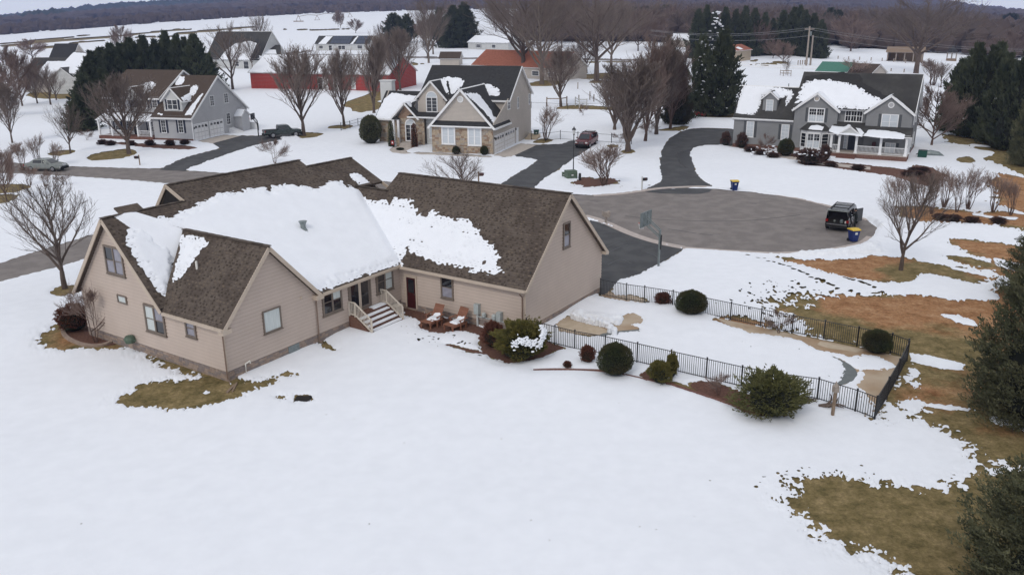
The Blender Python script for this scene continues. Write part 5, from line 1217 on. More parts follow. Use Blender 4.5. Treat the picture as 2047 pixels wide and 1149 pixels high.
R.roofsnow(gp,[(.05,.4),(.45,.3),(.6,2.4),(.3,3.1),(.05,3.1)],th=.07,res=.06,rough=.12,px=False)
R.roofsnow(plWg,[zr(*p) for p in ((112,512),(218,232),(400,240),(560,258),(655,280),(685,320),(660,370),(640,420),(592,455),(600,350),(540,370),(470,292),(395,350),(385,420),(360,470),(345,530))],th=.12,res=.09,rough=.25,comb=.3,lim=ordered([plWg.inv(A0(*p)) for p in ((-Lw - .2,gd - .3,hel - .2),(-.02,gd - .3,hel - .2),(-.02,gd + lw - .1,lr - .1),(-Lw - .2,gd + lw - .1,lr - .1))]))
gp = slope_plane(A0(dx0 - .25,bk,zt_ - .2),A0(dx0 - .25,dw - .25,zt_ - .2),A0(um * 0 + (dx0 + dx1) / 2,bk,ap))
gpr = slope_plane(A0(dx1 + .25,dw - .25,zt_ - .25 * so),A0(dx1 + .25,bk,zt_ - .25 * so),A0((dx0 + dx1) / 2,dw - .25,ap)); L1 = bk - dw
R.roofsnow(gpr,[(.15,.1),(dback - dw,.1),(L1,1.3),(.25,1.3)],th=.09,res=.06,rough=.1,px=False)
mb = MB(); a_ = plWg.p(3.9,(lr - hel) * 1.33); fascia(R,[],wt)
R.boxp('chimney_pipe',(-1.9,-1.8,gd + lw + .3,gd + lw + .4,lr - .2,lr + .35),M['galv'])

# ---------------------------------------------------------------- stone and siding house, middle
zm = lambda X_,Y_: (700 + X_ / 5.524,120 + Y_ / 5.524)
Q = House('stone_front_house',-10.244,109.985,-.303,label='beige house with stone front, charcoal roof and arched upstairs window, in the middle distance',cat='house')
Wq,st,hg,he,hr,Dm,wm,ml = 8.35,3.73,8.21,6.46,10.36,10.75,6.70,12.8
cr,rk_,SG = M['cream'],M['roofblack'],M['shutter_grey']
ul = Wq - ml
def stonewall(Hs,p0,p1,z0,z1,top=None,sc_=.34,skip=()):
    """coursed field stones, each a raised irregular block, joined"""
    pl = Hs.wallpl(p0,p1); L_ = math.hypot(p1[0] - p0[0],p1[1] - p0[1]); mb = MB(); r_ = random.Random(int(L_ * 100))
    mb.face([pl.p(0,z0),pl.p(L_,z0),pl.p(L_,z1),pl.p(0,z1)],0); mb.face([pl.p(0,z1,0),pl.p(L_,z1,0),pl.p(L_,z1,-.2),pl.p(0,z1,-.2)],0)
    y = z0
    while y < z1 - .05:
        hh = r_.uniform(.14,.30); y2 = min(y + hh,z1); x = -r_.uniform(0,.3)
        while x < L_:
            wd = r_.uniform(.22,.62); a = max(x,0) + .012; b = min(x + wd,L_) - .012
            if b - a > .05:
                j = lambda: r_.uniform(-.02,.02); h_ = r_.uniform(.015,.05); mi = 1 + r_.choice([0,0,0,1,2])
                c_ = [(a + j(),y + .012),(b + j(),y + .012 + j()),(b + j(),y2 - .012),((a + b) / 2,y2 - .005),(a + j(),y2 - .012 + j())]
                c_ = [(min(max(p[0],.002),L_ - .002),p[1]) for p in c_]
                mb.face([pl.p(p[0],p[1],h_) for p in c_],mi)
                for k in range(5): p_,q_ = c_[k],c_[(k + 1) % 5]; mb.face([pl.p(*p_,0),pl.p(*q_,0),pl.p(*q_,h_),pl.p(*p_,h_)],mi)
            x += wd
        y += hh
    Hs.part('stonework',mb,[M['mortar']] + M['stone'],kind='stuff'); return pl
stonewall(Q,(0,0),(Wq,0),-.1,st); pf = Plane((0,-.05,0),(1,0,0),(0,0,1))
pgab = Plane((0,.05,0),(1,0,0),(0,0,1)); mb = MB(); lapped(mb,pgab,[(0,st),(Wq,st),(Wq / 2,hg - .1)],.16,.016,y0=st,lap_shade=1); Q.part('siding',mb,[cr,M['lap_shade_grey']],kind='stuff')
psr = Q.wall((Wq,0),(Wq,wm + Dm),[(wm + Dm,he),(wm + Dm / 2,hr - .1),(wm,he),(0,st)],cr,z0=-.1,lap=.16)
Q.wall((Wq,wm + Dm),(ul,wm + Dm),[(ml,he),(0,he)],cr,z0=-.2); Q.wall((ul,wm + Dm),(ul,wm),[(Dm,he),(Dm / 2,hr - .1),(0,he)],cr,z0=-.2,lap=.16)
pmf = Q.wall((ul,wm),(Wq,wm),[(ml,he),(0,he)],cr,z0=-.1,lap=.16)
Q.wall((0,wm),(0,0),[(wm,st),(0,st)],cr,z0=-.1,lap=.16)
sg_ = (hg - st) / (Wq / 2); smq = (hr - he) / (Dm / 2)
Q.roof([[A0(-.4,-.35,st - .4 * sg_),A0(Wq / 2,-.35,hg),A0(Wq / 2,wm + (hg - he) / smq,hg),A0(-.4,wm,st - .4 * sg_)],[A0(Wq / 2,-.35,hg),A0(Wq + .35,-.35,st - .35 * sg_),A0(Wq + .35,wm,st - .35 * sg_),A0(Wq / 2,wm + (hg - he) / smq,hg)]],rk_,wt)
fascia(Q,[(A0(-.4,-.38,st - .4 * sg_),A0(Wq / 2,-.38,hg)),(A0(Wq / 2,-.38,hg),A0(Wq + .35,-.38,st - .35 * sg_)),(A0(Wq + .38,-.3,st - .35 * sg_ + .05),A0(Wq + .38,wm,st - .35 * sg_ + .05))],wt,.09,.26)
Q.roof([[A0(.0,-.45,st - .18),A0(Wq,-.45,st - .18),A0(Wq - .3,.02,st + .42),A0(.3,.02,st + .42)]],rk_,wt,t=.1)
fascia(Q,[(A0(0,-.47,st - .18),A0(Wq,-.47,st - .18))],wt,.08,.18,.05)
Q.roof([[A0(ul - .2,wm - .3,he - .3 * smq),A0(Wq + .25,wm - .3,he - .3 * smq),A0(Wq + .25,wm + Dm / 2,hr),A0(ul - .2,wm + Dm / 2,hr)],[A0(ul - .2,wm + Dm / 2,hr),A0(Wq + .25,wm + Dm / 2,hr),A0(Wq + .25,wm + Dm + .3,he - .2),A0(ul - .2,wm + Dm + .3,he - .2)]],rk_,wt)
fascia(Q,[(A0(Wq + .28,wm - .3,he - .2),A0(Wq + .28,wm + Dm / 2,hr)),(A0(Wq + .28,wm + Dm / 2,hr),A0(Wq + .28,wm + Dm + .3,he - .2)),(A0(Wq / 2 + 1.5,wm - .32,he - .22),A0(Wq + .25,wm - .32,he - .22))],wt)
# arched-window gable
wa = wm - .6; pa = Plane((0,wa,0),(1,0,0),(0,0,1))
ga0 = Q.px2plane(zm(745,405),pa); ga1 = Q.px2plane(zm(1050,412),pa); gap = Q.px2plane(zm(875,228),pa); zz0 = Q.px2plane(zm(900,585),pa)[1]; gze = (ga0[1] + ga1[1]) / 2
gum = (ga0[0] + ga1[0]) / 2; gpk = gap[1]
mb = MB(); lapped(mb,pa,[(ga0[0],zz0 - .5),(ga1[0],zz0 - .5),(ga1[0],gze),(gum,gpk),(ga0[0],gze)],.16,.016,y0=zz0 - .5)
mb.face([(ga0[0],wa,zz0 - .5),(ga0[0],wa,gze),(ga0[0],wm + .3,gze),(ga0[0],wm + .3,zz0 - .5)]); mb.face([(ga1[0],wa,zz0 - .5),(ga1[0],wm + .3,zz0 - .5),(ga1[0],wm + .3,gze),(ga1[0],wa,gze)]); Q.part('siding',mb,cr,kind='stuff')
sa = (gpk - gze) / (gum - ga0[0]); bkq = wm + (gpk - he) / smq + .1
Q.roof([[A0(ga0[0] - .35,wa - .3,gze - .35 * sa),A0(gum,wa - .3,gpk),A0(gum,bkq,gpk),A0(ga0[0] - .35,wm + .1,gze - .35 * sa)],[A0(gum,wa - .3,gpk),A0(ga1[0] + .35,wa - .3,gze - .35 * sa),A0(ga1[0] + .35,wm + .1,gze - .35 * sa),A0(gum,bkq,gpk)]],rk_,wt)
fascia(Q,[(A0(ga0[0] - .35,wa - .32,gze - .35 * sa),A0(gum,wa - .32,gpk)),(A0(gum,wa - .32,gpk),A0(ga1[0] + .35,wa - .32,gze - .35 * sa))],wt,.08,.22,.1)
for u_ in (ga0[0] - .1,ga1[0] + .1):
    mb = MB(); mb.prism([(u_ - .35,gze - .35),(u_ + .35,gze - .35),(u_,gze + .05)],1,wa - .3,wa - .01); Q.part('eave_return',mb,rk_)
# arched window: frame, panes
ax0,ax1,ay0,ay1 = wpx(Q,pa,(838,345),(965,578),zm)
def arch(Hs,pl,x0,x1,y0,y1,trim,glass,tw=.13,h=.07,name='arched_window'):
    r_ = (x1 - x0) / 2; xm = (x0 + x1) / 2; ys_ = y1 - r_; mb = MB(); N = 12
    out = [(x0,y0),(x1,y0)] + [(xm + r_ * math.cos(t),ys_ + r_ * math.sin(t)) for t in np.linspace(0,PI,N)]
    inn = [(x0 + tw,y0 + tw),(x1 - tw,y0 + tw)] + [(xm + (r_ - tw) * math.cos(t),ys_ + (r_ - tw) * math.sin(t)) for t in np.linspace(0,PI,N)]
    for k in range(len(out)):
        j = (k + 1) % len(out); mb.face([pl.p(*out[k],h),pl.p(*out[j],h),pl.p(*inn[j],h),pl.p(*inn[k],h)]); mb.face([pl.p(*out[k],0),pl.p(*out[j],0),pl.p(*out[j],h),pl.p(*out[k],h)])
    Hs.onwall(mb,pl,x0 + tw,x1 - tw,ys_ - .05,ys_ + .05,0,h - .01); Hs.onwall(mb,pl,xm - .05,xm + .05,y0 + tw,ys_ - .05,0,h - .014)
    for i in range(1,4): yy = y0 + tw + (ys_ - y0 - tw) * i / 4; Hs.onwall(mb,pl,x0 + tw,x1 - tw,yy - .015,yy + .015,0,h - .02)
    w_ = Hs.part(name,mb,trim)
    g = MB(); g.face([pl.p(*p,.03) for p in inn[2:]]); Hs.part('pane',g,M['blind'],w_)
    for a,b in ((x0 + tw,xm - .05),(xm + .05,x1 - tw)):
        g = MB(); Hs.onwall(g,pl,a,b,y0 + tw,ys_ - .05,0,.028); Hs.part('pane',g,glass,w_)
arch(Q,pa,ax0,ax1,ay0,ay1,wt,M['glass'])
# porch roof strip under it, entry gable with stone arch
wp = wm - 2.2
zs0 = Q.px2plane(zm(860,632),Plane((0,wp,0),(1,0,0),(0,0,1)))[1]; zs1 = zz0
Q.roof([[A0(ga0[0] - 1.0,wp,zs0),A0(-.05,wp,zs0),A0(-.05,wa,zs1 + .1),A0(ga0[0] - .6,wa,zs1 + .1)]],rk_,wt)
fascia(Q,[(A0(ga0[0] - 1.0,wp - .02,zs0),A0(-.05,wp - .02,zs0))],wt,.08,.2,.08)
we_ = wm - 1.6
pe_ = Plane((0,we_,0),(1,0,0),(0,0,1)); e0 = Q.px2plane(zm(455,632),Plane((0,we_ - .6,0),(1,0,0),(0,0,1))); e1 = Q.px2plane(zm(752,650),Plane((0,we_ - .6,0),(1,0,0),(0,0,1))); ea = Q.px2plane(zm(598,470),Plane((0,we_ - .6,0),(1,0,0),(0,0,1)))
ez = (e0[1] + e1[1]) / 2; em = (e0[0] + e1[0]) / 2
stonewall(Q,(e0[0] + .5,we_),(e1[0] + .6,we_),-.1,ez - .1)
mb = MB(); xs_ = np.linspace(e0[0] + .55,e1[0] - .45,9)
mb.face([(e0[0] + .55,we_ - .005,ez - .1),(e1[0] - .45,we_ - .005,ez - .1),(em,we_ - .005,ea[1] - .25)]); Q.part('gable_stone',mb,M['stone'][1])
se = (ea[1] - ez) / (em - e0[0])
Q.roof([[A0(e0[0] - .1,we_ - .75,ez - .1 * se),A0(em,we_ - .75,ea[1]),A0(em,wa + .3,ea[1]),A0(e0[0] - .1,wa,ez - .1 * se)],[A0(em,we_ - .75,ea[1]),A0(e1[0] + .1,we_ - .75,ez - .1 * se),A0(e1[0] + .1,wa,ez - .1 * se),A0(em,wa + .3,ea[1])]],rk_,wt)
fascia(Q,[(A0(e0[0] - .1,we_ - .77,ez - .1 * se),A0(em,we_ - .77,ea[1])),(A0(em,we_ - .77,ea[1]),A0(e1[0] + .1,we_ - .77,ez - .1 * se))],wt,.08,.22,.1)
arch(Q,Plane((0,we_ - .05,0),(1,0,0),(0,0,1)),em - .25,em + 1.35,.55,ez - .15,wt,M['glass'],tw=.16,name='arched_entry')
for u_ in (e0[0] + .25,e0[0] + .95):
    mb = MB(); mb.box(u_ - .14,u_ + .14,we_ - .65,we_ - .38,.0,ez - .15); Q.part('column',mb,wt)
mb = MB(); mb.prism([(e0[0] - .1,ez - .25),(e0[0] + 1.3,ez - .25),(e0[0] + .6,ez + .15)],1,we_ - .7,we_ - .3); Q.part('eave_return',mb,rk_)
mb = MB(); mb.box(em - .6,em + 1.7,we_ - 1.6,we_ - .05,-.1,.5); Q.part('entry_stoop',mb,M['concrete']); steps(Q,em - .4,em + 1.5,we_ - 1.6,2,.5,.35,M['concrete'])
for u_ in (em - .7,em + 1.8): stonewall(Q,(u_ - .25,we_ - 1.65),(u_ + .25,we_ - 1.65),-.1,1.25)
Q.wall((e1[0] + .6,wm - .9),(0,wm - .9),[(-e1[0] - .6,zs0 + .2),(0,zs0 + .2)],M['pale'],z0=-.1);
pbay = Q.wallpl((0,wm - .9),(1,wm - .9)); Q.window(pbay,e1[0] + 1.0,e1[0] + 1.9,1.0,2.9,wt,M['blind'],grid=(2,4));
# left one-storey wing
wl0 = Q.px2plane(zm(310,610),Plane((0,wm - .6,0),(1,0,0),(0,0,1))); uL = wl0[0]; zl = min(wl0[1],3.6)
stonewall(Q,(uL,wm - .6),(e0[0] + .6,wm - .6),-.1,zl); Q.wall((uL,wm + 7),(uL,wm - .6),[(7.6,zl),(3.8,zl + 3.4),(0,zl)],cr,z0=-.2)
mb = MB(); mb.box(uL + 1.95,uL + 2.25,wm - .72,wm - .58,0,zl - .1); Q.part('corner_trim',mb,wt)
Q.roof([[A0(uL - .4,wm - 1.0,zl - .2),A0(e0[0] + 1.5,wm - 1.0,zl - .2),A0(e0[0] + 2.5,wm + 3.2,zl + 3.3),A0(uL - .4,wm + 3.2,zl + 3.3)],[A0(uL - .4,wm + 3.2,zl + 3.3),A0(ul,wm + 3.2,zl + 3.3),A0(ul,wm + 7.3,zl),A0(uL - .4,wm + 7.3,zl)]],rk_,wt)
fascia(Q,[(A0(uL - .4,wm - 1.02,zl - .2),A0(e0[0],wm - 1.02,zl - .2))],wt,.1,.2,.06)
plq = slope_plane(A0(uL - .4,wm - 1.0,zl - .2),A0(uL + 1,wm - 1.0,zl - .2),A0(uL - .4,wm + 3.2,zl + 3.3))
Lq = e0[0] + .6 - uL
Q.roofsnow(plq,[(.02,.0),(Lq * .75,.0),(Lq + 1.4,3.3),(Lq + 2.6,4.4),(1.0,5.0),(.25,4.0)],th=.12,res=.1,rough=.2,px=False)
mb = MB(); c_ = Q.px2plane(zm(415,360),Plane((0,wm + 4.5,0),(1,0,0),(0,0,1))); mb.box(c_[0] - .9,c_[0] + .9,wm + 4.0,wm + 5.2,-.2,c_[1] + 1.6); mb.box(c_[0] - 1.0,c_[0] + 1.0,wm + 3.9,wm + 5.3,c_[1] + 1.6,c_[1] + 1.75); Q.part('chimney',mb,M['pale'])
pgr = M['blind']
win(Q,pf,(1010,735),(1162,932),zm,wt,pgr,units=2,grid=(1,2),tw=.18); win(Q,pf,(1298,745),(1452,948),zm,wt,pgr,units=2,grid=(1,2),tw=.18)
vent_disc(Q,pgab,zm(1217,435),.42,M['white'],M['pale'])
win(Q,psr,(1733,445),(1762,545),zm,wt,M['glass'],grid=(2,2),tw=.07); win(Q,psr,(1840,410),(1858,535),zm,wt,M['glass'],grid=(2,2),tw=.07); win(Q,psr,(1967,372),(1982,490),zm,wt,M['glass'],grid=(1,2),tw=.05)
for a,b in (((1592,815),(1700,1035)),((1706,775),(1815,985))):
    x0,x1,y0,y1 = wpx(Q,psr,a,b,zm); Q.garage_door(psr,x0 + .1,x1 - .1,-.02,2.25,M['white'],M['glass'])
x0,x1,y0,y1 = wpx(Q,psr,(1830,760),(1862,900),zm); Q.door(psr,x0,x0 + .9,.1,2.1,M['white'],wt)
for X_,Y_ in ((1588,880),(1822,790)):
    x,y = Q.px2plane(zm(X_,Y_),psr); mb = MB(); c_ = psr.p(x,2.1,.12); mb.lathe([(.03,-.15),(.09,-.08),(.09,.08),(.02,.15)],tuple(c_),6); Q.part('wall_lamp',mb,M['black'])
for pl,p_,th_ in ((slope_plane(A0(Wq + .35,-.35,st - .35 * sg_),A0(Wq + .35,wm,st - .35 * sg_),A0(Wq / 2,-.35,hg)),((1270,375),(1300,362),(1350,368),(1400,372),(1440,400),(1480,460),(1520,510),(1560,560),(1580,620),(1640,650),(1662,685),(1590,712),(1540,640),(1470,560),(1400,490),(1330,430)),.1),):
    Q.roofsnow(pl,[zm(*p) for p in p_],th=th_,res=.08,rough=.35,comb=.3,holes=[([zm(*p) for p in ((1500,480),(1530,500),(1600,600),(1590,600))],.3)])
    Q.roofsnow(pl,[zm(*p) for p in ((1665,590),(1700,600),(1732,650),(1710,655))],th=.07,res=.07,rough=.15,comb=.3)
plm = slope_plane(A0(0,wm,he),A0(1,wm,he),A0(0,wm + Dm / 2,hr))
Q.roofsnow(plm,[zm(*p) for p in ((930,230),(1030,190),(1110,188),(1180,195),(1240,215),(1255,260),(1240,290),(1200,320),(1140,385),(1090,390),(1020,330))],th=.12,res=.1,rough=.4,comb=.4,holes=[([zm(*p) for p in ((1060,230),(1080,235),(1095,300),(1120,380),(1095,385),(1075,300))],.2)])
Q.roofsnow(plm,[zm(*p) for p in ((1455,255),(1490,262),(1540,270),(1600,300),(1650,325),(1655,370),(1630,400),(1530,400),(1480,340))],th=.12,res=.1,rough=.4,comb=.4)
pge = slope_plane(A0(e1[0] + .1,we_ - .75,ez - .1 * se),A0(e1[0] + .1,wa,ez - .1 * se),A0(em,we_ - .75,ea[1]))
Q.roofsnow(pge,[zm(*p) for p in ((612,462),(660,460),(680,500),(670,525),(640,500))],th=.06,res=.06,rough=.15)
mb = MB(); x,y = Q.px2plane(zm(1900,900),Plane((0,0,0),(1,0,0),(0,1,0))); y_ = 14.2; mb.prism([(y_ - 1.6,0),(y_ + 1.6,0),(y_ + 1.6,.75)],0,Wq + .2,Wq + 1.9); Q.part('ramp',mb,M['deckdry'],label='tan bulkhead ramp beside the garage doors')

# ---------------------------------------------------------------- light grey house with brown roof, left
zl_ = lambda X_,Y_: (150 + X_ / 5.524,120 + Y_ / 5.524)
K = House('farmhouse',-45.167,120.614,-.268,label='light grey house with brown roof, navy shutters and two garage doors, on the left',cat='house')
Wg,Dk,hk,hrk,Lm,wmk,hem,hrm,gmk = 6.44,14.02,3.61,8.75,9.32,1.93,6.03,9.41,5.99
lg,rn,nv = M['lightgrey'],M['roofbrown'],M['shutter_navy']
kf = K.wall((-Wg,0),(0,0),[(Wg,hk),(0,hk)],lg,z0=.4,lap=.16); kg = K.wall((0,0),(0,Dk),[(Dk,hk),(Dk / 2,hrk - .1),(0,hk)],lg,z0=.15,lap=.16)
K.wall((0,Dk),(-Wg,Dk),[(Wg,hk),(0,hk)],lg,z0=-.2); K.wall((-Wg,Dk),(-Wg,0),[(Dk,hk),(Dk / 2,hrk - .1),(0,hk)],lg,z0=-.2,lap=.3)
km = K.wall((-Wg - Lm,wmk),(-Wg,wmk),[(Lm,hem),(0,hem)],lg,z0=.4,lap=.16)
K.wall((-Wg,wmk),(-Wg,wmk + 2 * gmk),[(2 * gmk,hem),(gmk,hrm - .1),(0,hem)],lg,z0=hk,lap=.16); K.wall((-Wg - Lm,wmk + 2 * gmk),(-Wg - Lm,wmk),[(2 * gmk,hem),(gmk,hrm - .1),(0,hem)],lg,z0=-.2,lap=.16)
K.foundation((-Wg,0),(0,0),-.3,.4,BR,bw=.3,bh=.11); K.foundation((-Wg - Lm,wmk),(-Wg,wmk),-.3,.4,BR,bw=.3,bh=.11); K.foundation((0,0),(0,Dk),-.3,.15,[M['mortar'],M['concrete']],bw=1.2,bh=.4)
sk = (hrk - hk) / (Dk / 2); sm = (hrm - hem) / gmk
K.roof([[A0(-Wg - .1,-.35,hk - .35 * sk),A0(.25,-.35,hk - .35 * sk),A0(.25,Dk / 2,hrk),A0(-Wg - .1,Dk / 2,hrk)],[A0(-Wg - .1,Dk / 2,hrk),A0(.25,Dk / 2,hrk),A0(.25,Dk + .35,hk - .35 * sk),A0(-Wg - .1,Dk + .35,hk - .35 * sk)]],rn,wt)
fascia(K,[(A0(.28,-.35,hk - .35 * sk),A0(.28,Dk / 2,hrk)),(A0(.28,Dk / 2,hrk),A0(.28,Dk + .35,hk - .35 * sk)),(A0(-Wg - .1,-.38,hk - .35 * sk),A0(.25,-.38,hk - .35 * sk))],wt)
K.roof([[A0(-Wg - Lm - .3,wmk - .35,hem - .35 * sm),A0(-Wg + .3,wmk - .35,hem - .35 * sm),A0(-Wg + .3,wmk + gmk,hrm),A0(-Wg - Lm - .3,wmk + gmk,hrm)],[A0(-Wg - Lm - .3,wmk + gmk,hrm),A0(-Wg + .3,wmk + gmk,hrm),A0(-Wg + .3,wmk + 2 * gmk + .3,hem - .3 * sm),A0(-Wg - Lm - .3,wmk + 2 * gmk + .3,hem - .3 * sm)]],rn,wt)
fascia(K,[(A0(-Wg + .33,wmk - .35,hem - .35 * sm),A0(-Wg + .33,wmk + gmk,hrm)),(A0(-Wg + .33,wmk + gmk,hrm),A0(-Wg + .33,wmk + 2 * gmk,hem)),(A0(-Wg - Lm - .3,wmk - .38,hem - .35 * sm),A0(-Wg + .3,wmk - .38,hem - .35 * sm))],wt)
plK = slope_plane(A0(-Wg,0,hk),A0(0,0,hk),A0(-Wg,Dk / 2,hrk)); plKm = slope_plane(A0(-Wg - Lm,wmk,hem),A0(-Wg,wmk,hem),A0(-Wg - Lm,wmk + gmk,hrm))
# dormer
dwk = .75; pdk = Plane((0,dwk,0),(1,0,0),(0,0,1)); x0,x1,y0,y1 = wpx(K,pdk,(978,432),(1180,562),zl_); ak = K.px2plane(zl_(1042,305),pdk)[1]; um = (x0 + x1) / 2
zlo = hk + dwk * sk - .05; y1 = max(y1,zlo + 1.4); ak = max(ak,y1 + 1.1)
mb = MB(); lapped(mb,pdk,[(x0,zlo),(x1,zlo),(x1,y1),(um,ak),(x0,y1)],.16,.014,y0=zlo); bk1 = (y1 - hk) / sk
mb.face([(x0,dwk,zlo),(x0,dwk,y1),(x0,bk1,y1)]); mb.face([(x1,dwk,zlo),(x1,bk1,y1),(x1,dwk,y1)]); K.part('dormer',mb,M['pale'],kind='stuff')
so = (ak - y1) / (um - x0); bk2 = (ak - hk) / sk + .1
K.roof([[A0(x0 - .3,dwk - .3,y1 - .3 * so),A0(um,dwk - .3,ak),A0(um,bk2,ak),A0(x0 - .3,bk1 - .3,y1 - .3 * so)],[A0(um,dwk - .3,ak),A0(x1 + .3,dwk - .3,y1 - .3 * so),A0(x1 + .3,bk1 - .3,y1 - .3 * so),A0(um,bk2,ak)]],rn,wt,t=.12)
fascia(K,[(A0(x0 - .3,dwk - .32,y1 - .3 * so),A0(um,dwk - .32,ak)),(A0(um,dwk - .32,ak),A0(x1 + .3,dwk - .32,y1 - .3 * so)),(A0(x1 + .32,dwk - .3,y1 - .3 * so),A0(x1 + .32,bk1,y1 - .3 * so))],wt,.07,.18,.08)
win(K,pdk,(1020,437),(1135,550),zl_,wt,M['glass'],units=2,grid=(1,2),shutters=nv,tw=.09,sw=.28)
dpl = slope_plane(A0(x1 + .3,dwk - .3,y1 - .3 * so),A0(x1 + .3,bk2,y1 - .3 * so),A0(um,dwk - .3,ak)); Lk = bk2 - dwk
K.roofsnow(dpl,[(.5,.1),(bk1 - dwk - .2,.1),(Lk * .95,1.2),(Lk * .8,1.5),(.9,.75),(.4,.7)],th=.08,res=.07,rough=.15,px=False)
K.roofsnow(plK,[zl_(*p) for p in ((1100,280),(1150,180),(1215,185),(1205,225),(1180,275),(1130,282))],th=.08,res=.08,rough=.2)
K.roofsnow(plK,[zl_(*p) for p in ((1212,610),(1270,520),(1350,430),(1405,362),(1420,372),(1350,480),(1285,612))],th=.08,res=.08,rough=.15)
K.roofsnow(plK,[zl_(*p) for p in ((905,600),(925,585),(970,600),(960,612))],th=.06,res=.08,rough=.1)
K.roofsnow(plK,[zl_(*p) for p in ((1190,380),(1260,330),(1310,275),(1365,290),(1350,340),(1310,395),(1240,400))],th=.08,res=.08,rough=.3,comb=.3)
K.roofsnow(plKm,[zl_(*p) for p in ((650,310),(760,262),(830,242),(880,250),(885,290),(850,330),(790,370),(720,385))],th=.1,res=.09,rough=.35,comb=.35)
K.roofsnow(plKm,[zl_(*p) for p in ((372,385),(420,352),(480,345),(500,390),(440,398))],th=.1,res=.09,rough=.2)
# small front gable of the main block
pk = Plane((0,wmk - .7,0),(1,0,0),(0,0,1)); a0 = K.px2plane(zl_(530,380),pk); a1 = K.px2plane(zl_(722,383),pk); aa = K.px2plane(zl_(602,292),pk); gm_ = (a0[0] + a1[0]) / 2
mb = MB(); lapped(mb,pk,[(a0[0],hem - .5),(a1[0],hem - .5),(a1[0],hem - .1),(gm_,aa[1]),(a0[0],hem - .1)],.16,.014,y0=hem - .5); K.part('gable_wall',mb,M['pale'],kind='stuff')
s3 = (aa[1] - hem + .1) / (gm_ - a0[0]); b3 = wmk + (aa[1] - hem) / sm
K.roof([[A0(a0[0] - .25,wmk - 1.0,hem - .1 - .25 * s3),A0(gm_,wmk - 1.0,aa[1]),A0(gm_,b3,aa[1]),A0(a0[0] - .25,wmk,hem - .1 - .25 * s3)],[A0(gm_,wmk - 1.0,aa[1]),A0(a1[0] + .25,wmk - 1.0,hem - .1 - .25 * s3),A0(a1[0] + .25,wmk,hem - .1 - .25 * s3),A0(gm_,b3,aa[1])]],rn,wt,t=.12)
fascia(K,[(A0(a0[0] - .25,wmk - 1.02,hem - .1 - .25 * s3),A0(gm_,wmk - 1.02,aa[1])),(A0(gm_,wmk - 1.02,aa[1]),A0(a1[0] + .25,wmk - 1.02,hem - .1 - .25 * s3))],wt,.06,.18,.08)
# front porch
pzk = 3.1; K.roof([[A0(-Wg - Lm - .3,wmk - 2.3,pzk - .3),A0(-Wg - .05,wmk - 2.3,pzk - .3),A0(-Wg - .05,wmk - .02,pzk + .65),A0(-Wg - Lm - .3,wmk - .02,pzk + .65)]],rn,wt,t=.12)
kpp = slope_plane(A0(-Wg - Lm - .3,wmk - 2.3,pzk - .3),A0(-Wg - .05,wmk - 2.3,pzk - .3),A0(-Wg - Lm - .3,wmk - .02,pzk + .65)); K.roofsnow(kpp,[(.1,.02),(Lm + .1,.02),(Lm - .1,1.9),(Lm * .6,2.2),(.4,2.1)],th=.1,res=.1,rough=.25,px=False)
for i in range(5):
    u_ = -Wg - Lm + .1 + (Lm - .5) * i / 4; mb = MB(); mb.box(u_ - .11,u_ + .11,wmk - 2.2,wmk - 1.98,.5,pzk - .4); K.part('column',mb,wt)
mb = MB(); mb.box(-Wg - Lm,-Wg - .05,wmk - 2.3,wmk - .03,-.1,.5); K.part('porch_floor',mb,M['brick'])
for i in (0,1,3): u_ = -Wg - Lm + .1 + (Lm - .5) * i / 4; balustrade(K,(u_ + .11,wmk - 2.1,0),(u_ + (Lm - .5) / 4 - .11,wmk - 2.1,0),.5,.85,wt,.2)
win(K,kf,(953,663),(1008,805),zl_,wt,M['glass'],grid=(2,4),shutters=nv,tw=.07,sw=.3); win(K,kf,(1143,663),(1200,805),zl_,wt,M['glass'],grid=(2,4),shutters=nv,tw=.07,sw=.3)
for X_ in ((742,798),(852,912),(380,430),(480,535),(620,680)):
    win(K,km,(X_[0],420),(X_[1],533),zl_,wt,M['glass'],grid=(2,4),shutters=nv,tw=.08,sw=.28)
for u_ in (-Wg - Lm + 1.2,-Wg - Lm + 3.2,-Wg - 2.4): K.window(km,u_ + Wg + Lm,u_ + Wg + Lm + .95,.9,2.5,wt,M['glass'],grid=(2,4),shutters=nv,tw=.08,sw=.28)
K.door(km,4.4,5.35,.5,2.6,M['doordark'],wt)
for a,b in (((1485,395),(1530,508)),((1640,368),(1686,476)),((1668,585),(1711,714)),((1845,552),(1870,668))): win(K,kg,a,b,zl_,wt,M['glass'],grid=(2,4),tw=.05)
x0,x1,_,_ = wpx(K,kg,(1322,720),(1470,890),zl_); K.garage_door(kg,x0,x1,.0,2.3,M['white'],M['glass']); x0,x1,_,_ = wpx(K,kg,(1492,680),(1638,850),zl_); K.garage_door(kg,x0,x1,.0,2.3,M['white'],M['glass'])
vx = K.px2plane(zl_(1775,760),kg)[0];
mb = MB(); lapped(mb,K.wallpl((0,vx - .2),(1.3,vx - .2)),[(0,0),(1.3,0),(1.3,2.6),(0,2.6)],.16,.014,y0=0); lapped(mb,K.wallpl((1.3,vx - .2),(1.3,vx + 2.0)),[(0,0),(2.2,0),(2.2,2.6),(1.1,3.4),(0,2.6)],.16,.014,y0=0); K.part('vestibule',mb,lg,kind='stuff')
K.roof([[A0(0,vx - .4,2.45),A0(1.5,vx - .4,2.45),A0(1.5,vx + .9,3.5),A0(0,vx + .9,3.5)],[A0(0,vx + .9,3.5),A0(1.5,vx + .9,3.5),A0(1.5,vx + 2.2,2.45),A0(0,vx + 2.2,2.45)]],rn,wt,t=.1)
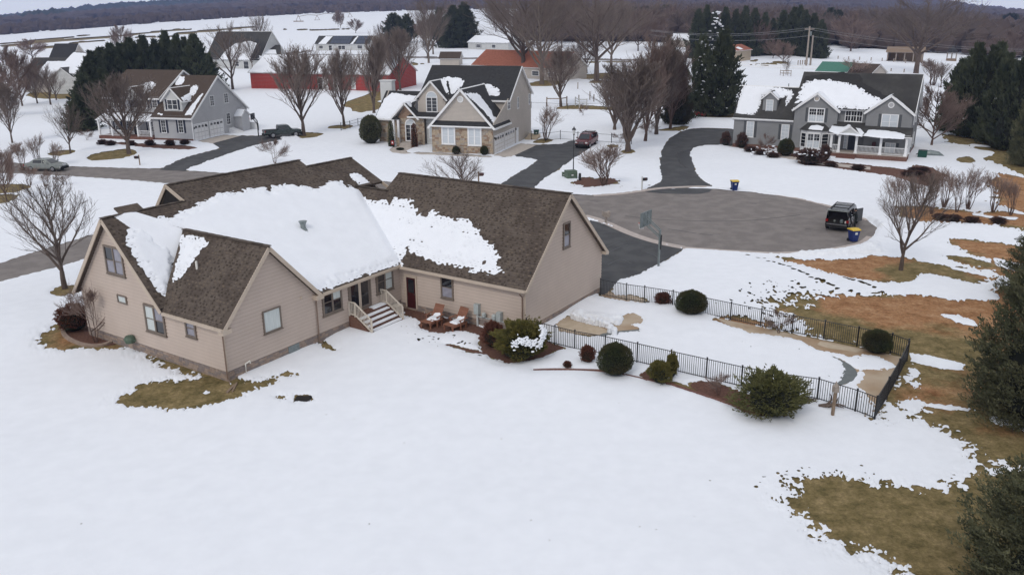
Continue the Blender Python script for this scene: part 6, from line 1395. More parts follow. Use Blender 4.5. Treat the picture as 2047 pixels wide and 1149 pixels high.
kv = slope_plane(A0(0,vx - .4,2.45),A0(1.5,vx - .4,2.45),A0(0,vx + .9,3.5)); K.roofsnow(kv,[(.05,.05),(1.45,.05),(1.45,1.6),(.05,1.6)],th=.08,res=.07,rough=.05,px=False)
mb = MB(); mb.prism([(0,0),(2.4,0),(0,.9)],1,vx - 1.9,vx - .5); K.part('cellar_hatch',mb,M['white'])
mb = MB(); mb.box(.3,2.2,vx + 2.6,vx + 2.75,0,1.3); K.part('screen_panel',mb,M['white'])
for y_ in (.25,3.2,6.1):
    mb = MB(); mb.lathe([(.03,-.14),(.09,-.08),(.09,.08),(.02,.14)],(.12,y_,1.9),6); K.part('wall_lamp',mb,M['black'])
mb = MB(); mb.box(-.02,.09,-.09,.02,.15,hk - .2); K.part('corner_trim',mb,wt)
mb = MB(); mb.box(-.02,.09,Dk - .02,Dk + .09,.15,hk - .2); K.part('corner_trim',mb,wt)
# ================================================================== FAR BUILDINGS
def gabled(name,pl_,pr_,depth,eave,ridge,wallm,roofm,label,snow=0,cat='house',wins=(),trim=None,px=True,over=.4,snowpoly=None,kind=None,back=False):
    """simple gabled house: front wall between two ground pixels, ridge parallel to it"""
    a,b = G(*pl_),G(*pr_); d = b - a; yaw = math.atan2(d[1],d[0]); L_ = float(math.hypot(d[0],d[1]))
    z_ = min(a[2],b[2]); Hs = House(name,a[0],a[1],yaw,z_,label=label,cat=cat)
    trim = trim or M['white']
    f = Hs.wall((0,0),(L_,0),[(L_,eave),(0,eave)],wallm,z0=-.5,lap=.3); Hs.wall((L_,0),(L_,depth),[(depth,eave),(depth / 2,ridge),(0,eave)],wallm,z0=-.5,lap=.3)
    Hs.wall((L_,depth),(0,depth),[(L_,eave),(0,eave)],wallm,z0=-.5,lap=.3); Hs.wall((0,depth),(0,0),[(depth,eave),(depth / 2,ridge),(0,eave)],wallm,z0=-.5,lap=.3)
    s_ = (ridge - eave) / (depth / 2); e = eave - over * s_
    Hs.roof([[(-over,-over,e),(L_ + over,-over,e),(L_ + over,depth / 2,ridge + .05),(-over,depth / 2,ridge + .05)],[(-over,depth / 2,ridge + .05),(L_ + over,depth / 2,ridge + .05),(L_ + over,depth + over,e),(-over,depth + over,e)]],roofm,trim)
    pl = slope_plane((-over,-over,e),(L_,-over,e),(-over,depth / 2,ridge + .05)); SL = math.hypot(depth / 2 + over,ridge - e)
    if snow: Hs.roofsnow(pl,snowpoly or [(.05,.05),(L_ + over * 1.9,.05),(L_ + over * 1.9,SL * .97),(.05,SL * .97)],th=.12,res=max(.2,L_ / 90),rough=.15,px=False)
    for w_ in wins:
        x0,x1,y0,y1 = w_[:4]; Hs.window(f,x0 * L_,x1 * L_,y0,y1,trim,w_[4] if len(w_) > 4 else M['glass'],units=w_[5] if len(w_) > 5 else 1,tw=.12,sill=False,shutters=w_[6] if len(w_) > 6 else None)
    Hs.L = L_; Hs.f = f; Hs.pl = pl; Hs.SL = SL; return Hs
dk = M['glass']
h8 = gabled('ranch_house',(632,103),(738,102),9,2.9,5.6,M['pale'],M['roofgrey'],'small white ranch house with solar panels on its roof, in the snowy field',wins=((.06,.14,.9,2.2),(.24,.31,.3,2.3),(.42,.56,.7,2.2,dk,2),(.78,.88,.9,2.3)))
h8.roofsnow(h8.pl,[(h8.L * .07,.1),(h8.L * .22,.1),(h8.L * .27,h8.SL * .95),(h8.L * .14,h8.SL * .95)],th=.12,res=.2,px=False); h8.roofsnow(h8.pl,[(h8.L * .68,.1),(h8.L * .73,.1),(h8.L * .76,h8.SL * .95),(h8.L * .73,h8.SL * .95)],th=.12,res=.2,px=False)
for i in range(6):
    for j in range(2):
        for x0,n_ in ((h8.L * .29,6),(h8.L * .77,3)):
            if i >= n_: continue
            mb = MB(); wd = h8.L * .37 / 6; y0 = .25 + j * h8.SL * .46
            h8.onwall(mb,h8.pl,x0 + i * wd + .04,x0 + (i + 1) * wd - .04,y0,y0 + h8.SL * .44,.02,.1); h8.part('solar_panel',mb,M['solar'])
gabled('ranch_house',(936,99),(1016,103),9,3.1,5.4,M['pale'],M['roofgrey'],'white ranch house with fully snow covered roof behind the orange roofed one',snow=1,wins=((.22,.32,1.0,2.3,dk,1,M['shutter_navy']),(.6,.7,1.0,2.3,dk,1)))
ho = gabled('ranch_house',(946,150),(1118,163),11,3.2,6.6,M['cream'],M['rooforange'],'cream ranch house with an orange brown roof partly hidden by big trees',wins=((.12,.2,1.0,2.3),(.45,.53,1.0,2.2),(.7,.78,1.0,2.2),(.88,.94,1.0,2.0)))
gabled('shed',(880,133),(918,133),5,2.4,4.0,M['cream'],M['roofbrown'],'small tan shed with brown roof just above the charcoal house ridge',cat='shed')
barn = gabled('barn',(503,178),(778,184),14,3.9,7.4,M['red'],M['roofgrey'],'long red barn with a snow covered roof',snow=1,cat='barn',wins=((.50,.535,.1,2.9,M['dark']),(.535,.575,.1,2.9,M['white']),(.61,.65,.1,2.9,M['pale']),(.74,.77,.4,3.0,M['pale'])))
gabled('barn',(735,172),(796,170),8,4.6,6.6,M['brick'],M['roofbrown'],'short brick red outbuilding behind the bare trees right of the red barn',cat='outbuilding')
gabled('pole_building',(1340,95),(1400,97),10,3.2,5.4,M['cream'],M['roofgrey'],'low building with snowy roof behind the row of brown columnar trees',snow=1,cat='building')
gabled('shed',(1470,125),(1500,121),7,3.6,5.0,M['deckdry'],M['rooforange'],'small tan shed with rust red roof and a patch of snow',cat='shed',snow=1,snowpoly=[(3.5,.6),(6.5,.6),(6.5,2.5),(3.5,2.2)])
gb_ = gabled('long_barn',(1632,152),(1690,156),9,1.6,3.6,M['cream'],M['roofgreen'],'green metal roof of a long low barn just above the grey house ridge',cat='barn')
gabled('long_barn',(1690,156),(1738,160),9,1.6,3.6,M['cream'],M['roofbrown'],'brown roofed section joining the green roofed barn',cat='barn')
h7 = gabled('two_storey_house',(415,138),(520,139),13,3.2,10.8,M['pale'],M['roofgrey'],'pale grey house with steep roof behind the dark cedars',snow=1,wins=((.06,.12,1.0,2.6),(.55,.62,.9,2.4),(.7,.8,.1,2.5)),snowpoly=[(5.5,.1),(17,.1),(17,6.2),(14,7.0),(9,6.0),(6.5,3.5)])
gabled('house_wing',(520,139),(563,137),12,3.4,6.6,M['pale'],M['roofgrey'],'pale grey side wing with porch posts beside the steep roofed house',snow=1,wins=((.6,.8,1.0,2.5,dk,2),(.1,.25,.2,2.5)),snowpoly=[(.5,.1),(5.5,.1),(5.5,4.5),(.5,5.0)])
h5 = gabled('brick_house',(52,186),(118,184),12,3.9,7.8,M['cream'],M['roofgrey'],'tan brick house with half snowy roof at the far left',wins=((.2,.3,1.0,2.4),(.7,.8,1.0,2.4)),snow=1,snowpoly=[(3,.3),(7,.1),(12,2.0),(13,6.2),(4,6.2)])
gabled('brick_house',(108,160),(150,158),10,6.0,9.6,M['cream'],M['roofblack'],'cream gabled house with black roof behind the tan brick house',wins=((.3,.4,1.5,3.0),))
h6 = gabled('two_storey_house',(122,184),(158,189),9,5.0,9.0,M['pale'],M['roofgrey'],'white two storey house with snowy roof beside the dark cedars',snow=1,wins=((.15,.3,.8,2.2,M['shutter_grey']),(.65,.8,.8,2.2,M['shutter_grey'])))
pe6 = h6.wallpl((h6.L,0),(h6.L,9));
for a in (2.8,4.6): h6.window(pe6,a,a + .9,5.3,7.0,M['white'],dk,shutters=M['shutter_grey'],tw=.08); h6.window(pe6,a - 1.0,a - .1,1.3,2.9,M['white'],dk,shutters=M['shutter_grey'],tw=.08)
gabled('garage_wing',(160,188),(212,180),8,3.2,5.8,M['pale'],M['roofgrey'],'grey roofed wing half hidden behind the dark cedars',cat='garage')
# open shelter
a = G(1772,124); b = G(1842,128); yaw = math.atan2(b[1] - a[1],b[0] - a[0]); L_ = float(math.hypot(b[0] - a[0],b[1] - a[1]))
sh = House('open_shelter',a[0],a[1],yaw,label='weathered open fronted run-in shelter in the snowy paddock',cat='shelter')
for x in np.linspace(.1,L_ - .1,5): mb = MB(); mb.box(x - .15,x + .15,0,.3,-.4,3.1); sh.part('post',mb,M['pole'])
mb = MB(); mb.box(0,L_,5,5.2,-.4,3.4); mb.box(0,.15,.4,5,-.4,3.2); sh.part('wall',mb,M['wood'])
sh.roof([[(-.5,-.6,3.1),(L_ + .5,-.6,3.1),(L_ + .5,3,4.7),(-.5,3,4.7)],[(-.5,3,4.7),(L_ + .5,3,4.7),(L_ + .5,6,3.1),(-.5,6,3.1)]],M['wood'],M['pole'])
# garden cupola
c = G(1901,123); g0 = empty('gazebo',c); tag(g0,'small dark roofed gazebo on posts standing in the far snow','gazebo')
mb = MB(); mb.lathe([(2.1,3.0),(1.2,3.9),(.1,5.0)],(0,0,0),6); obj('roof',mb,M['roofblack'],g0)
mb = MB(); mb.lathe([(1.8,-.3),(1.8,.9)],(0,0,0),6); obj('base',mb,M['wood'],g0)
for k in range(6): mb = MB(); t = k * PI / 3; mb.tube([(1.6 * math.cos(t),1.6 * math.sin(t),.8),(1.6 * math.cos(t),1.6 * math.sin(t),3.1)],.13,5); obj('post',mb,M['pole'],g0)
for k,(p,q_,lab) in enumerate((((1838,92),(1872,92),'snowy roofed house far off behind the spreading tree'),((1560,85),(1600,86),'pale far house glimpsed behind the dark evergreens'),((1985,84),(2012,84),'pale far house glimpsed among the reddish trees at the right'),((1648,92),(1665,90),'little snowy roof at the bend of the far lane'),((1760,60),(1780,60),'tiny snowy roof in the far brown woods'),((1850,45),(1868,45),'dark hillside house with a snowy ridge far behind the big tree'))):
    gabled('cottage',p,q_,8,3.2,5.6,M['pale'],M['roofgrey'],lab,snow=1)
# centre-pivot irrigation arm in the big field
a = G(597,45); b = G(700,36); g0 = empty('irrigation_arm',a); tag(g0,'long thin irrigation arm on wheeled towers in the snowy field','irrigation arm')
d = b - a; n = 3
for k in range(n + 1):
    p = d * k / n; p = np.array([p[0],p[1],float(terr(a[0] + p[0],a[1] + p[1])) - a[2]]); mb = MB(); s_ = 4.5 if k else 6
    mb.bar(p + [-2.5,0,0],p + [0,0,s_],.35); mb.bar(p + [2.5,0,0],p + [0,0,s_],.35); mb.bar(p + [-2.5,0,.6],p + [2.5,0,.6],.3)
    if k == 0: mb.box(p[0] - 4,p[0] + 4,p[1] - 2,p[1] + 2,p[2] - .5,p[2] + 1.2)
    obj('tower',mb,M['pole'],g0)
for k in range(n):
    p = d * k / n; q_ = d * (k + 1) / n; za = float(terr(a[0] + p[0],a[1] + p[1])) - a[2]; zb_ = float(terr(a[0] + q_[0],a[1] + q_[1])) - a[2]
    mb = MB(); mb.tube([(p[0],p[1],za + 4.6),((p[0] + q_[0]) / 2,(p[1] + q_[1]) / 2,(za + zb_) / 2 + 5.6),(q_[0],q_[1],zb_ + 4.6)],.22,4); obj('span',mb,M['pole'],g0)

# ================================================================== FENCES AND POLES
def post_rail(name,pts,hh,rails,m,label,cat='fence',ps=.1,rs=.08,spacing=None,px=True):
    w_ = [G(*p) for p in pts] if px else pts
    base = w_[0]; g0 = empty(name,tuple(base)); tag(g0,label,cat)
    P = [w_[0]]
    for a,b in zip(w_,w_[1:]):
        L_ = float(np.linalg.norm((b - a)[:2])); n = max(1,round(L_ / spacing)) if spacing else 1
        for k in range(1,n + 1):
            p = a + (b - a) * k / n; P.append(np.array([p[0],p[1],float(terr(p[0],p[1]))]))
    pm = MB(); pm.box(-ps / 2,ps / 2,-ps / 2,ps / 2,-.3,hh + .08); me = pm.mesh('post',m)
    for p in P: put('post',me,g0,tuple(p - base))
    for a,b in zip(P,P[1:]):
        for z in rails:
            mb = MB(); mb.bar(a - base + [0,0,z],b - base + [0,0,z],rs * .5,rs); obj('rail',mb,m,g0)
    return g0
post_rail('paddock_fence',[(1375,222),(1398,222),(1430,224),(1466,226),(1480,226)],1.3,(.5,1.1),M['pole'],'grey two rail fence between the conifers left of the grey house',spacing=3)
post_rail('paddock_fence',[(1480,135),(1560,139),(1650,142),(1720,158),(1830,168)],1.3,(.5,1.1),M['white'],'white rail fence across the snow behind the grey house',spacing=6,ps=.25,rs=.22)
post_rail('paddock_fence',[(1062,218),(1092,219),(1135,222),(1165,221),(1215,219),(1290,222)],1.2,(.1,1.15),M['black'],'thin dark wire fence behind the maroon car, farther line',spacing=6,ps=.09,rs=.04)
post_rail('yard_fence',[(1062,281),(1091,284),(1120,280),(1155,283),(1192,285),(1222,287),(1262,290)],1.3,(.2,1.2),M['black'],'thin dark wire fence directly behind the maroon car',ps=.09,rs=.04)
post_rail('yard_fence',[(682,262),(700,258),(716,253),(730,250)],1.2,(.2,.7,1.15),M['black'],'black wire fence beside the big rounded evergreen',ps=.08,rs=.04,spacing=2.5)
post_rail('gate_rail',[(1093,214),(1119,214),(1133,212)],1.7,(1.5,),M['wood'],'brown hitching rail between posts under the bare tree',ps=.2,rs=.16,cat='rail')
post_rail('gate',[(1150,212),(1158,216),(1173,216)],1.6,(.5,1.0,1.5),M['pale'],'pale weathered gate panels in the paddock',ps=.16,rs=.14,cat='gate')
for i,(x,y,t) in enumerate(((1108,177,165),(1155,179,165),(1157,202,190),(1179,201,183),(1200,187,176),(1203,182,170),(1187,205,189))):
    p = G(x,y); mb = MB(); mb.tube([(0,0,-.2),(0,0,hgt(p,t))],.12,6); o = obj('fence_post',mb,M['pole']); o.location = tuple(p); tag(o,'grey wooden post standing alone in the paddock snow beyond the charcoal roofed house','post','loose posts in the paddock')
for i,(x,y,t) in enumerate([(1595 + 4.5 * k,131 - k * .3,121 - k * .3) for k in range(5)] + [(1628,118,110),(1633,116,109),(1638,114.5,108),(1656,117,110),(1675,120,112),(1696,121,113),(1718,122,114),(1741,123.5,115),(1763,124,116),(1786,126,117),(1810,128,119),(1754,142,135),(1781,144,137),(1807,146,138),(1882,149,143)]):
    p = G(x,y); mb = MB(); mb.tube([(0,0,-.2),(0,0,hgt(p,t))],.16,5); o = obj('fence_post',mb,M['pole']); o.location = tuple(p); tag(o,'dark fence post in the snowy paddock behind the grey house','post','fence posts in the far paddock')
def upole(px,top,label,arms=True):
    p = G(*px); h = hgt(p,top); g0 = empty('utility_pole',tuple(p)); tag(g0,label,'utility pole')
    mb = MB(); mb.tube([(0,0,-.5),(0,0,h)],[.30,.22],8); obj('pole',mb,M['pole'],g0)
    if arms:
        mb = MB(); mb.box(-1.4,1.4,-.12,.12,h - .9,h - .65); obj('crossarm',mb,M['pole'],g0)
        mb = MB(); mb.lathe([(.25,h - 2.6),(.28,h - 2.4),(.28,h - 1.5),(.1,h - 1.4)],(.5,0,0),8); obj('transformer',mb,M['galv'],g0)
    return p,h
pA,hA = upole((1611,134),53,'tall wooden utility pole with wires behind the grey house'); pB,hB = upole((1619.5,132),71,'shorter bare wooden pole beside the tall utility pole',False)
def wirecable(a,b,sag,lab,r=.035):
    a = Vector(a); b = Vector(b); mb = MB(); P = [a.lerp(b,t) - Vector((0,0,sag * 4 * t * (1 - t))) for t in np.linspace(0,1,17)]; mb.tube([p - a for p in P],r,3); o = obj('power_line',mb,M['wire']); o.location = a; tag(o,lab,'cable','power lines strung from the tall pole')
tp = lambda p,h,dz: (p[0],p[1],p[2] + h + dz)
def far_at(px,ref):  # point on a vertical plane through the pole, used only to aim the next span
    d = ray(*px); t = ref[1] / d[1]; return (d[0] * t,d[1] * t,HCAM + d[2] * t)
for k,(dz,pl_,pr_) in enumerate(((-.3,(1300,60),(2100,100)),(-.9,(1300,62),(2100,104)),(-2.6,(1300,70),(2100,112)))):
    wirecable(tp(pA,hA,dz),far_at(pl_,pA),1.5,'thin power line sagging across the sky of trees to the left of the tall pole' if k == 0 else 'thin power line running left from the tall pole')
    wirecable(tp(pA,hA,dz),far_at(pr_,pA),1.5,'thin power line running right from the tall pole')

# black pool fence --------------------------------------------------------
def pool_fence(name,posts,label,h=1.08,sp=.108,tall=()):
    P = [np.array([*G(*p)[:2],0.]) for p in posts]; base = P[0]; g0 = empty(name,tuple(base)); tag(g0,label,'fence','black metal fences around the pool')
    pm = MB(); pm.box(-.032,.032,-.032,.032,-.1,h + .05); pm.box(-.04,.04,-.04,.04,h + .05,h + .07); me = pm.mesh('post',M['black'])
    k_ = MB(); k_.box(-.011,.011,-.011,.011,.06,h); pk_ = k_.mesh('picket',M['black'])
    for p in P: put('post',me,g0,tuple(p - base))
    tot = 0
    for a,b in zip(P,P[1:]):
        L_ = float(np.linalg.norm(b - a)); yaw = math.atan2((b - a)[1],(b - a)[0]); n = max(2,int(L_ / sp))
        for z,t in ((h - .02,.03),(h - .16,.022),(.10,.03)):
            if z == h - .16: continue
            mb = MB(); mb.bar(a - base + [0,0,z],b - base + [0,0,z],.03,t); obj('rail',mb,M['black'],g0)
        for k in range(1,n): q_ = a + (b - a) * k / n - base; o = put('picket',pk_,g0,tuple(q_),yaw); tot += 1
    return tot
t1_ = pool_fence('pool_fence',[(1052,674),(1109,689),(1148.5,699),(1209,710),(1273,725),(1340,741),(1411,757.5),(1481,774),(1556,784 + 4),(1633,799),(1709,823),(1748,838)],'black metal picket fence along the near side of the pool, behind the shrubs')
t2_ = pool_fence('pool_fence',[(1748,838),(1772,798),(1793,760),(1812,722)],'black metal picket fence across the far right end of the pool')
t3_ = pool_fence('pool_fence',[(1199.6,590),(1251.6,600.7),(1287.5,605.8),(1344,615),(1399.7,627),(1459.5,640),(1520,653.3),(1582.6,666.3),(1646,678.3),(1712.6,692),(1779.3,705.7),(1812,718)],'black metal picket fence along the driveway side of the pool')
ORD = ['first','second','third','fourth','fifth','sixth','seventh','eighth','ninth','tenth','eleventh','twelfth','thirteenth','fourteenth','fifteenth','sixteenth','seventeenth']
def nth(xs,x): return ORD[sorted(xs).index(x)]
# ================================================================== TREES
def segmesh(name,S,sides,m):
    """S: rows of x0 y0 z0 x1 y1 z1 r0 r1 -> open tapered prisms in one mesh"""
    S = np.array(S); n = len(S); A = S[:,0:3]; B = S[:,3:6]; D = B - A; D /= np.linalg.norm(D,axis=1,keepdims=True) + 1e-9
    ref = np.where(np.abs(D[:,2:3]) < .9,np.array([[0,0,1.]]),np.array([[1.,0,0]])); Rr = np.cross(D,ref); Rr /= np.linalg.norm(Rr,axis=1,keepdims=True); U = np.cross(Rr,D)
    V = []
    for P,r in ((A,S[:,6]),(B,S[:,7])):
        for k in range(sides):
            t = 2 * PI * k / sides; V.append(P + (Rr * math.cos(t) + U * math.sin(t)) * r[:,None])
    V = np.stack(V,1).reshape(-1,3); base = (np.arange(n) * 2 * sides)[:,None]
    F = np.concatenate([base + np.array([[k,(k + 1) % sides,sides + (k + 1) % sides,sides + k]]) for k in range(sides)],1).reshape(-1,4)
    return npmesh(name,V,np.full(len(F),4),F.ravel(),m)
def bare(seed,fork=.22,spread=.42,up=.55,limbs=9,sub=9,twigs=7,tl=3,trunk_r=.022,multi=1,curve=.35,round_=1.0,lean=0.,crown='fan'):
    """unit-height leafless tree: returns (trunk+limb segments, twig segments)"""
    r = random.Random(seed); big = []; small = []
    def path(p,d,L_,r0,r1,n,bend,store,wob=.10):
        pts = [Vector(p)]; d = Vector(d).normalized()
        for i in range(n):
            d = (d + Vector((r.gauss(0,wob),r.gauss(0,wob),r.gauss(0,wob) * .6)) + Vector((0,0,bend))).normalized()
            q_ = pts[-1] + d * (L_ / n); a,b = pts[-1],q_; ra = r0 + (r1 - r0) * i / n; rb = r0 + (r1 - r0) * (i + 1) / n
            store.append((*a,*b,ra,rb)); pts.append(q_)
        return pts
    def twiglets(pts,L_,rad):
        for i in range(1,len(pts)):
            for _ in range(tl):
                if r.random() < .25: continue
                a = pts[i]; d = (pts[i] - pts[i - 1]).normalized(); ax = Vector((r.gauss(0,1),r.gauss(0,1),r.gauss(0,.6))); dd = (d * .9 + ax * .42 + Vector((0,0,up * .35))).normalized()
                path(a,dd,L_ * r.uniform(.5,1.1),rad,rad * .5,2,.06,small)
    stems = []
    for m_ in range(multi):
        if multi == 1:
            tp_ = path((0,0,-.01),(lean,0,1),fork,trunk_r * 1.25,trunk_r * .9,3,.05,big,.03); stems.append((tp_,trunk_r))
        else:
            a = 2 * PI * m_ / multi + r.uniform(-.3,.3); o = Vector((math.cos(a) * .02,math.sin(a) * .02,-.01)); stems.append((path(o,(math.cos(a) * spread * .5,math.sin(a) * spread * .5,1),fork,trunk_r * .8,trunk_r * .6,3,.05,big,.05),trunk_r * .6))
    for tp_,tr_ in stems:
        nl = max(2,limbs // multi)
        ld = tp_[-1];
        lead = path(tp_[-1],(lean + r.gauss(0,.05),r.gauss(0,.05),1),(1 - fork) * .8,tr_ * .8,tr_ * .12,8,.04,big,.06)
        allp = [(p,i / 8) for i,p in enumerate(lead)]
        for k in range(nl):
            t = (k + .3) / nl; idx = t ** 1.35 * 6.0; i0 = int(idx); p0 = lead[min(i0,8)].lerp(lead[min(i0 + 1,8)],idx - i0)
            az_ = k * 2.399 + r.uniform(-.4,.4)
            if crown == 'fan': L_ = (.62 - .42 * t) * (1.0 + r.uniform(-.12,.12)); out = spread * (1.25 - .5 * t)
            elif crown == 'column': L_ = (.5 - .25 * t) * (1 + r.uniform(-.15,.15)); out = spread * .8
            elif crown == 'round': L_ = (.42 + .18 * math.sin(PI * min(1,t + .15)) - .22 * t) * (1 + r.uniform(-.15,.15)); out = spread * 1.7
            else: L_ = (.68 - .36 * t) * (1 + r.uniform(-.2,.2)); out = spread * 1.5
            d = Vector((math.cos(az_) * out,math.sin(az_) * out,1 - out * .35)); rl = tr_ * (.62 - .3 * t)
            limb = path(p0,d,L_,rl,rl * .12,7,up * curve * .25,big,.09)
            allp += [(p,.3) for p in limb[2:]]
            for j in range(sub):
                u_ = .18 + .8 * (j + r.random() * .6) / sub; idx = u_ * 7; i0 = min(int(idx),6); q0 = limb[i0].lerp(limb[i0 + 1],idx - i0); dl = (limb[i0 + 1] - limb[i0]).normalized()
                s_ = Vector((r.gauss(0,1),r.gauss(0,1),r.gauss(0,.5))).normalized(); outw = Vector((q0.x,q0.y,0)); outw = outw.normalized() * .35 if outw.length > .01 else Vector((0,0,0))
                d2 = (dl * .8 + s_ * .6 + outw + Vector((0,0,up * .45))).normalized(); L2 = L_ * (.50 - .28 * u_) * r.uniform(.7,1.2); r2 = max(rl * (1 - u_) * .45,.0024)
                bch = path(q0,d2,L2,r2,r2 * .25,4,up * curve * .3,big if r2 > .004 else small,.12)
                for w_ in range(twigs):
                    v_ = .15 + .85 * (w_ + r.random()) / twigs; idx = min(v_ * 4,3.999); i1 = int(idx); q1 = bch[i1].lerp(bch[i1 + 1],idx - i1); dl2 = (bch[i1 + 1] - bch[i1]).normalized()
                    s2 = Vector((r.gauss(0,1),r.gauss(0,1),r.gauss(0,.5))).normalized(); d3 = (dl2 * .85 + s2 * .6 + Vector((0,0,up * .4))).normalized()
                    tw_ = path(q1,d3,L2 * r.uniform(.35,.7),max(r2 * .4,.0016),.0009,2,.08,small,.12)
                    if tl: twiglets(tw_,L2 * .35,.0012)
    return big,small
VAR = {}
def variant(key,tm,wm,tw=.85,**k):
    b,s = bare(**k); s = np.array(s); s[:,6:8] *= tw; VAR[key] = (segmesh('trunk',b,5,M[tm]),segmesh('branches',s,3,M[wm]))
variant('fan','bark','twig',seed=1,fork=.15,spread=.60,up=.55,limbs=13,sub=9,twigs=6,tl=2,trunk_r=.019)
variant('fan2','bark','twig',seed=2,fork=.13,spread=.64,up=.5,limbs=13,sub=9,twigs=6,tl=2,trunk_r=.020)
TW = 1.15
variant('vase','bark','twig',seed=3,fork=.13,spread=.42,up=.75,limbs=18,sub=10,twigs=7,tl=2,trunk_r=.017,crown='fan',tw=TW)
variant('column','bark','twig',seed=4,fork=.08,spread=.34,up=.9,limbs=24,sub=9,twigs=7,tl=2,trunk_r=.018,crown='column',tw=TW)
variant('columnred','barkred','twigred',seed=5,fork=.08,spread=.38,up=.9,limbs=24,sub=9,twigs=7,tl=2,trunk_r=.016,crown='column',tw=TW)
variant('old','barkpale','twig',seed=6,fork=.16,spread=.55,up=.35,limbs=15,sub=10,twigs=8,tl=2,trunk_r=.024,crown='old',tw=.72)
variant('old2','bark','twig',seed=7,fork=.20,spread=.62,up=.30,limbs=16,sub=11,twigs=8,tl=2,trunk_r=.024,crown='old',tw=.72)
variant('round','bark','twigred',seed=8,fork=.12,spread=.6,up=.4,limbs=18,sub=10,twigs=8,tl=2,trunk_r=.018,crown='round',tw=1.5)
variant('roundred','barkred','twigred',seed=9,fork=.09,spread=.55,up=.4,limbs=18,sub=10,twigs=8,tl=2,trunk_r=.016,crown='round',tw=1.5)
variant('multi','barkred','twigpale',seed=10,fork=.12,spread=.5,up=.5,limbs=21,sub=7,twigs=5,tl=2,trunk_r=.012,multi=9,crown='column',tw=1.3)
variant('multi2','barkred','twigpale',seed=11,fork=.22,spread=.55,up=.5,limbs=20,sub=6,twigs=4,tl=2,trunk_r=.010,multi=9,crown='column',tw=1.3)
variant('shrubred','barkred','twigred',seed=12,fork=.14,spread=.8,up=.35,limbs=16,sub=8,twigs=7,tl=2,trunk_r=.012,multi=5,crown='round',tw=1.3)
for k,v in VAR.items():
    pass
_tr = random.Random(99)
def dims(me):
    c = np.empty(len(me.vertices) * 3,dtype=np.float32); me.vertices.foreach_get('co',c); c = c.reshape(-1,3); return float(np.percentile(np.hypot(c[:,0],c[:,1]),97)) * 2,float(np.percentile(c[:,2],99.5))
VD = {k: (dims(v[1])[0],max(dims(v[1])[1],dims(v[0])[1])) for k,v in VAR.items()}
def tree(kind,px,top,wpx_,label,name='bare_tree',cat='tree',group=None,rot=None,p=None,h=None,wd=None):
    p = G(*px) if p is None else p; h = hgt(p,top) if h is None else h; wd = wpx_ * mpp(p) if wd is None else wd
    r0 = empty(name,tuple(p),_tr.uniform(0,6.28) if rot is None else rot); tag(r0,label,cat,group)
    kw,kh = VD[kind]; s = (wd / kw,wd / kw,h / kh); r0.scale = s
    a = put('trunk',VAR[kind][0],r0); b = put('branches',VAR[kind][1],r0)
    return r0
tree('fan',(130,577),350,215,'large leafless tree on the lawn left of the tan house, nearest the camera')
tree('fan2',(1801,540),343,178,'leafless spreading tree on the brown lawn beside the turning circle')
tree('vase',(258,308),148,135,'leafless vase shaped tree in front of the light grey house')
tree('fan2',(141,307),205,78,'dark leafless tree left of the light grey house')
tree('vase',(25,287),165,60,'slim leafless tree by the street at the far left edge')
tree('vase',(608,272),92,125,'upright leafless tree behind the dark green pickup')
tree('vase',(688,253),98,92,'upright leafless tree by the wire fence left of the big rounded evergreen')
tree('column',(748,228),72,66,'dense leafless columnar tree left of the snow roofed stone wing')
tree('vase',(800,182),55,80,'leafless tree right of the dense columnar one behind the stone house')
tree('vase',(776,178),65,60,'leafless many stemmed tree behind the white chimney')
tree('column',(1255,303),118,125,'leafless columnar tree nearest the turning circle in the brown tree row')
tree('columnred',(1290,284),78,95,'tall dense brown tree second in the columnar row')
tree('column',(1312,272),70,90,'tall dense brown tree third in the columnar row')
tree('columnred',(1340,258),95,85,'dense brown tree fourth in the columnar row, farthest from the lamp post')
tree('column',(1228,262),128,75,'leafless tree at the left end of the brown columnar row')
tree('old2',(1046,156),-42,250,'huge old leafless tree rising behind the charcoal roof')
tree('old',(1083,169),-25,190,'pale barked old leafless tree right of the charcoal roof')
tree('old2',(1192,162),-30,250,'huge old leafless tree with forked trunk in the paddock')
tree('old',(1221,135),-5,120,'tall pale leafless tree behind the brown columnar row')
tree('fan2',(1173,148),75,85,'small dark leafless tree beside the forked old tree'); tree('fan',(1160,138),85,70,'small dark leafless tree between two old trees')
tree('vase',(1121,214),92,95,'leafless tree in a mulch ring by the hitching rail')
tree('old',(857,128),-12,90,'tall pale leafless sycamore behind the stone house'); tree('old',(866,110),20,70,'shorter pale leafless tree behind the tall sycamore')
tree('round',(711,68),38,34,'small round leafless tree behind the solar panelled house')
tree('fan',(466,180),45,115,'leaning leafless tree in front of the steep roofed pale house'); tree('fan2',(519,132),28,78,'open leafless tree in front of the pale house porch'); tree('fan',(505,140),75,45,'small leafless tree beside the pale house porch')
tree('round',(247,120),50,48,'grey twiggy tree rising behind the dark cedars')
tree('roundred',(45,213),100,95,'tall grey barked leafless tree in the far left thicket'); tree('roundred',(12,235),140,95,'reddish leafless tree at the left edge of the frame'); tree('round',(20,190),92,70,'grey leafless tree behind the far left thicket')
tree('fan',(102,212),128,75,'two stemmed reddish leafless tree in front of the brick house'); tree('fan2',(113,202),140,60,'reddish leafless tree in front of the white garage'); tree('vase',(75,208),135,50,'slim leafless tree at the thicket edge'); tree('round',(65,120),78,60,'pale twiggy tree behind the brick house at far left')
tree('roundred',(14,402),300,70,'reddish leafless tree at the left edge below the street')
tree('old2',(1831,148),-12,235,'big spreading leafless oak behind the grey house')
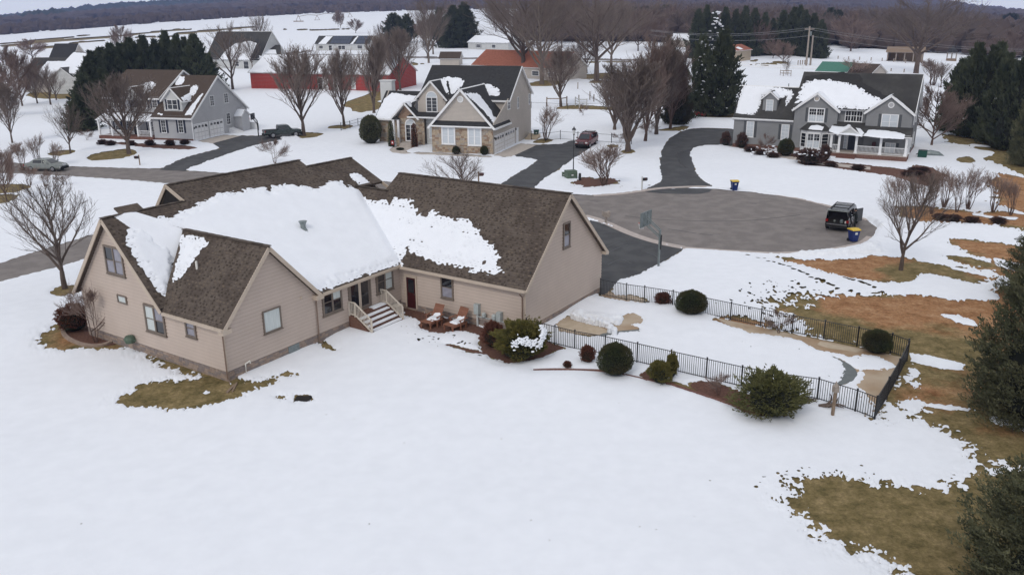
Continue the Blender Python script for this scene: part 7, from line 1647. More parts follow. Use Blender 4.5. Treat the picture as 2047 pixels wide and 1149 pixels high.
tree('roundred',(1862,292),172,125,'reddish leafless tree against the right wall of the grey house'); tree('multi',(1864,172),118,62,'small leafless clump by the far lane behind the grey house'); tree('fan',(1880,176),125,45,'small leafless tree by the bend of the far lane')
tree('round',(1512,113),40,58,'round leafless brown tree behind the tan shed'); tree('round',(1545,119),78,42,'low round leafless tree beside the brown round tree'); tree('roundred',(1565,128),83,46,'small orange brown leafless tree by the utility poles')
tree('roundred',(1700,104),28,98,'wide reddish leafless tree at the edge of the far paddock'); tree('roundred',(2020,128),62,90,'reddish leafless tree at the far right behind the cedars'); tree('roundred',(1960,118),78,60,'reddish leafless tree behind the tall dark cedars')
tree('multi',(1208,370),287,92,'fan shaped bare shrub in a ring of brown mulch by the lamp post','bare_shrub','shrub'); tree('multi2',(1091,280),212,68,'bare many stemmed shrub beside the green bin','bare_shrub','shrub')
tree('shrubred',(550,328),270,62,'reddish bare shrub behind the tan house roof','bare_shrub','shrub'); tree('fan',(925,402),303,140,'spreading leafless tree just behind the garage ridge')
tree('shrubred',(192,684),556,112,'reddish bare shrub against the left end wall of the tan house','bare_shrub','shrub')
tree('multi',(1704,72),20,30,'thin pale stems beside the far pines','bare_shrub','shrub')
tree('multi2',(1705,158),118,60,'frosted grey shrub behind the ridge of the grey house','bare_shrub','shrub')
HX = ((1792,430,345,60),(1838,424,338,62),(1887,416,333,66),(1935,420,335,66),(1985,424,345,62),(1862,428,345,50),(2020,430,360,55),(1912,424,340,50))
for k,(x,y,t,w_) in enumerate(HX):
    tree('multi2',(x,y),t,w_,'pale bare shrub, %s from the left in the feathery hedge below the grey house' % nth([q_[0] for q_ in HX],x),'bare_shrub','shrub','feathery bare hedge right of the turning circle')
SX = ((20,340,292,45),(48,341,283,45),(78,335,268,40),(112,331,285,40),(60,372,330,40),(92,376,340,40),(130,372,348,35),(35,305,285,30))
for k,(x,y,t,w_) in enumerate(SX):
    tree('multi2',(x,y),t,w_,'upright bare sapling clump, %s from the left along the left street' % nth([q_[0] for q_ in SX],x),'bare_shrub','shrub','bare sapling clumps along the left street')
for k,(x,y,t,w_) in enumerate(((1165,232,205,22),(1300,268,240,50),(1350,245,215,45),(1240,285,262,36),(1180,276,260,30),(175,282,255,30))):
    tree('shrubred',(x,y),t,w_,'low tangle of bare brush, %s from the left among the trees' % nth([1165,1300,1350,1240,1180,175],x),'bare_shrub','shrub','low brush under the tree row')
# woodland trees one can tell apart, behind the houses
rr_ = random.Random(21)
for k in range(280):
    x = rr_.uniform(900,2080); y = rr_.triangular(30,108,74)
    if 1640 < x < 1900 and y > 92: continue
    if 930 < x < 1030 and 72 < y < 106: continue
    p = G(x,y)
    if p[1] > 1200: continue
    kd = rr_.choice(['round','roundred','fan','fan2','round','vase']); h = rr_.uniform(9,15)
    tree(kd,(x,y),0,0,'leafless brown tree in the loose woods behind the houses',group='bare trees in the far woods',p=p,h=h,wd=h * rr_.uniform(.7,1.0))
for k in range(26):
    x = rr_.uniform(640,930); y = rr_.uniform(36,124)
    if y > 60 and 620 < x < 745: continue
    p = G(x,y); kd = rr_.choice(['roundred','round','fan']); h = rr_.uniform(6,11)
    tree(kd,(x,y),0,0,'leafless reddish tree along the country road beyond the barn',group='bare trees along the country road',p=p,h=h,wd=h * rr_.uniform(.6,.9))

# ---------------------------------------------------------------- evergreens
def sprays(name,n,fn,size,m,seed,up=.3,asp=2.4,droop=0):
    """many small pointed leaf sprays filling a crown; fn(rng,n) -> positions, outward directions (unit height)"""
    rg = np.random.RandomState(seed); P,D = fn(rg,n); D = D + rg.normal(0,.35,D.shape) + np.array([0,0,up]); D /= np.linalg.norm(D,axis=1,keepdims=True)
    T = np.cross(D,rg.normal(0,1,D.shape)); T /= np.linalg.norm(T,axis=1,keepdims=True); s = size * rg.uniform(.6,1.4,(len(P),1))
    Nn = np.cross(D,T)
    a = P - T * s * .5; b = P + T * s * .5; c = P + D * s * asp + Nn * s * .1; c2 = P + Nn * s * .45; c3 = P - Nn * s * .45
    V = np.stack([a,b,c,c2,c3,c + Nn * s * .2],1).reshape(-1,3); i = (np.arange(len(P)) * 6)[:,None]
    F = np.concatenate([i + [[0,1,2]],i + [[3,4,5]]],1).reshape(-1)
    return npmesh(name,V,np.full(len(P) * 2,3),F,m,smooth=False)
def cone_fn(rad,low=.04,lump=.25,pw_=.85,layers=0,plumes=260,plen=.10,tip=.35):
    """foliage gathered in drooping, upturned plumes so that the outline is ragged and gaps show between them"""
    def f(rg,n):
        h = low + (1 - low) * (np.arange(plumes) + rg.rand(plumes)) / plumes; h = low + (h - low) ** 1.15 * (1 - low) / (1 - low) ** 1.15; a = np.arange(plumes) * 2.399 + rg.normal(0,.4,plumes)
        prof = np.minimum((1 - h) ** pw_,.78) * np.clip((h - low) / .08 + .55,0,1)
        R = rad * prof * (1 + lump * rg.normal(0,.55,plumes)) + .01
        O = np.stack([R * np.cos(a),R * np.sin(a),h],-1); D = np.stack([np.cos(a),np.sin(a),.25 + tip + .9 * h],-1); D /= np.linalg.norm(D,axis=1,keepdims=True)
        k = rg.randint(0,plumes,n); t = rg.rand(n) ** 1.2; L_ = plen * (.55 + .6 * (1 - h[k]))
        P = O[k] * np.array([1,1,1]) + D[k] * ((t - .75) * L_ * 1.6)[:,None]; s_ = (.30 + .7 * (1 - t))[:,None] * (L_ * .34)[:,None]
        off = rg.normal(0,1,(n,3)) * s_; off[:,2] *= .55; P = P + off; P[:,2] = np.clip(P[:,2],low * .6,1.02)
        return P,D[k] + rg.normal(0,.3,(n,3))
    return f
def dome_fn(flat=1.0,lump=.15,low=.0):
    def f(rg,n):
        u = rg.normal(0,1,(n,3)); u /= np.linalg.norm(u,axis=1,keepdims=True); u[:,2] = np.where(u[:,2] < -.55,-u[:,2],u[:,2])
        a = np.arctan2(u[:,1],u[:,0]); l_ = 1 + lump * 2 * (vnoise(a * 2.5 + 7,u[:,2] * 4 + 5) - .5) + lump * (vnoise(a * 7 + 3,u[:,2] * 11 + 5) - .5)
        r = l_ * (.72 + .28 * rg.rand(n) ** .4)
        P = u * r[:,None] * np.array([.5,.5,.5 * flat]) + np.array([0,0,.5 * flat - .04]); return P,u
    return f
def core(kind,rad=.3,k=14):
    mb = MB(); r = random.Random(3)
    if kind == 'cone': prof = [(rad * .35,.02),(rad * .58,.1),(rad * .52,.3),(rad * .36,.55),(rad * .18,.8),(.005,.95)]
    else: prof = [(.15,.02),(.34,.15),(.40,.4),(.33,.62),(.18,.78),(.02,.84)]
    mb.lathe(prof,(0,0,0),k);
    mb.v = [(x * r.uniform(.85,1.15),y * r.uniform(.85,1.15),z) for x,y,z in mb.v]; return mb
EV = {}
def ev(key,spray,corem,trunk=None): EV[key] = (spray,corem,trunk)
tk = MB(); tk.tube([(0,0,-.02),(0,0,.3),(0,0,.6)],[.018,.014,.008],6); tkm = tk.mesh('trunk',M['barkred'])
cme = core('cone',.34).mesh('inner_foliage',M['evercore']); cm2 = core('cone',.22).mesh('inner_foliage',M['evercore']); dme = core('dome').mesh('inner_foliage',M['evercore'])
ev('cedar',sprays('foliage',9000,cone_fn(.31,.05,.35,.8,plumes=230,plen=.11),.017,M['ever'],1,up=.5),cme,tkm); ev('cedar2',sprays('foliage',9000,cone_fn(.27,.03,.45,.75,plumes=200,plen=.12),.018,M['ever'],2,up=.6),cme,tkm)
ev('bigcedar',sprays('foliage',60000,cone_fn(.34,.02,.28,.55,plumes=1500,plen=.055),.0062,M['ever2'],3,up=.35,asp=2.2),cme,tkm); ev('bigcedar2',sprays('foliage',60000,cone_fn(.37,.02,.32,.55,plumes=1300,plen=.06),.0064,M['ever2'],4,up=.3,asp=2.2),cme,tkm)
ev('bronze',sprays('foliage',9000,cone_fn(.30,.04,.4,plumes=220,plen=.11),.017,M['everbrown'],5,up=.5),cme,tkm)
ev('pine',sprays('foliage',7000,cone_fn(.32,.22,.6,.5,plumes=110,plen=.13),.019,M['ever'],6,up=.4),cm2,tkm)
ev('spire',sprays('foliage',3500,cone_fn(.17,.01,.10,.40,plumes=400,plen=.05),.012,M['ever2'],7,up=1.0),cm2,None)
ev('spirebrown',sprays('foliage',3500,cone_fn(.17,.01,.10,.40,plumes=400,plen=.05),.012,M['redleaf'],8,up=1.0),cm2,None)
ev('ovoid',sprays('foliage',9000,dome_fn(1.0,.06),.018,M['ever2'],9,up=.3),dme,None)
ev('box',sprays('foliage',9000,dome_fn(1.0,.08),.020,M['box'],10,up=.2,asp=1.6),dme,None)
ev('mugo',sprays('foliage',9000,dome_fn(1.0,.55),.026,M['pine'],11,up=.5,asp=2.2),dme,None)
ev('yew',sprays('foliage',9000,dome_fn(1.0,.35),.024,M['yew'],12,up=.4,asp=2.2),dme,None)
ev('brownbush',sprays('foliage',5000,dome_fn(1.0,.35),.030,M['twine'],14,up=.5,asp=1.8),dme,None)
ev('redbush',sprays('foliage',5000,dome_fn(1.0,.25),.030,M['redleaf'],13,up=.4,asp=1.4),dme,None)
_er = random.Random(5)

def everg(kind,px,top,wpx_,label,name='evergreen_tree',cat='tree',group=None,p=None,h=None,wd=None,sx=1):
    p = G(*px) if p is None else p; h = hgt(p,top) if h is None else h; wd = wpx_ * mpp(p) if wd is None else wd
    base = {'cedar': .50,'cedar2': .46,'bigcedar': .74,'bigcedar2': .78,'mugo': 1.2,'yew': 1.15,'bronze': .6,'pine': .6,'spire': .36,'spirebrown': .36}.get(kind,1.0)
    r0 = empty(name,tuple(p),_er.uniform(0,6.28)); tag(r0,label,cat,group); r0.scale = (wd / base,wd / base,h)
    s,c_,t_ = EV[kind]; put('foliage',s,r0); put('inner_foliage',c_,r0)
    if t_: put('trunk',t_,r0)
    return r0
CX1 = ((197,212,105,62),(236,205,90,60),(274,200,80,58),(301,198,75,55),(322,192,82,50),(344,190,66,52),(366,190,73,50),(380,186,78,46),(400,190,72,58),(180,238,150,60),(168,262,188,55),(215,225,140,60),(420,186,110,50),(216,200,98,70),(256,198,90,70),(287,196,92,70),(188,226,128,64))
for k,(x,y,t,w_) in enumerate(CX1):
    everg('cedar' if k % 2 else 'cedar2',(x,y),t,w_,'dark pointed cedar, %s from the left in the stand behind the light grey house' % nth([q_[0] for q_ in CX1],x),group='cedars behind the light grey house')
everg('cedar',(1438,232),64,76,'tall dark conifer just left of the grey house'); everg('pine',(1397,230),74,46,'thin open conifer with a reddish trunk beside the red machines'); everg('bronze',(1350,250),110,60,'dark brownish evergreen at the end of the columnar row'); everg('cedar2',(1366,238),170,40,'low dark evergreen under the brown columnar row')
CX2 = ((1392,118,22,38),(1408,116,14,34),(1424,116,26,32),(1445,114,18,38),(1466,114,22,34),(1484,114,16,38),(1503,113,20,34),(1524,112,28,34),(1560,110,24,40),(1580,112,18,44),(1602,114,24,40),(1620,116,30,38),(1636,118,42,34),(1592,110,14,36),(1540,112,40,30))
for k,(x,y,t,w_) in enumerate(CX2):
    everg('cedar' if k % 2 else 'cedar2',(x,y),t,w_,'dark evergreen, %s from the left in the windbreak behind the utility poles' % nth([q_[0] for q_ in CX2],x),group='dark windbreak behind the utility poles')
everg('cedar2',(908,97),14,50,'dark pine behind the white ranch house, left one'); everg('cedar',(930,96),8,56,'dark pine behind the white ranch house, right one'); everg('pine',(790,88),28,46,'greenish pine among reddish trees beyond the barn'); everg('pine',(815,86),30,40,'second greenish pine among reddish trees beyond the barn'); everg('pine',(880,92),18,40,'olive pine left of the dark pines')
everg('cedar',(1655,80),18,50,'dark rounded evergreen beyond the far lane'); everg('cedar2',(1672,78),22,34,'second dark evergreen beyond the far lane'); everg('cedar2',(1950,82),42,28,'dark evergreen far among the reddish woods'); everg('pine',(2015,70),28,50,'dark evergreen crowning the far right woods')
for x in (1075,1100,1130,1265,1290,1330): everg('pine',(x,60),12 + (x % 7),46,'greenish pine in the far woods behind the old trees',group='pines in the far woods behind the old trees')
CX3 = ((1905,262,122,62),(1930,272,92,78),(1960,276,98,74),(1990,288,112,74),(2022,300,108,80),(1975,262,90,66))
for k,(x,y,t,w_) in enumerate(CX3):
    everg('cedar' if k % 2 else 'cedar2',(x,y),t,w_,'tall dark cedar, %s from the left in the stand right of the grey house' % nth([q_[0] for q_ in CX3],x),group='dark cedars right of the grey house')
everg('bigcedar',(2062,332),128,100,'olive green evergreen at the right edge in front of the dark cedars')
everg('bigcedar2',(2115,610),400,230,'dark evergreen on the right edge above the end of the pool fence')
everg('bigcedar',(2085,842),440,320,'large dense dark evergreen on the right edge beside the pool')
everg('bigcedar2',(2130,1230),850,440,'nearest dark evergreen filling the lower right corner')
everg('ovoid',(742,288),229,43,'big smooth rounded evergreen at the left of the stone house','evergreen_shrub','shrub'); everg('spire',(783,294),242,16,'narrow green column shrub with a small red sign before it','evergreen_shrub','shrub'); everg('spirebrown',(829,295),247,16,'narrow rust brown column shrub by the arched entry','evergreen_shrub','shrub')
everg('spire',(983,137),101,11,'thin dark column evergreen in front of the orange roof')
def shrub(kind,px,top,w_,label,**k): return everg(kind,px,top,w_,label,'shrub','shrub',**k)
sb_ = shrub('yew',(1042,714),644,112,'broad golden green shrub carrying a patch of snow beside the garage corner')
shrub('redbush',(985,692),642,42,'rust red shrub between the gas meters and the golden green shrub'); shrub('redbush',(1174,724),690,30,'small rust red shrub before the pool fence'); shrub('redbush',(1134,735),721,16,'tiny brown shrub poking through the snow near the edging')
shrub('box',(1229,748),685,70,'dome shaped green boxwood in front of the pool fence'); shrub('yew',(1318,764),722,50,'straggly yellow green juniper before the pool fence'); shrub('yew',(1342,754),706,26,'upright sprigs of yellow green juniper against the fence')
shrub('mugo',(1540,822),750,134,'wide lumpy mugo pine in front of the pool fence'); shrub('box',(1381,627),580,62,'dome shaped boxwood on the far side of the pool'); shrub('redbush',(1325,610),584,32,'small rust brown shrub on the far side of the pool'); shrub('box',(1751,704),658,58,'dark boxwood inside the far pool corner')
shrub('redbush',(150,660),607,60,'rust red bush at the street corner of the tan house'); tree('shrubred',(1556,666),616,62,'bare brown twiggy shrub by the far pool fence','bare_shrub','shrub'); tree('shrubred',(1436,790),742,66,'bare brown twiggy shrub left of the mugo pine','bare_shrub','shrub')
shrub('box',(1570,312),276,32,'dark green shrub beside the bay window of the grey house'); shrub('brownbush',(1618,328),298,52,'snow topped brown shrub below the bay window'); shrub('brownbush',(1450,292),264,18,'rust brown shrub at the driveway corner of the grey house'); shrub('brownbush',(1482,296),266,20,'rust brown shrub under the left window of the grey house'); tree('shrubred',(1530,306),262,34,'pinkish bare shrub between the wing windows','bare_shrub','shrub')
shrub('brownbush',(1648,322),290,20,'brown shrub at the porch corner of the grey house')
for x,y in ((1500,304),(1520,310),(1545,316),(1660,334),(1715,340),(1835,352),(1850,362),(1870,358),(1815,352),(1828,345),(1845,345)): shrub('brownbush',(x,y),y - 11,24,'low brown shrub, %s from the left in the bed along the grey house front' % nth([1500,1520,1545,1660,1715,1835,1850,1870,1815,1828,1845],x),group='low shrubs in the grey house bed')
for x,y in ((1942,446),(1995,447),(1880,440),(1905,442)): shrub('brownbush',(x,y),y - 13,28,'low dark brown clump, %s from the left below the feathery hedge' % nth([1942,1995,1880,1905],x),group='brown clumps below the hedge')
for x,y,t in ((912,309,292),(968,311,291),(800,300,295)): shrub('box',(x,y),t,16,'small round dark shrub, %s from the left against the stone front wall' % nth([912,968,800],x),group='small shrubs against the stone wall')
for x,y in ((222,292),(262,292),(300,291),(340,291),(370,290),(205,290)): shrub('brownbush',(x,y),y - 11,18,'low brown shrub, %s from the left along the porch of the light grey house' % nth([222,262,300,340,370,205],x),group='low shrubs along the light grey house')
# snow lying on the golden shrub
def cap(host,P,r_,seed,label,wid=.5):
    mb = MB(); rg2 = random.Random(seed)
# hanging clumps of snow caught in branches
def clumps(name,pts,size,seed,label):
    rg2 = np.random.RandomState(seed); P = []
    for (x,y,t) in pts:
        P.append((x,y,t,size * rg2.uniform(.3,1.3),size * rg2.uniform(.2,.6)))
    return blobs(name,P,M['snow'],label,seed)
def crown_clumps(px,top,w_,n,size,seed,label,lo=.1,hi=.9):
    p = G(*px); h = hgt(p,top); wd = w_ * mpp(p); rg2 = random.Random(seed); pts = []
    for k in range(n):
        t = rg2.uniform(lo,hi); a = -PI / 2 + rg2.gauss(0,.8); r = wd / 2 * (1 - t) ** .7 * .95; pts.append((p[0] + r * math.cos(a),p[1] + r * math.sin(a),p[2] + h * t))
    clumps('snow_clumps',pts,size,seed,label)
crown_clumps((1438,232),64,76,26,.4,1,'snow clumps caught on the tall dark conifer',.1,.7); crown_clumps((1397,230),74,50,45,.55,2,'snow clumps caught on the thin open conifer',.2,.95)
for k,(x,y,t,w_) in enumerate(((1905,262,122,62),(1930,272,92,78),(1960,276,98,74),(1990,288,112,74))): crown_clumps((x,y),t,w_,20,.35,10 + k,'flecks of snow on the dark cedars right of the grey house',.05,.6)
crown_clumps((1592,110),18,50,40,1.2,30,'snow patches on the far windbreak',.1,.7); crown_clumps((1425,116),16,60,50,1.3,31,'snow patches on the left part of the far windbreak',.1,.9)
p = G(1042,718); wd = 108 * mpp(p); h = hgt(p,636)
pts = []
rg3 = random.Random(8)
for k in range(260):
    t = rg3.uniform(0,1); a = -PI * .62 + t * PI * .62 + rg3.gauss(0,.05); el = .18 + .42 * math.sin(t * 9) * .35 + .30 * t + rg3.gauss(0,.10)
    pts.append((p[0] + wd * .50 * math.cos(a) * math.cos(el),p[1] + wd * .50 * math.sin(a) * math.cos(el),p[2] + h * (.46 + .52 * math.sin(el))))
clumps('snow_clumps',pts,.17,40,'patch of snow lying across the golden green shrub')
p = G(1618,328); clumps('snow_clumps',[(p[0] + rg3.gauss(0,.8),p[1] + rg3.gauss(-.5,.4),1.1 + rg3.gauss(0,.25)) for k in range(60)],.35,41,'snow on the brown shrub below the bay window')
clumps('snow_clumps',[(*G(1500 + 75 * rg3.random(),300 + rg3.gauss(0,2) + 14 * rg3.random())[:2],.25 + .3 * rg3.random()) for k in range(60)],.4,42,'lumps of snow on the low shrubs of the grey house bed')
# ================================================================== VEHICLES, PEOPLE, STREET THINGS
def car(name,p,yaw,st,paint,label,cat,L_,wheels,wr=.36,glass=(2,6),front=True,open_gate=False,rack=True,sw=.26,lamps=True):
    """st: stations back->front: x, half width, z bottom, z belt, roof half width, z roof"""
    g0 = empty(name,tuple(p),yaw); tag(g0,label,cat)
    mb = MB(); rings = []
    for (x,w_,zb_,zt_,wr_,zr_) in st:
        n = len(mb.v); rings.append(n)
        for s_ in (1,-1):
            pts = [(x,s_ * w_ * .88,zb_),(x,s_ * w_,zb_ + .16),(x,s_ * w_ * 1.0,(zb_ + zt_) / 2),(x,s_ * w_ * .97,zt_),(x,s_ * wr_,zr_ - .05),(x,s_ * wr_ * .85,zr_)]
            mb.v += pts if s_ == 1 else pts[::-1]
    for a,b in zip(rings,rings[1:]):
        for k in range(12): j = (k + 1) % 12; mb.f.append((a + k,a + j,b + j,b + k)); mb.m.append(0)
    if not open_gate: mb.f.append(tuple(rings[0] + k for k in range(12))); mb.m.append(0)
    else:
        pass
    mb.f.append(tuple(rings[-1] + k for k in reversed(range(12)))); mb.m.append(0)
    obj('body',mb,paint,g0,smooth=False)
    gs = [s_ for s_ in st if s_[5] > s_[3] + .25]
    for sgn in (1,-1):
        for a,b in zip(gs,gs[1:]):
            if abs(b[0] - a[0]) < .1: continue
            m_ = MB(); o_ = .012 * sgn
            def gp(s_,t,x): return (x,sgn * (s_[1] * .97 + (s_[4] - s_[1] * .97) * t) + o_,s_[3] + (s_[5] - .05 - s_[3]) * t)
            xa,xb = a[0] + .05,b[0] - .05
            m_.face([gp(a,.12,xa),gp(b,.12,xb),gp(b,.9,xb),gp(a,.9,xa)]); obj('side_window',m_,M['glass'],g0)
    # windscreen and rear glass
    i = st.index(gs[-1]); a = st[i]; b = st[i + 1] if i + 1 < len(st) else a
    m_ = MB(); m_.face([(b[0] + .01,b[4] * .86,b[5] + .03),(b[0] + .01,-b[4] * .86,b[5] + .03),(a[0] + .03,-a[4] * .8,a[5] - .02),(a[0] + .03,a[4] * .8,a[5] - .02)]); obj('windscreen',m_,M['glass'],g0)
    if not open_gate:
        i = st.index(gs[0]); a = gs[0]; b = st[i - 1] if i > 0 else None
        m_ = MB()
        if b: m_.face([(b[0] - .01,-b[4] * .84,b[5] + .03),(b[0] - .01,b[4] * .84,b[5] + .03),(a[0] - .02,a[4] * .8,a[5] - .03),(a[0] - .02,-a[4] * .8,a[5] - .03)])
        else: m_.face([(a[0] - .015,-a[1] * .8,a[3] + .08),(a[0] - .015,a[1] * .8,a[3] + .08),(a[0] - .015,a[4] * .8,a[5] - .12),(a[0] - .015,-a[4] * .8,a[5] - .12)])
        obj('rear_window',m_,M['glass'],g0)
    tm = MB(); prof = [(wr * .55,-.10),(wr * .93,-.11),(wr,-.07),(wr,.07),(wr * .93,.11),(wr * .55,.10)]
    def disc(pr,m_i,mbx,k=18):
        rg_ = []
        for r_,y_ in pr:
            n = len(mbx.v); rg_.append(n)
            for j in range(k): t = 2 * PI * j / k; mbx.v.append((r_ * math.cos(t),y_,r_ * math.sin(t)))
        for a,b in zip(rg_,rg_[1:]):
            for j in range(k): mbx.f.append((a + j,b + j,b + (j + 1) % k,a + (j + 1) % k)); mbx.m.append(0)
        mbx.f.append(tuple(rg_[0] + j for j in range(k))); mbx.m.append(0); mbx.f.append(tuple(rg_[-1] + j for j in reversed(range(k)))); mbx.m.append(0)
    disc(prof,0,tm); tme = tm.mesh('tyre',M['rubber']); rm = MB(); disc([(wr * .25,-.115),(wr * .60,-.112),(wr * .60,.112),(wr * .25,.115)],0,rm); rme = rm.mesh('rim',M['rim'])
    hw = max(s_[1] for s_ in st)
    for x in wheels:
        for s_ in (1,-1):
            t_ = put('wheel',tme,g0,(x,s_ * (hw - .10),wr)); put('rim',rme,t_)
    xr,xf = st[0][0],st[-1][0]; w0 = st[0][1]; w1 = st[-1][1]; zb1 = st[0][3]
    if lamps:
        for s_ in (1,-1):
            m_ = MB(); m_.box(xr - .02,xr + .1,*sorted((s_ * w0 * .78,s_ * (w0 + .005))),zb1 - .22,zb1 + (.0 if open_gate else .2 if rack else .02)); obj('tail_lamp',m_,M['lampred'],g0)
            m_ = MB(); m_.box(xf - .08,xf + .03,*sorted((s_ * w1 * .62,s_ * (w1 + .0))),st[-1][3] - .22,st[-1][3] - .04); obj('headlight',m_,M['lampclear'],g0)
            m_ = MB(); zm_ = max(s2[3] for s2 in st) + .05; xm_ = gs[-1][0] + .35; m_.box(xm_ - .08,xm_ + .08,*sorted((s_ * (hw + .02),s_ * (hw + .2))),zm_,zm_ + .15); obj('mirror',m_,paint,g0)
    m_ = MB(); m_.box(xr - .12,xr + .02,-w0 * .95,w0 * .95,.38,.62); obj('bumper',m_,M['rubber'] if not open_gate else paint,g0)
    m_ = MB(); m_.box(xf - .02,xf + .10,-w1 * .95,w1 * .95,.30,.58); obj('bumper',m_,M['rubber'],g0)
    m_ = MB();
    for k in range(5): m_.box(xf + .0,xf + .035,-w1 * .45,w1 * .45,.62 + k * .06,.65 + k * .06)
    obj('grille',m_,M['chrome'],g0)
    if rack:
        zr_ = max(s2[5] for s2 in st)
        for s_ in (1,-1): m_ = MB(); m_.bar((gs[0][0] + .3,s_ * gs[1][4] * .82,zr_ + .07),(gs[-1][0] - .3,s_ * gs[1][4] * .82,zr_ + .07),.05,.05); obj('roof_rail',m_,M['rubber'],g0)
        for x in (gs[0][0] + .6,(gs[0][0] + gs[-1][0]) / 2,gs[-1][0] - .6): m_ = MB(); m_.bar((x,-gs[1][4] * .82,zr_ + .1),(x,gs[1][4] * .82,zr_ + .1),.06,.04); obj('crossbar',m_,M['rubber'],g0)
    return g0
VAN = [(-2.45,.90,.35,1.02,.80,1.72),(-1.6,.96,.28,1.02,.82,1.80),(-.3,.97,.26,1.02,.82,1.80),(.9,.97,.26,1.00,.78,1.74),(1.6,.96,.28,1.00,.88,1.02),(2.2,.92,.3,.88,.84,.92),(2.5,.82,.34,.72,.76,.76)]
p = G(1672,463) + np.array([1.2,2.0,0]); v_ = car('minivan',p,1.02,VAN,M['carblack'],'black minivan with its rear liftgate raised, parked in the turning circle','car',4.9,(-1.5,1.55),open_gate=True)
# cargo opening, raised gate, silver bumper strip, open side door
m_ = MB(); m_.box(-2.40,-2.36,-.86,.86,.42,.70); obj('tailgate_sill',m_,M['carblack'],v_)
m_ = MB(); m_.box(-2.56,-2.46,-.82,.82,.60,.66); obj('bumper_strip',m_,M['chrome'],v_)
m_ = MB(); m_.face([(-2.2,-.80,.7),(-2.2,.80,.7),(-1.9,.78,1.62),(-1.9,-.78,1.62)]); m_.face([(-2.4,-.84,.7),(-2.4,.84,.7),(-1.9,.8,.7),(-1.9,-.8,.7)]); obj('cargo_space',m_,M['dark'],v_)
for x,y,z,s_,mm in ((-2.15,-.3,.72,.30,'galv'),(-2.1,.25,.72,.22,'carsilver'),(-2.15,-.62,.72,.18,'pipewhite')): m_ = MB(); m_.lathe([(s_ * .45,0),(s_ * .5,s_ * .5),(s_ * .3,s_)],(x,y,z),8); obj('luggage',m_,M[mm],v_)
m_ = MB(); m_.bar((-2.35,0,1.78),(-3.25,0,1.92),1.55,.07); obj('liftgate',m_,M['carsilver'],v_); m_ = MB(); m_.bar((-2.5,0,1.845),(-3.0,0,1.925),1.15,.03); obj('liftgate_window',m_,M['glass'],v_)
m_ = MB(); m_.bar((.3,-1.0,.95),(.95,-1.35,.95),.06,1.1); obj('open_door',m_,M['carblack'],v_)
for s_ in (1,-1): m_ = MB(); m_.bar((-2.3,s_ * .78,1.3),(-2.75,s_ * .72,1.82),.03,.03); obj('gas_strut',m_,M['galv'],v_)
SUV = [(-2.35,.90,.40,1.10,.78,1.68),(-1.5,.95,.36,1.10,.80,1.80),(-.2,.96,.36,1.10,.80,1.80),(.55,.96,.36,1.08,.76,1.74),(1.15,.95,.38,1.06,.88,1.08),(2.1,.93,.42,1.02,.86,1.05),(2.35,.86,.44,.92,.78,.95)]
p = G(1160,297); car('sport_utility_vehicle',p + np.array([1.0,2.0,0]),math.atan2(-.9,-.38),SUV,M['carred'],'maroon sport utility vehicle parked on the middle driveway, facing the street','car',4.7,(-1.4,1.45),wr=.38)
PICK = [(-2.75,.92,.48,1.12,.90,1.14),(-.75,.94,.46,1.12,.90,1.14),(-.70,.95,.46,1.14,.78,1.78),(.2,.95,.46,1.14,.78,1.82),(.75,.95,.46,1.14,.74,1.78),(1.25,.94,.46,1.12,.88,1.14),(2.3,.92,.5,1.08,.86,1.10),(2.6,.86,.52,.95,.8,.98)]
p = G(566,274); a = G(540,276); b = G(594,272); pk = car('pickup_truck',p,math.atan2((b - a)[1],(b - a)[0]),PICK,M['cargreen'],'dark green pickup truck at the end of the left driveway','pickup',5.4,(-1.6,1.7),wr=.42,rack=False)
m_ = MB(); m_.box(-2.7,-.85,-.8,.8,1.145,1.15); obj('truck_bed',m_,M['rubber'],pk)
SED = [(-2.3,.82,.34,.82,.76,.90),(-1.7,.88,.28,.95,.80,.98),(-1.1,.90,.26,.95,.64,1.38),(.1,.90,.26,.95,.66,1.44),(.5,.90,.26,.94,.64,1.38),(1.2,.89,.28,.93,.80,.96),(2.0,.86,.3,.82,.78,.86),(2.3,.76,.34,.66,.7,.7)]
p = G(152,180); car('parked_car',p,.1,SUV,M['carwhite'],'white car parked before the white house at far left','car',4.6,(-1.4,1.45))
p = G(94,341); a = G(70,341); b = G(120,342); car('parked_car',p,math.atan2((b - a)[1],(b - a)[0]),SED,M['carsilver'],'pale silver green car on the street behind the bare saplings','car',4.6,(-1.4,1.4),wr=.33,rack=False)

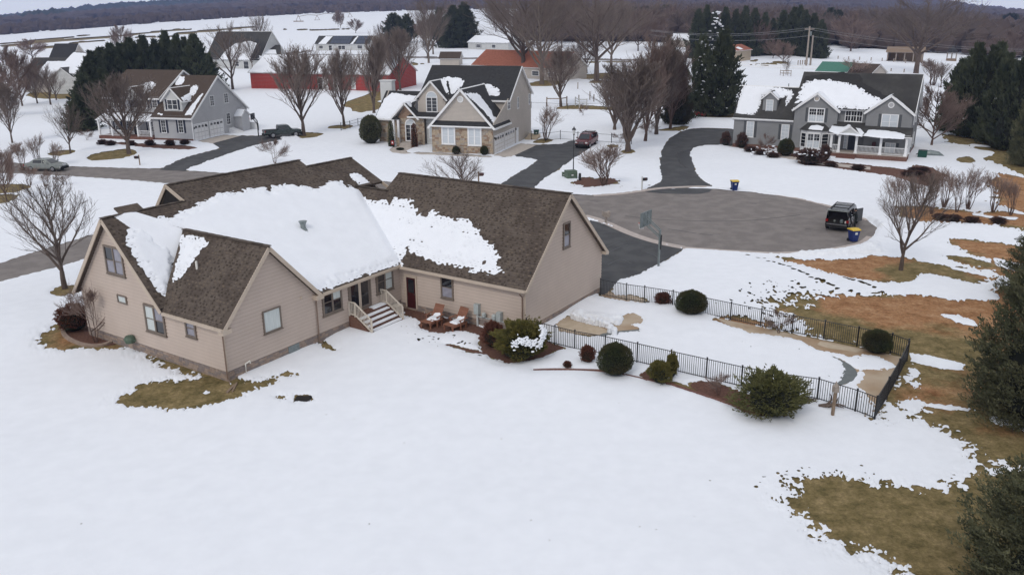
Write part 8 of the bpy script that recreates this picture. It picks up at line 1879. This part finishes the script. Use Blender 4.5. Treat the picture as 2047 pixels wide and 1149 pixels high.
# wheeled bins ---------------------------------------------------------
def bin_(px,body,lid,label,yaw=0,s_=1.0):
    p = G(*px); g0 = empty('wheelie_bin',tuple(p),yaw); g0.scale = (s_,s_,s_); tag(g0,label,'bin','wheeled bins put out by the houses')
    mb = MB(); n = len(mb.v);
    for (a,z) in ((.23,.06),(.32,.95)):
        mb.v += [(-a,-a * 1.05,z),(a,-a * 1.05,z),(a,a * 1.1,z),(-a,a * 1.1,z)]
    for f in ((0,1,5,4),(1,2,6,5),(2,3,7,6),(3,0,4,7),(3,2,1,0),(4,5,6,7)): mb.f.append(tuple(n + i for i in f)); mb.m.append(0)
    mb.box(-.34,.34,-.36,.38,.90,.95); obj('body',mb,body,g0)
    mb = MB(); mb.prism([(-.38,.952),(.42,.952),(.40,1.03),(.0,1.08),(-.36,1.01)],0,-.36,.36); obj('lid',mb,lid,g0)
    for x in (-.27,.27): mb = MB(); mb.tube([(x - .04,.26,.13),(x + .04,.26,.13)],.13,10); obj('wheel',mb,M['rubber'],g0)
    mb = MB(); mb.tube([(-.28,.46,.98),(.28,.46,.98)],.025,6); obj('handle',mb,M['rubber'],g0)
    mb = MB(); mb.box(-.10,.10,-.325,-.29,.62,.80); obj('emblem',mb,M['pale'],g0); return g0
bin_((1705,483),M['binblue'],M['binyellow'],'blue wheelie bin with yellow lid standing behind the black minivan',.25)
bin_((1467.5,381),M['binblue'],M['binyellow'],'blue wheelie bin with pale yellow lid on the far edge of the turning circle',.1)
bin_((1072,276),M['bingreen'],M['bingreen'],'dark green wheelie bin behind the beige house corner',0,1.1)

# person ------------------------------------------------------------------
def person(px,yaw,label):
    p = G(*px); g0 = empty('person',tuple(p),yaw); tag(g0,label,'person')
    J = {'pel': (0,0,.95,.15),'sp': (.02,0,1.15,.14),'ch': (.05,0,1.36,.165),'ne': (.08,0,1.50,.06),'hd': (.10,0,1.60,.085),'tp': (.10,0,1.72,.08),
         'ls': (.05,.20,1.42,.075),'le': (.20,.27,1.18,.052),'lw': (.44,.18,1.12,.040),'rs': (.05,-.20,1.42,.075),'re': (.22,-.26,1.20,.052),'rw': (.46,-.14,1.20,.040),
         'lh': (0,.10,.92,.105),'lk': (.05,.12,.50,.075),'la': (-.02,.13,.10,.055),'lt': (.14,.14,.04,.045),'rh': (0,-.10,.92,.105),'rk': (.08,-.12,.50,.075),'ra': (.06,-.13,.10,.055),'rt': (.22,-.14,.04,.045)}
    E_ = [('pel','sp'),('sp','ch'),('ch','ne'),('ne','hd'),('hd','tp'),('ch','ls'),('ls','le'),('le','lw'),('ch','rs'),('rs','re'),('re','rw'),('pel','lh'),('lh','lk'),('lk','la'),('la','lt'),('pel','rh'),('rh','rk'),('rk','ra'),('ra','rt')]
    def skin(name,J,E_,root,m,sub=1):
        ks = list(J); me = bpy.data.meshes.new(name); me.from_pydata([J[k][:3] for k in ks],[(ks.index(a),ks.index(b)) for a,b in E_],[]); me.materials.append(m)
        o = put(name,me,g0); sk_ = o.modifiers.new('skin','SKIN');
        if not me.skin_vertices: me.attributes
        for i,k in enumerate(ks):
            sv = me.skin_vertices[0].data[i]; sv.radius = (J[k][3],J[k][3]); sv.use_root = (k == root)
        sb = o.modifiers.new('sub','SUBSURF'); sb.levels = sub; sb.render_levels = sub; sk_.use_smooth_shade = True; return o
    o = skin('body',J,E_,'pel',M['cloth'],2)
    mb = MB();
    for i,(r_,z) in enumerate([(.02,1.50),(.075,1.54),(.092,1.62),(.09,1.69),(.06,1.745),(.01,1.76)]): pass
    mb.lathe([(.03,1.49),(.078,1.535),(.096,1.61),(.096,1.68),(.07,1.735),(.01,1.76)],(.115,0,0),14,0,1.08,.9); mb.tube([(.215,0,1.635),(.24,0,1.605),(.215,0,1.595)],[.012,.018,.012],6)
    obj('face',mb,M['skin'],g0,smooth=True)
    mb = MB(); mb.lathe([(.100,1.64),(.106,1.68),(.082,1.745),(.01,1.775)],(.10,0,0),14,0,1.1,.95); obj('hair',mb,M['hair'],g0,smooth=True)
    for y in (.035,-.035): mb = MB(); mb.lathe([(.004,-.01),(.012,0),(.004,.01)],(.213,y,1.645),6); obj('eye',mb,M['dark'],g0)
    for y,w_ in ((.18,'lw'),(-.14,'rw')):
        jx,jy,jz,_ = J[w_]; mb = MB(); mb.tube([(jx - .02,jy,jz),(jx + .04,jy * .98,jz),(jx + .085,jy * .95,jz - .01)],[.03,.038,.03],8)
        for k in range(4): yy = jy * .95 + (k - 1.5) * .018; mb.tube([(jx + .07,yy,jz),(jx + .115 + .008 * (1.5 - abs(k - 1.5)),yy,jz - .005),(jx + .14,yy,jz - .03)],[.010,.009,.007],5)
        mb.tube([(jx + .02,jy * .95 + .03 * (1 if y < 0 else -1),jz + .01),(jx + .07,jy * .95 + .045 * (1 if y < 0 else -1),jz + .02)],[.012,.009],5); obj('hand',mb,M['skin'],g0,smooth=True)
    return g0
person((1709,459),2.6,'person in dark jacket and trousers standing at the open side of the black minivan')

# basketball hoops ------------------------------------------------------------
def hoop(px,top_px,yaw,label,ph,m1,bw=1.6,bh=1.0,arm=1.1,mb_glass='galv'):
    p = G(*px); g0 = empty('basketball_hoop',tuple(p),yaw); tag(g0,label,'basketball hoop')
    mb = MB(); mb.bar((0,0,-.1),(0,0,ph),.12,.12); obj('pole',mb,m1,g0)
    for a,b in (((0,0,ph - .05),(arm,.0,ph + .75)),((0,0,ph - .5),(arm,0,ph + .25))):
        for y in (-.12,.12): mb = MB(); mb.bar((a[0],y,a[2]),(b[0],y,b[2]),.05,.06); obj('arm',mb,m1,g0)
    zc = ph + .62
    mb = MB(); y0 = bw / 2
    mb.bar((arm + .05,-y0,zc - bh / 2),(arm + .05,y0,zc - bh / 2),.05,.05); mb.bar((arm + .05,-y0,zc + bh / 2),(arm + .05,y0,zc + bh / 2),.05,.05)
    for y in (-y0,-y0 / 3,y0 / 3,y0): mb.bar((arm + .03,y,zc - bh / 2),(arm + .03,y,zc + bh / 2),.05,.05)
    bo = obj('backboard_frame',mb,m1,g0); mb = MB(); mb.box(arm + .055,arm + .075,-y0,y0,zc - bh / 2,zc + bh / 2); obj('backboard',mb,M[mb_glass],bo)
    mb = MB(); r_ = .23; zr_ = zc - bh / 2 + .15; pts = [(arm + .12 + r_ + r_ * math.cos(t),r_ * math.sin(t),zr_) for t in np.linspace(0,2 * PI,17)]; mb.tube(pts,.014,5,cap=False); mb.bar((arm + .07,0,zr_),(arm + .14,0,zr_),.12,.04); obj('rim',mb,M['orange'],g0)
    mb = MB()
    for k in range(10): t = 2 * PI * k / 10; mb.bar((arm + .12 + r_ + r_ * math.cos(t),r_ * math.sin(t),zr_),(arm + .12 + r_ + r_ * .55 * math.cos(t + .4),r_ * .55 * math.sin(t + .4),zr_ - .42),.012)
    obj('net',mb,M['white'],g0)
    mb = MB(); mb.bar((-.12,0,ph - 1.4),(-.12,0,ph - .35),.07,.07); obj('crank',mb,M['black'],g0); return g0
hoop((1316,535),432,PI * .80,'tall grey basketball hoop on a steel pole beside the near driveway',2.75,M['galv'])
hoop((517,273),235,PI * .95,'black framed basketball hoop near the left driveway',2.3,M['black'],1.3,.85,.6,'glass')

# lamp post, boxes, mailboxes -------------------------------------------------
p = G(1146,351); h = hgt(p,268); g0 = empty('street_lamp',tuple(p)); tag(g0,'black lamp post with a lantern head by the middle driveway','street lamp')
mb = MB(); mb.tube([(0,0,-.1),(0,0,.5),(0,0,.55),(0,0,h)],[.11,.11,.06,.045],8); obj('post',mb,M['black'],g0)
mb = MB(); mb.lathe([(.10,h),(.20,h + .45)],(0,0,0),6); obj('lantern_glass',mb,M['pale'],g0)
mb = MB(); mb.lathe([(.26,h + .45),(.20,h + .55),(.05,h + .72),(.02,h + .85)],(0,0,0),6); mb.lathe([(.05,h - .15),(.13,h - .02),(.13,h)],(0,0,0),6); obj('lantern_cap',mb,M['black'],g0)
def ubox(px,w_,d_,h_,m_,label,yaw=.0,name='utility_box'):
    p = G(*px); g0 = empty(name,tuple(p),yaw); tag(g0,label,'utility box'); mb = MB(); mb.prism([(-d_ / 2,0),(d_ / 2,0),(d_ / 2,h_),(-d_ / 2 + .12,h_),(-d_ / 2,h_ * .8)],0,-w_ / 2,w_ / 2); obj('cabinet',mb,m_,g0)
    mb = MB(); mb.box(-w_ / 2 - .03,w_ / 2 + .03,-d_ / 2 + .1,d_ / 2 + .03,h_,h_ + .04); obj('lid',mb,m_,g0); mb = MB(); mb.box(-.12,.12,-d_ / 2 - .01,-d_ / 2,h_ * .45,h_ * .62); obj('plate',mb,M['pale'],g0)
ubox((1141,357),1.15,1.0,.85,M['utilgreen'],'green transformer cabinet at the foot of the lamp post',.3); ubox((1127,354),.35,.3,.5,M['utilgreen'],'small green pedestal left of the transformer cabinet',.3)
p = G(1159,361); mb = MB(); mb.lathe([(.14,0),(.14,.75),(.10,.80)],(0,0,0),8); o = obj('cable_pedestal',mb,M['black']); o.location = tuple(p); tag(o,'short black cable pedestal right of the transformer cabinet','pedestal')
def mailbox(px,top,mpost,mbox,label,side=1,wings=False):
    p = G(*px); h = hgt(p,top) * .92; g0 = empty('mailbox',tuple(p),.3); tag(g0,label,'mailbox')
    mb = MB(); mb.bar((0,0,-.1),(0,0,h),.13,.13); obj('post',mb,mpost,g0); mb = MB()
    if wings:
        mb.prism([(-.32,h - .28),(-.30,h + .08),(-.12,h - .02),(.12,h - .02),(.30,h + .08),(.32,h - .28),(.14,h - .45),(-.14,h - .45)],1,-.2,.2); obj('box',mb,mbox,g0)
    else:
        mb.bar((-.05,0,h - .42),(side * .5,0,h - .42),.08,.08); obj('arm',mb,mpost,g0)
        mb = MB(); mb.prism([(-.11,h - .38),(.11,h - .38),(.11,h - .22),(.08,h - .14),(0,h - .11),(-.08,h - .14),(-.11,h - .22)],0,*sorted((side * .02,side * .55))); obj('box',mb,mbox,g0)
        mb = MB(); mb.box(*sorted((side * .3,side * .33)),-.13,-.115,h - .3,h - .08); obj('flag',mb,M['lampred'],g0)
mailbox((280,331),308,M['wood'],M['black'],'black mailbox on a wooden post by the left street',-1); mailbox((1283,380),351,M['pale'],M['black'],'black mailbox on a pale post at the mouth of the curved driveway'); mailbox((1211,447),422,M['pole'],M['pole'],'brown wooden mailbox by the kerb behind the garage roof',1,True); mailbox((957,374),341,M['wood'],M['doorred'],'brown mailbox just showing over the garage ridge')

# lounge chairs ---------------------------------------------------------
def chaise(px,label,k):
    p = G(*px); g0 = empty('lounge_chair',tuple(p),TH + .12 * k); tag(g0,label,'lounge chair','wooden lounge chairs by the back door')
    W2 = .33
    for y in (-W2,W2): mb = MB(); mb.bar((0,y,.30),(1.25,y,.30),.04,.12); obj('side_rail',mb,M['woodred'],g0)
    for x in (.08,1.15):
        for y in (-W2,W2): mb = MB(); mb.bar((x,y,0),(x,y,.36),.08,.05); obj('leg',mb,M['woodred'],g0)
    sm = MB(); sm.box(-.045,.045,-W2 - .03,W2 + .03,.36,.385); se_ = sm.mesh('slat',M['woodred'])
    for i in range(9): put('slat',se_,g0,(.05 + i * .105,0,0))
    bm_ = MB(); bm_.bar((0,0,0),(.45,0,.72),.10,.022); bme_ = bm_.mesh('back_slat',M['woodred'])
    for i in range(6): put('back_slat',bme_,g0,(1.0,-.28 + i * .112,.36))
    for y in (-W2 - .08,W2 + .08): mb = MB(); mb.bar((.55,y,.58),(1.25,y,.60),.09,.03); mb.bar((.65,y,0),(.65,y,.58),.05,.05); obj('armrest',mb,M['woodred'],g0)
    P2 = np.array([(.38,-.22),(.45,-.30),(.95,-.30),(1.2,-.2),(1.15,.22),(.95,.30),(.45,.28),(.38,.1)]); x = np.arange(.2,1.4,.03); y = np.arange(-.4,.4,.03); Xs,Ys = np.meshgrid(x,y,indexing='ij'); v = sdf(Xs,Ys,P2) + .05 * fbm(Xs * 9 + k * 7,Ys * 9,2)
    Zs = .385 + np.clip(v,0,.12) * .9 + np.clip(Xs - 1.0,0,1) * 1.4; put('snow_patch',npmesh('snow_patch',*march(np.stack([Xs,Ys,Zs],-1),v),M['snowrough']),g0)
chaise((850,657),'brown wooden lounge chair with snow on its seat, nearer the steps',0); chaise((895,663),'brown wooden lounge chair with snow on its seat, nearer the gas meters',-1)
p = G(873,652); g0 = empty('side_table',tuple(p),TH); tag(g0,'small square wooden table between the two lounge chairs with snow on top','table')
for a in (-.2,.2):
    for b in (-.2,.2): mb = MB(); mb.bar((a,b,0),(a,b,.42),.05,.05); obj('leg',mb,M['woodred'],g0)
for k in range(5): mb = MB(); mb.box(-.26 + k * .106,-.17 + k * .106,-.26,.26,.42,.445); obj('slat',mb,M['woodred'],g0)
mb = MB(); mb.lathe([(.24,.445),(.22,.50),(.1,.53)],(0,0,0),14,0,1,.8); obj('snow_patch',mb,M['snowrough'],g0,smooth=True)
# meters on the garage wall (parts of the house)
wv_ = lambda v: W_ - v
mb = MB(); mb.box(AM - .28,AM - .02,wv_(17.88),wv_(17.56),.75,1.35); H.part('electric_meter',mb,M['meter'],label='pale green electric meter box'); mb = MB(); mb.bar((AM - .14,wv_(17.72),-.1),(AM - .14,wv_(17.72),.75),.09,.09); H.part('conduit',mb,M['pale'])
mb = MB(); mb.tube([(AM - .2,wv_(17.8),.62),(AM - .2,wv_(19.7),.62)],.035,6); H.part('gas_pipe',mb,M['meter'])
for v,r_,hh in ((18.25,.13,.3),(18.95,.15,.36)):
    mb = MB(); mb.lathe([(r_ * .6,-hh / 2),(r_,-hh * .3),(r_,hh * .3),(r_ * .6,hh / 2)],(AM - .24,wv_(v),.80),10); H.part('gas_meter',mb,M['meter'])
mb = MB(); mb.box(AM - .3,AM - .03,wv_(19.42),wv_(19.12),.62,1.15); H.part('meter_cabinet',mb,M['meter']); mb = MB(); mb.lathe([(.02,.0),(.08,.04),(.08,.12),(.02,.16)],(AM - .28,wv_(18.92),.78),8); H.part('meter_dial',mb,M['black'])
mb = MB(); mb.box(AM - .55,AM - .05,wv_(12.2),wv_(12.0) ,.0,.35); mb = MB(); mb.lathe([(.22,0),(.26,.35),(.22,.38)],(AM - .7,wv_(12.0) + .35,.0),10); o = obj('planter',mb,M['doorred'],None); o.location = tuple(H.W((0,0,0))); o.rotation_euler.z = TH; tag(o,'dark round planter in the corner between the steps and the maroon door','planter')
mb = MB(); mb.box(AM - 1.35,AM - .75,-.75,-.35,.0,.5); mb.box(AM - 1.38,AM - .72,-.78,-.32,.5,.56); o = obj('storage_box',mb,M['railbeige']); o.location = tuple(H.W((0,0,0))); o.rotation_euler.z = TH; tag(o,'cream storage box behind the right hand stair railing','box')
# post with bird feeder, driftwood, vents
p = G(1664,831); h = hgt(p,778); g0 = empty('feeder_post',tuple(p),.2); tag(g0,'weathered wooden post with a small grey bird box on top before the pool fence','post')
mb = MB(); mb.bar((0,0,-.1),(0,0,h),.11,.11); obj('post',mb,M['wood'],g0); mb = MB(); mb.box(-.11,.11,-.11,.11,h - .12,h + .16); obj('bird_box',mb,M['pole'],g0); mb = MB(); mb.lathe([(.16,h + .16),(.05,h + .30),(.02,h + .38)],(0,0,0),4); obj('cap',mb,M['pole'],g0)
def wood(px,n,L_,seed,label):
    p = G(*px); r = random.Random(seed); mb = MB()
    for k in range(n):
        a = r.uniform(-.9,.5); x0,y0 = r.uniform(-.3,.3),r.uniform(-.2,.2); P = [Vector((x0,y0,.06))]
        for j in range(4): P.append(P[-1] + Vector((math.cos(a) * L_ / 4,math.sin(a) * L_ / 4,r.uniform(-.03,.10)))); a += r.uniform(-.5,.5)
        mb.tube(P,[.07,.06,.05,.035,.015],6)
    o = obj('driftwood',mb,M['bark']); o.location = tuple(p); tag(o,label,'log',kind='stuff') if False else tag(o,label,'log')
wood((1588,800),5,.9,1,'dark gnarled log in the snow right of the mugo pine'); wood((1640,812),4,1.1,2,'dark gnarled log in the snow beside the feeder post')
# red garden machines by the conifers, cooling unit, garden flag
for k,(x,lab) in enumerate(((1388,'red lawn machine left of the thin open conifer'),(1407,'red lawn machine right of the thin open conifer'))):
    p = G(x,234); g0 = empty('lawn_tractor',tuple(p),.2 + k); tag(g0,lab,'lawn tractor')
    mb = MB(); mb.prism([(-.9,.35),(.9,.35),(.95,.75),(.2,.85),(-.1,.6),(-.9,.62)],1,-.35,.35); obj('body',mb,M['red'],g0); mb = MB(); mb.prism([(-.6,.62),(-.15,.62),(-.15,.72),(-.5,.75),(-.6,1.05),(-.7,1.05)],1,-.22,.22); obj('seat',mb,M['rubber'],g0)
    for a,b,r_ in ((-.55,.38,.34),(-.55,-.38,.34),(.65,.34,.24),(.65,-.34,.24)): mb = MB(); mb.tube([(a,b - .08,r_),(a,b + .08,r_)],r_,12); obj('wheel',mb,M['rubber'],g0)
    mb = MB(); mb.tube([(.1,0,.85),(-.1,0,1.05)],.03,6); mb.tube([(-.1 + .12 * math.cos(t) * .5,.17 * math.sin(t),1.05 + .1 * math.cos(t)) for t in np.linspace(0,2 * PI,11)],.015,4,cap=False); obj('steering_wheel',mb,M['rubber'],g0)
p = G(1843,316); g0 = empty('cooling_unit',tuple(p),-.5); tag(g0,'dark green outdoor cooling unit by the right wall of the grey house','cooling unit'); mb = MB(); mb.box(-.5,.5,-.5,.5,0,.95); obj('cabinet',mb,M['bingreen'],g0); mb = MB(); mb.lathe([(.42,.951),(.40,.99),(.1,1.0)],(0,0,0),14); obj('fan_grille',mb,M['black'],g0)
p = G(1858,313); mb = MB(); mb.tube([(-1.6,0,.15),(-.9,0,.35),(0,0,.42),(.9,0,.35),(1.6,0,.15)],[.05,.32,.40,.32,.05],8); o = obj('covered_canoe',mb,M['galv']); o.location = tuple(p); o.rotation_euler.z = -.35; tag(o,'long grey tapered shape lying in the snow by the cooling unit','canoe')
p = G(785,296); g0 = empty('garden_flag',tuple(p),-.3); tag(g0,'small red garden flag with a white centre before the narrow column shrub','flag'); mb = MB(); mb.tube([(-.22,0,0),(-.22,0,1.0),(.22,0,1.0)],.015,5); obj('stand',mb,M['black'],g0); mb = MB(); mb.box(-.2,.2,-.012,.012,.45,.97); obj('flag_cloth',mb,M['red'],g0); mb = MB(); mb.box(-.09,.09,-.018,.018,.60,.82); obj('flag_emblem',mb,M['white'],g0)
p = G(1570,153); g0 = empty('tree_guard',tuple(p),.1); tag(g0,'square wooden guard round a sapling in the snow behind the grey house','tree guard')
for a in (-1,1):
    for b in (-1,1): mb = MB(); mb.bar((a,b,-.1),(a,b,1.6),.12,.12); obj('post',mb,M['pole'],g0)
for z in (.8,1.4):
    for a,b in (((-1,-1),(1,-1)),((1,-1),(1,1)),((1,1),(-1,1)),((-1,1),(-1,-1))): mb = MB(); mb.bar((*a,z),(*b,z),.05,.12); obj('rail',mb,M['pole'],g0)
tree('fan',(1571,151),116,22,'thin sapling standing inside the square wooden guard','sapling','tree')
mb = MB(); mb.box(-.35,.35,-.25,.25,-.02,.07); o = obj('manhole_cover',mb,M['dark']); o.location = tuple(G(606,798)); tag(o,'dark flat cover lying in the melted spot on the back lawn','cover')

# row of chunky white blocks along the wet patio
_rb = random.Random(17); BL = [(1145,638),(1150,640),(1156,642),(1162,643),(1168,645),(1174,647),(1180,648),(1187,650),(1194,651),(1201,653),(1208,654),(1215,656),(1221,660),(1225,665),(1228,670),(1219,666)]
for k,(x,y) in enumerate(BL):
    p = G(x,y); mb = MB(); h = _rb.uniform(.34,.48); mb.lathe([(.10,0),(.155,.05),(.15,h * .55),(.165,h * .8),(.12,h),(.03,h + .04)],(0,0,0),7,0,1,.85); mb.v = [(a + _rb.uniform(-.02,.02),b + _rb.uniform(-.02,.02),c + _rb.uniform(-.015,.015)) for a,b,c in mb.v]
    o = obj('snow_block',mb,M['snowrough']); o.location = tuple(p); o.rotation_euler.z = _rb.uniform(0,3); tag(o,'chunky white block, %s in the row running out beside the wet patio' % ORD[min(k,16)],'snow block','row of white blocks beside the patio')
# ------------------------------------------------------------------ haze
hm = bpy.data.materials.new('haze_air'); hm.use_nodes = True; hm.node_tree.nodes.clear()
pv = hm.node_tree.nodes.new('ShaderNodeVolumePrincipled'); mo = hm.node_tree.nodes.new('ShaderNodeOutputMaterial'); hm.node_tree.links.new(pv.outputs[0],mo.inputs['Volume'])
pv.inputs['Color'].default_value = (.42,.55,1.0,1); pv.inputs['Density'].default_value = HAZE_D = .0002; pv.inputs['Anisotropy'].default_value = 0
mb = MB(); mb.box(-3100,3100,-3100,3120,-170,260)
hz_o = obj('haze',mb,hm); tag(hz_o,'thin bluish winter haze',kind='stuff')
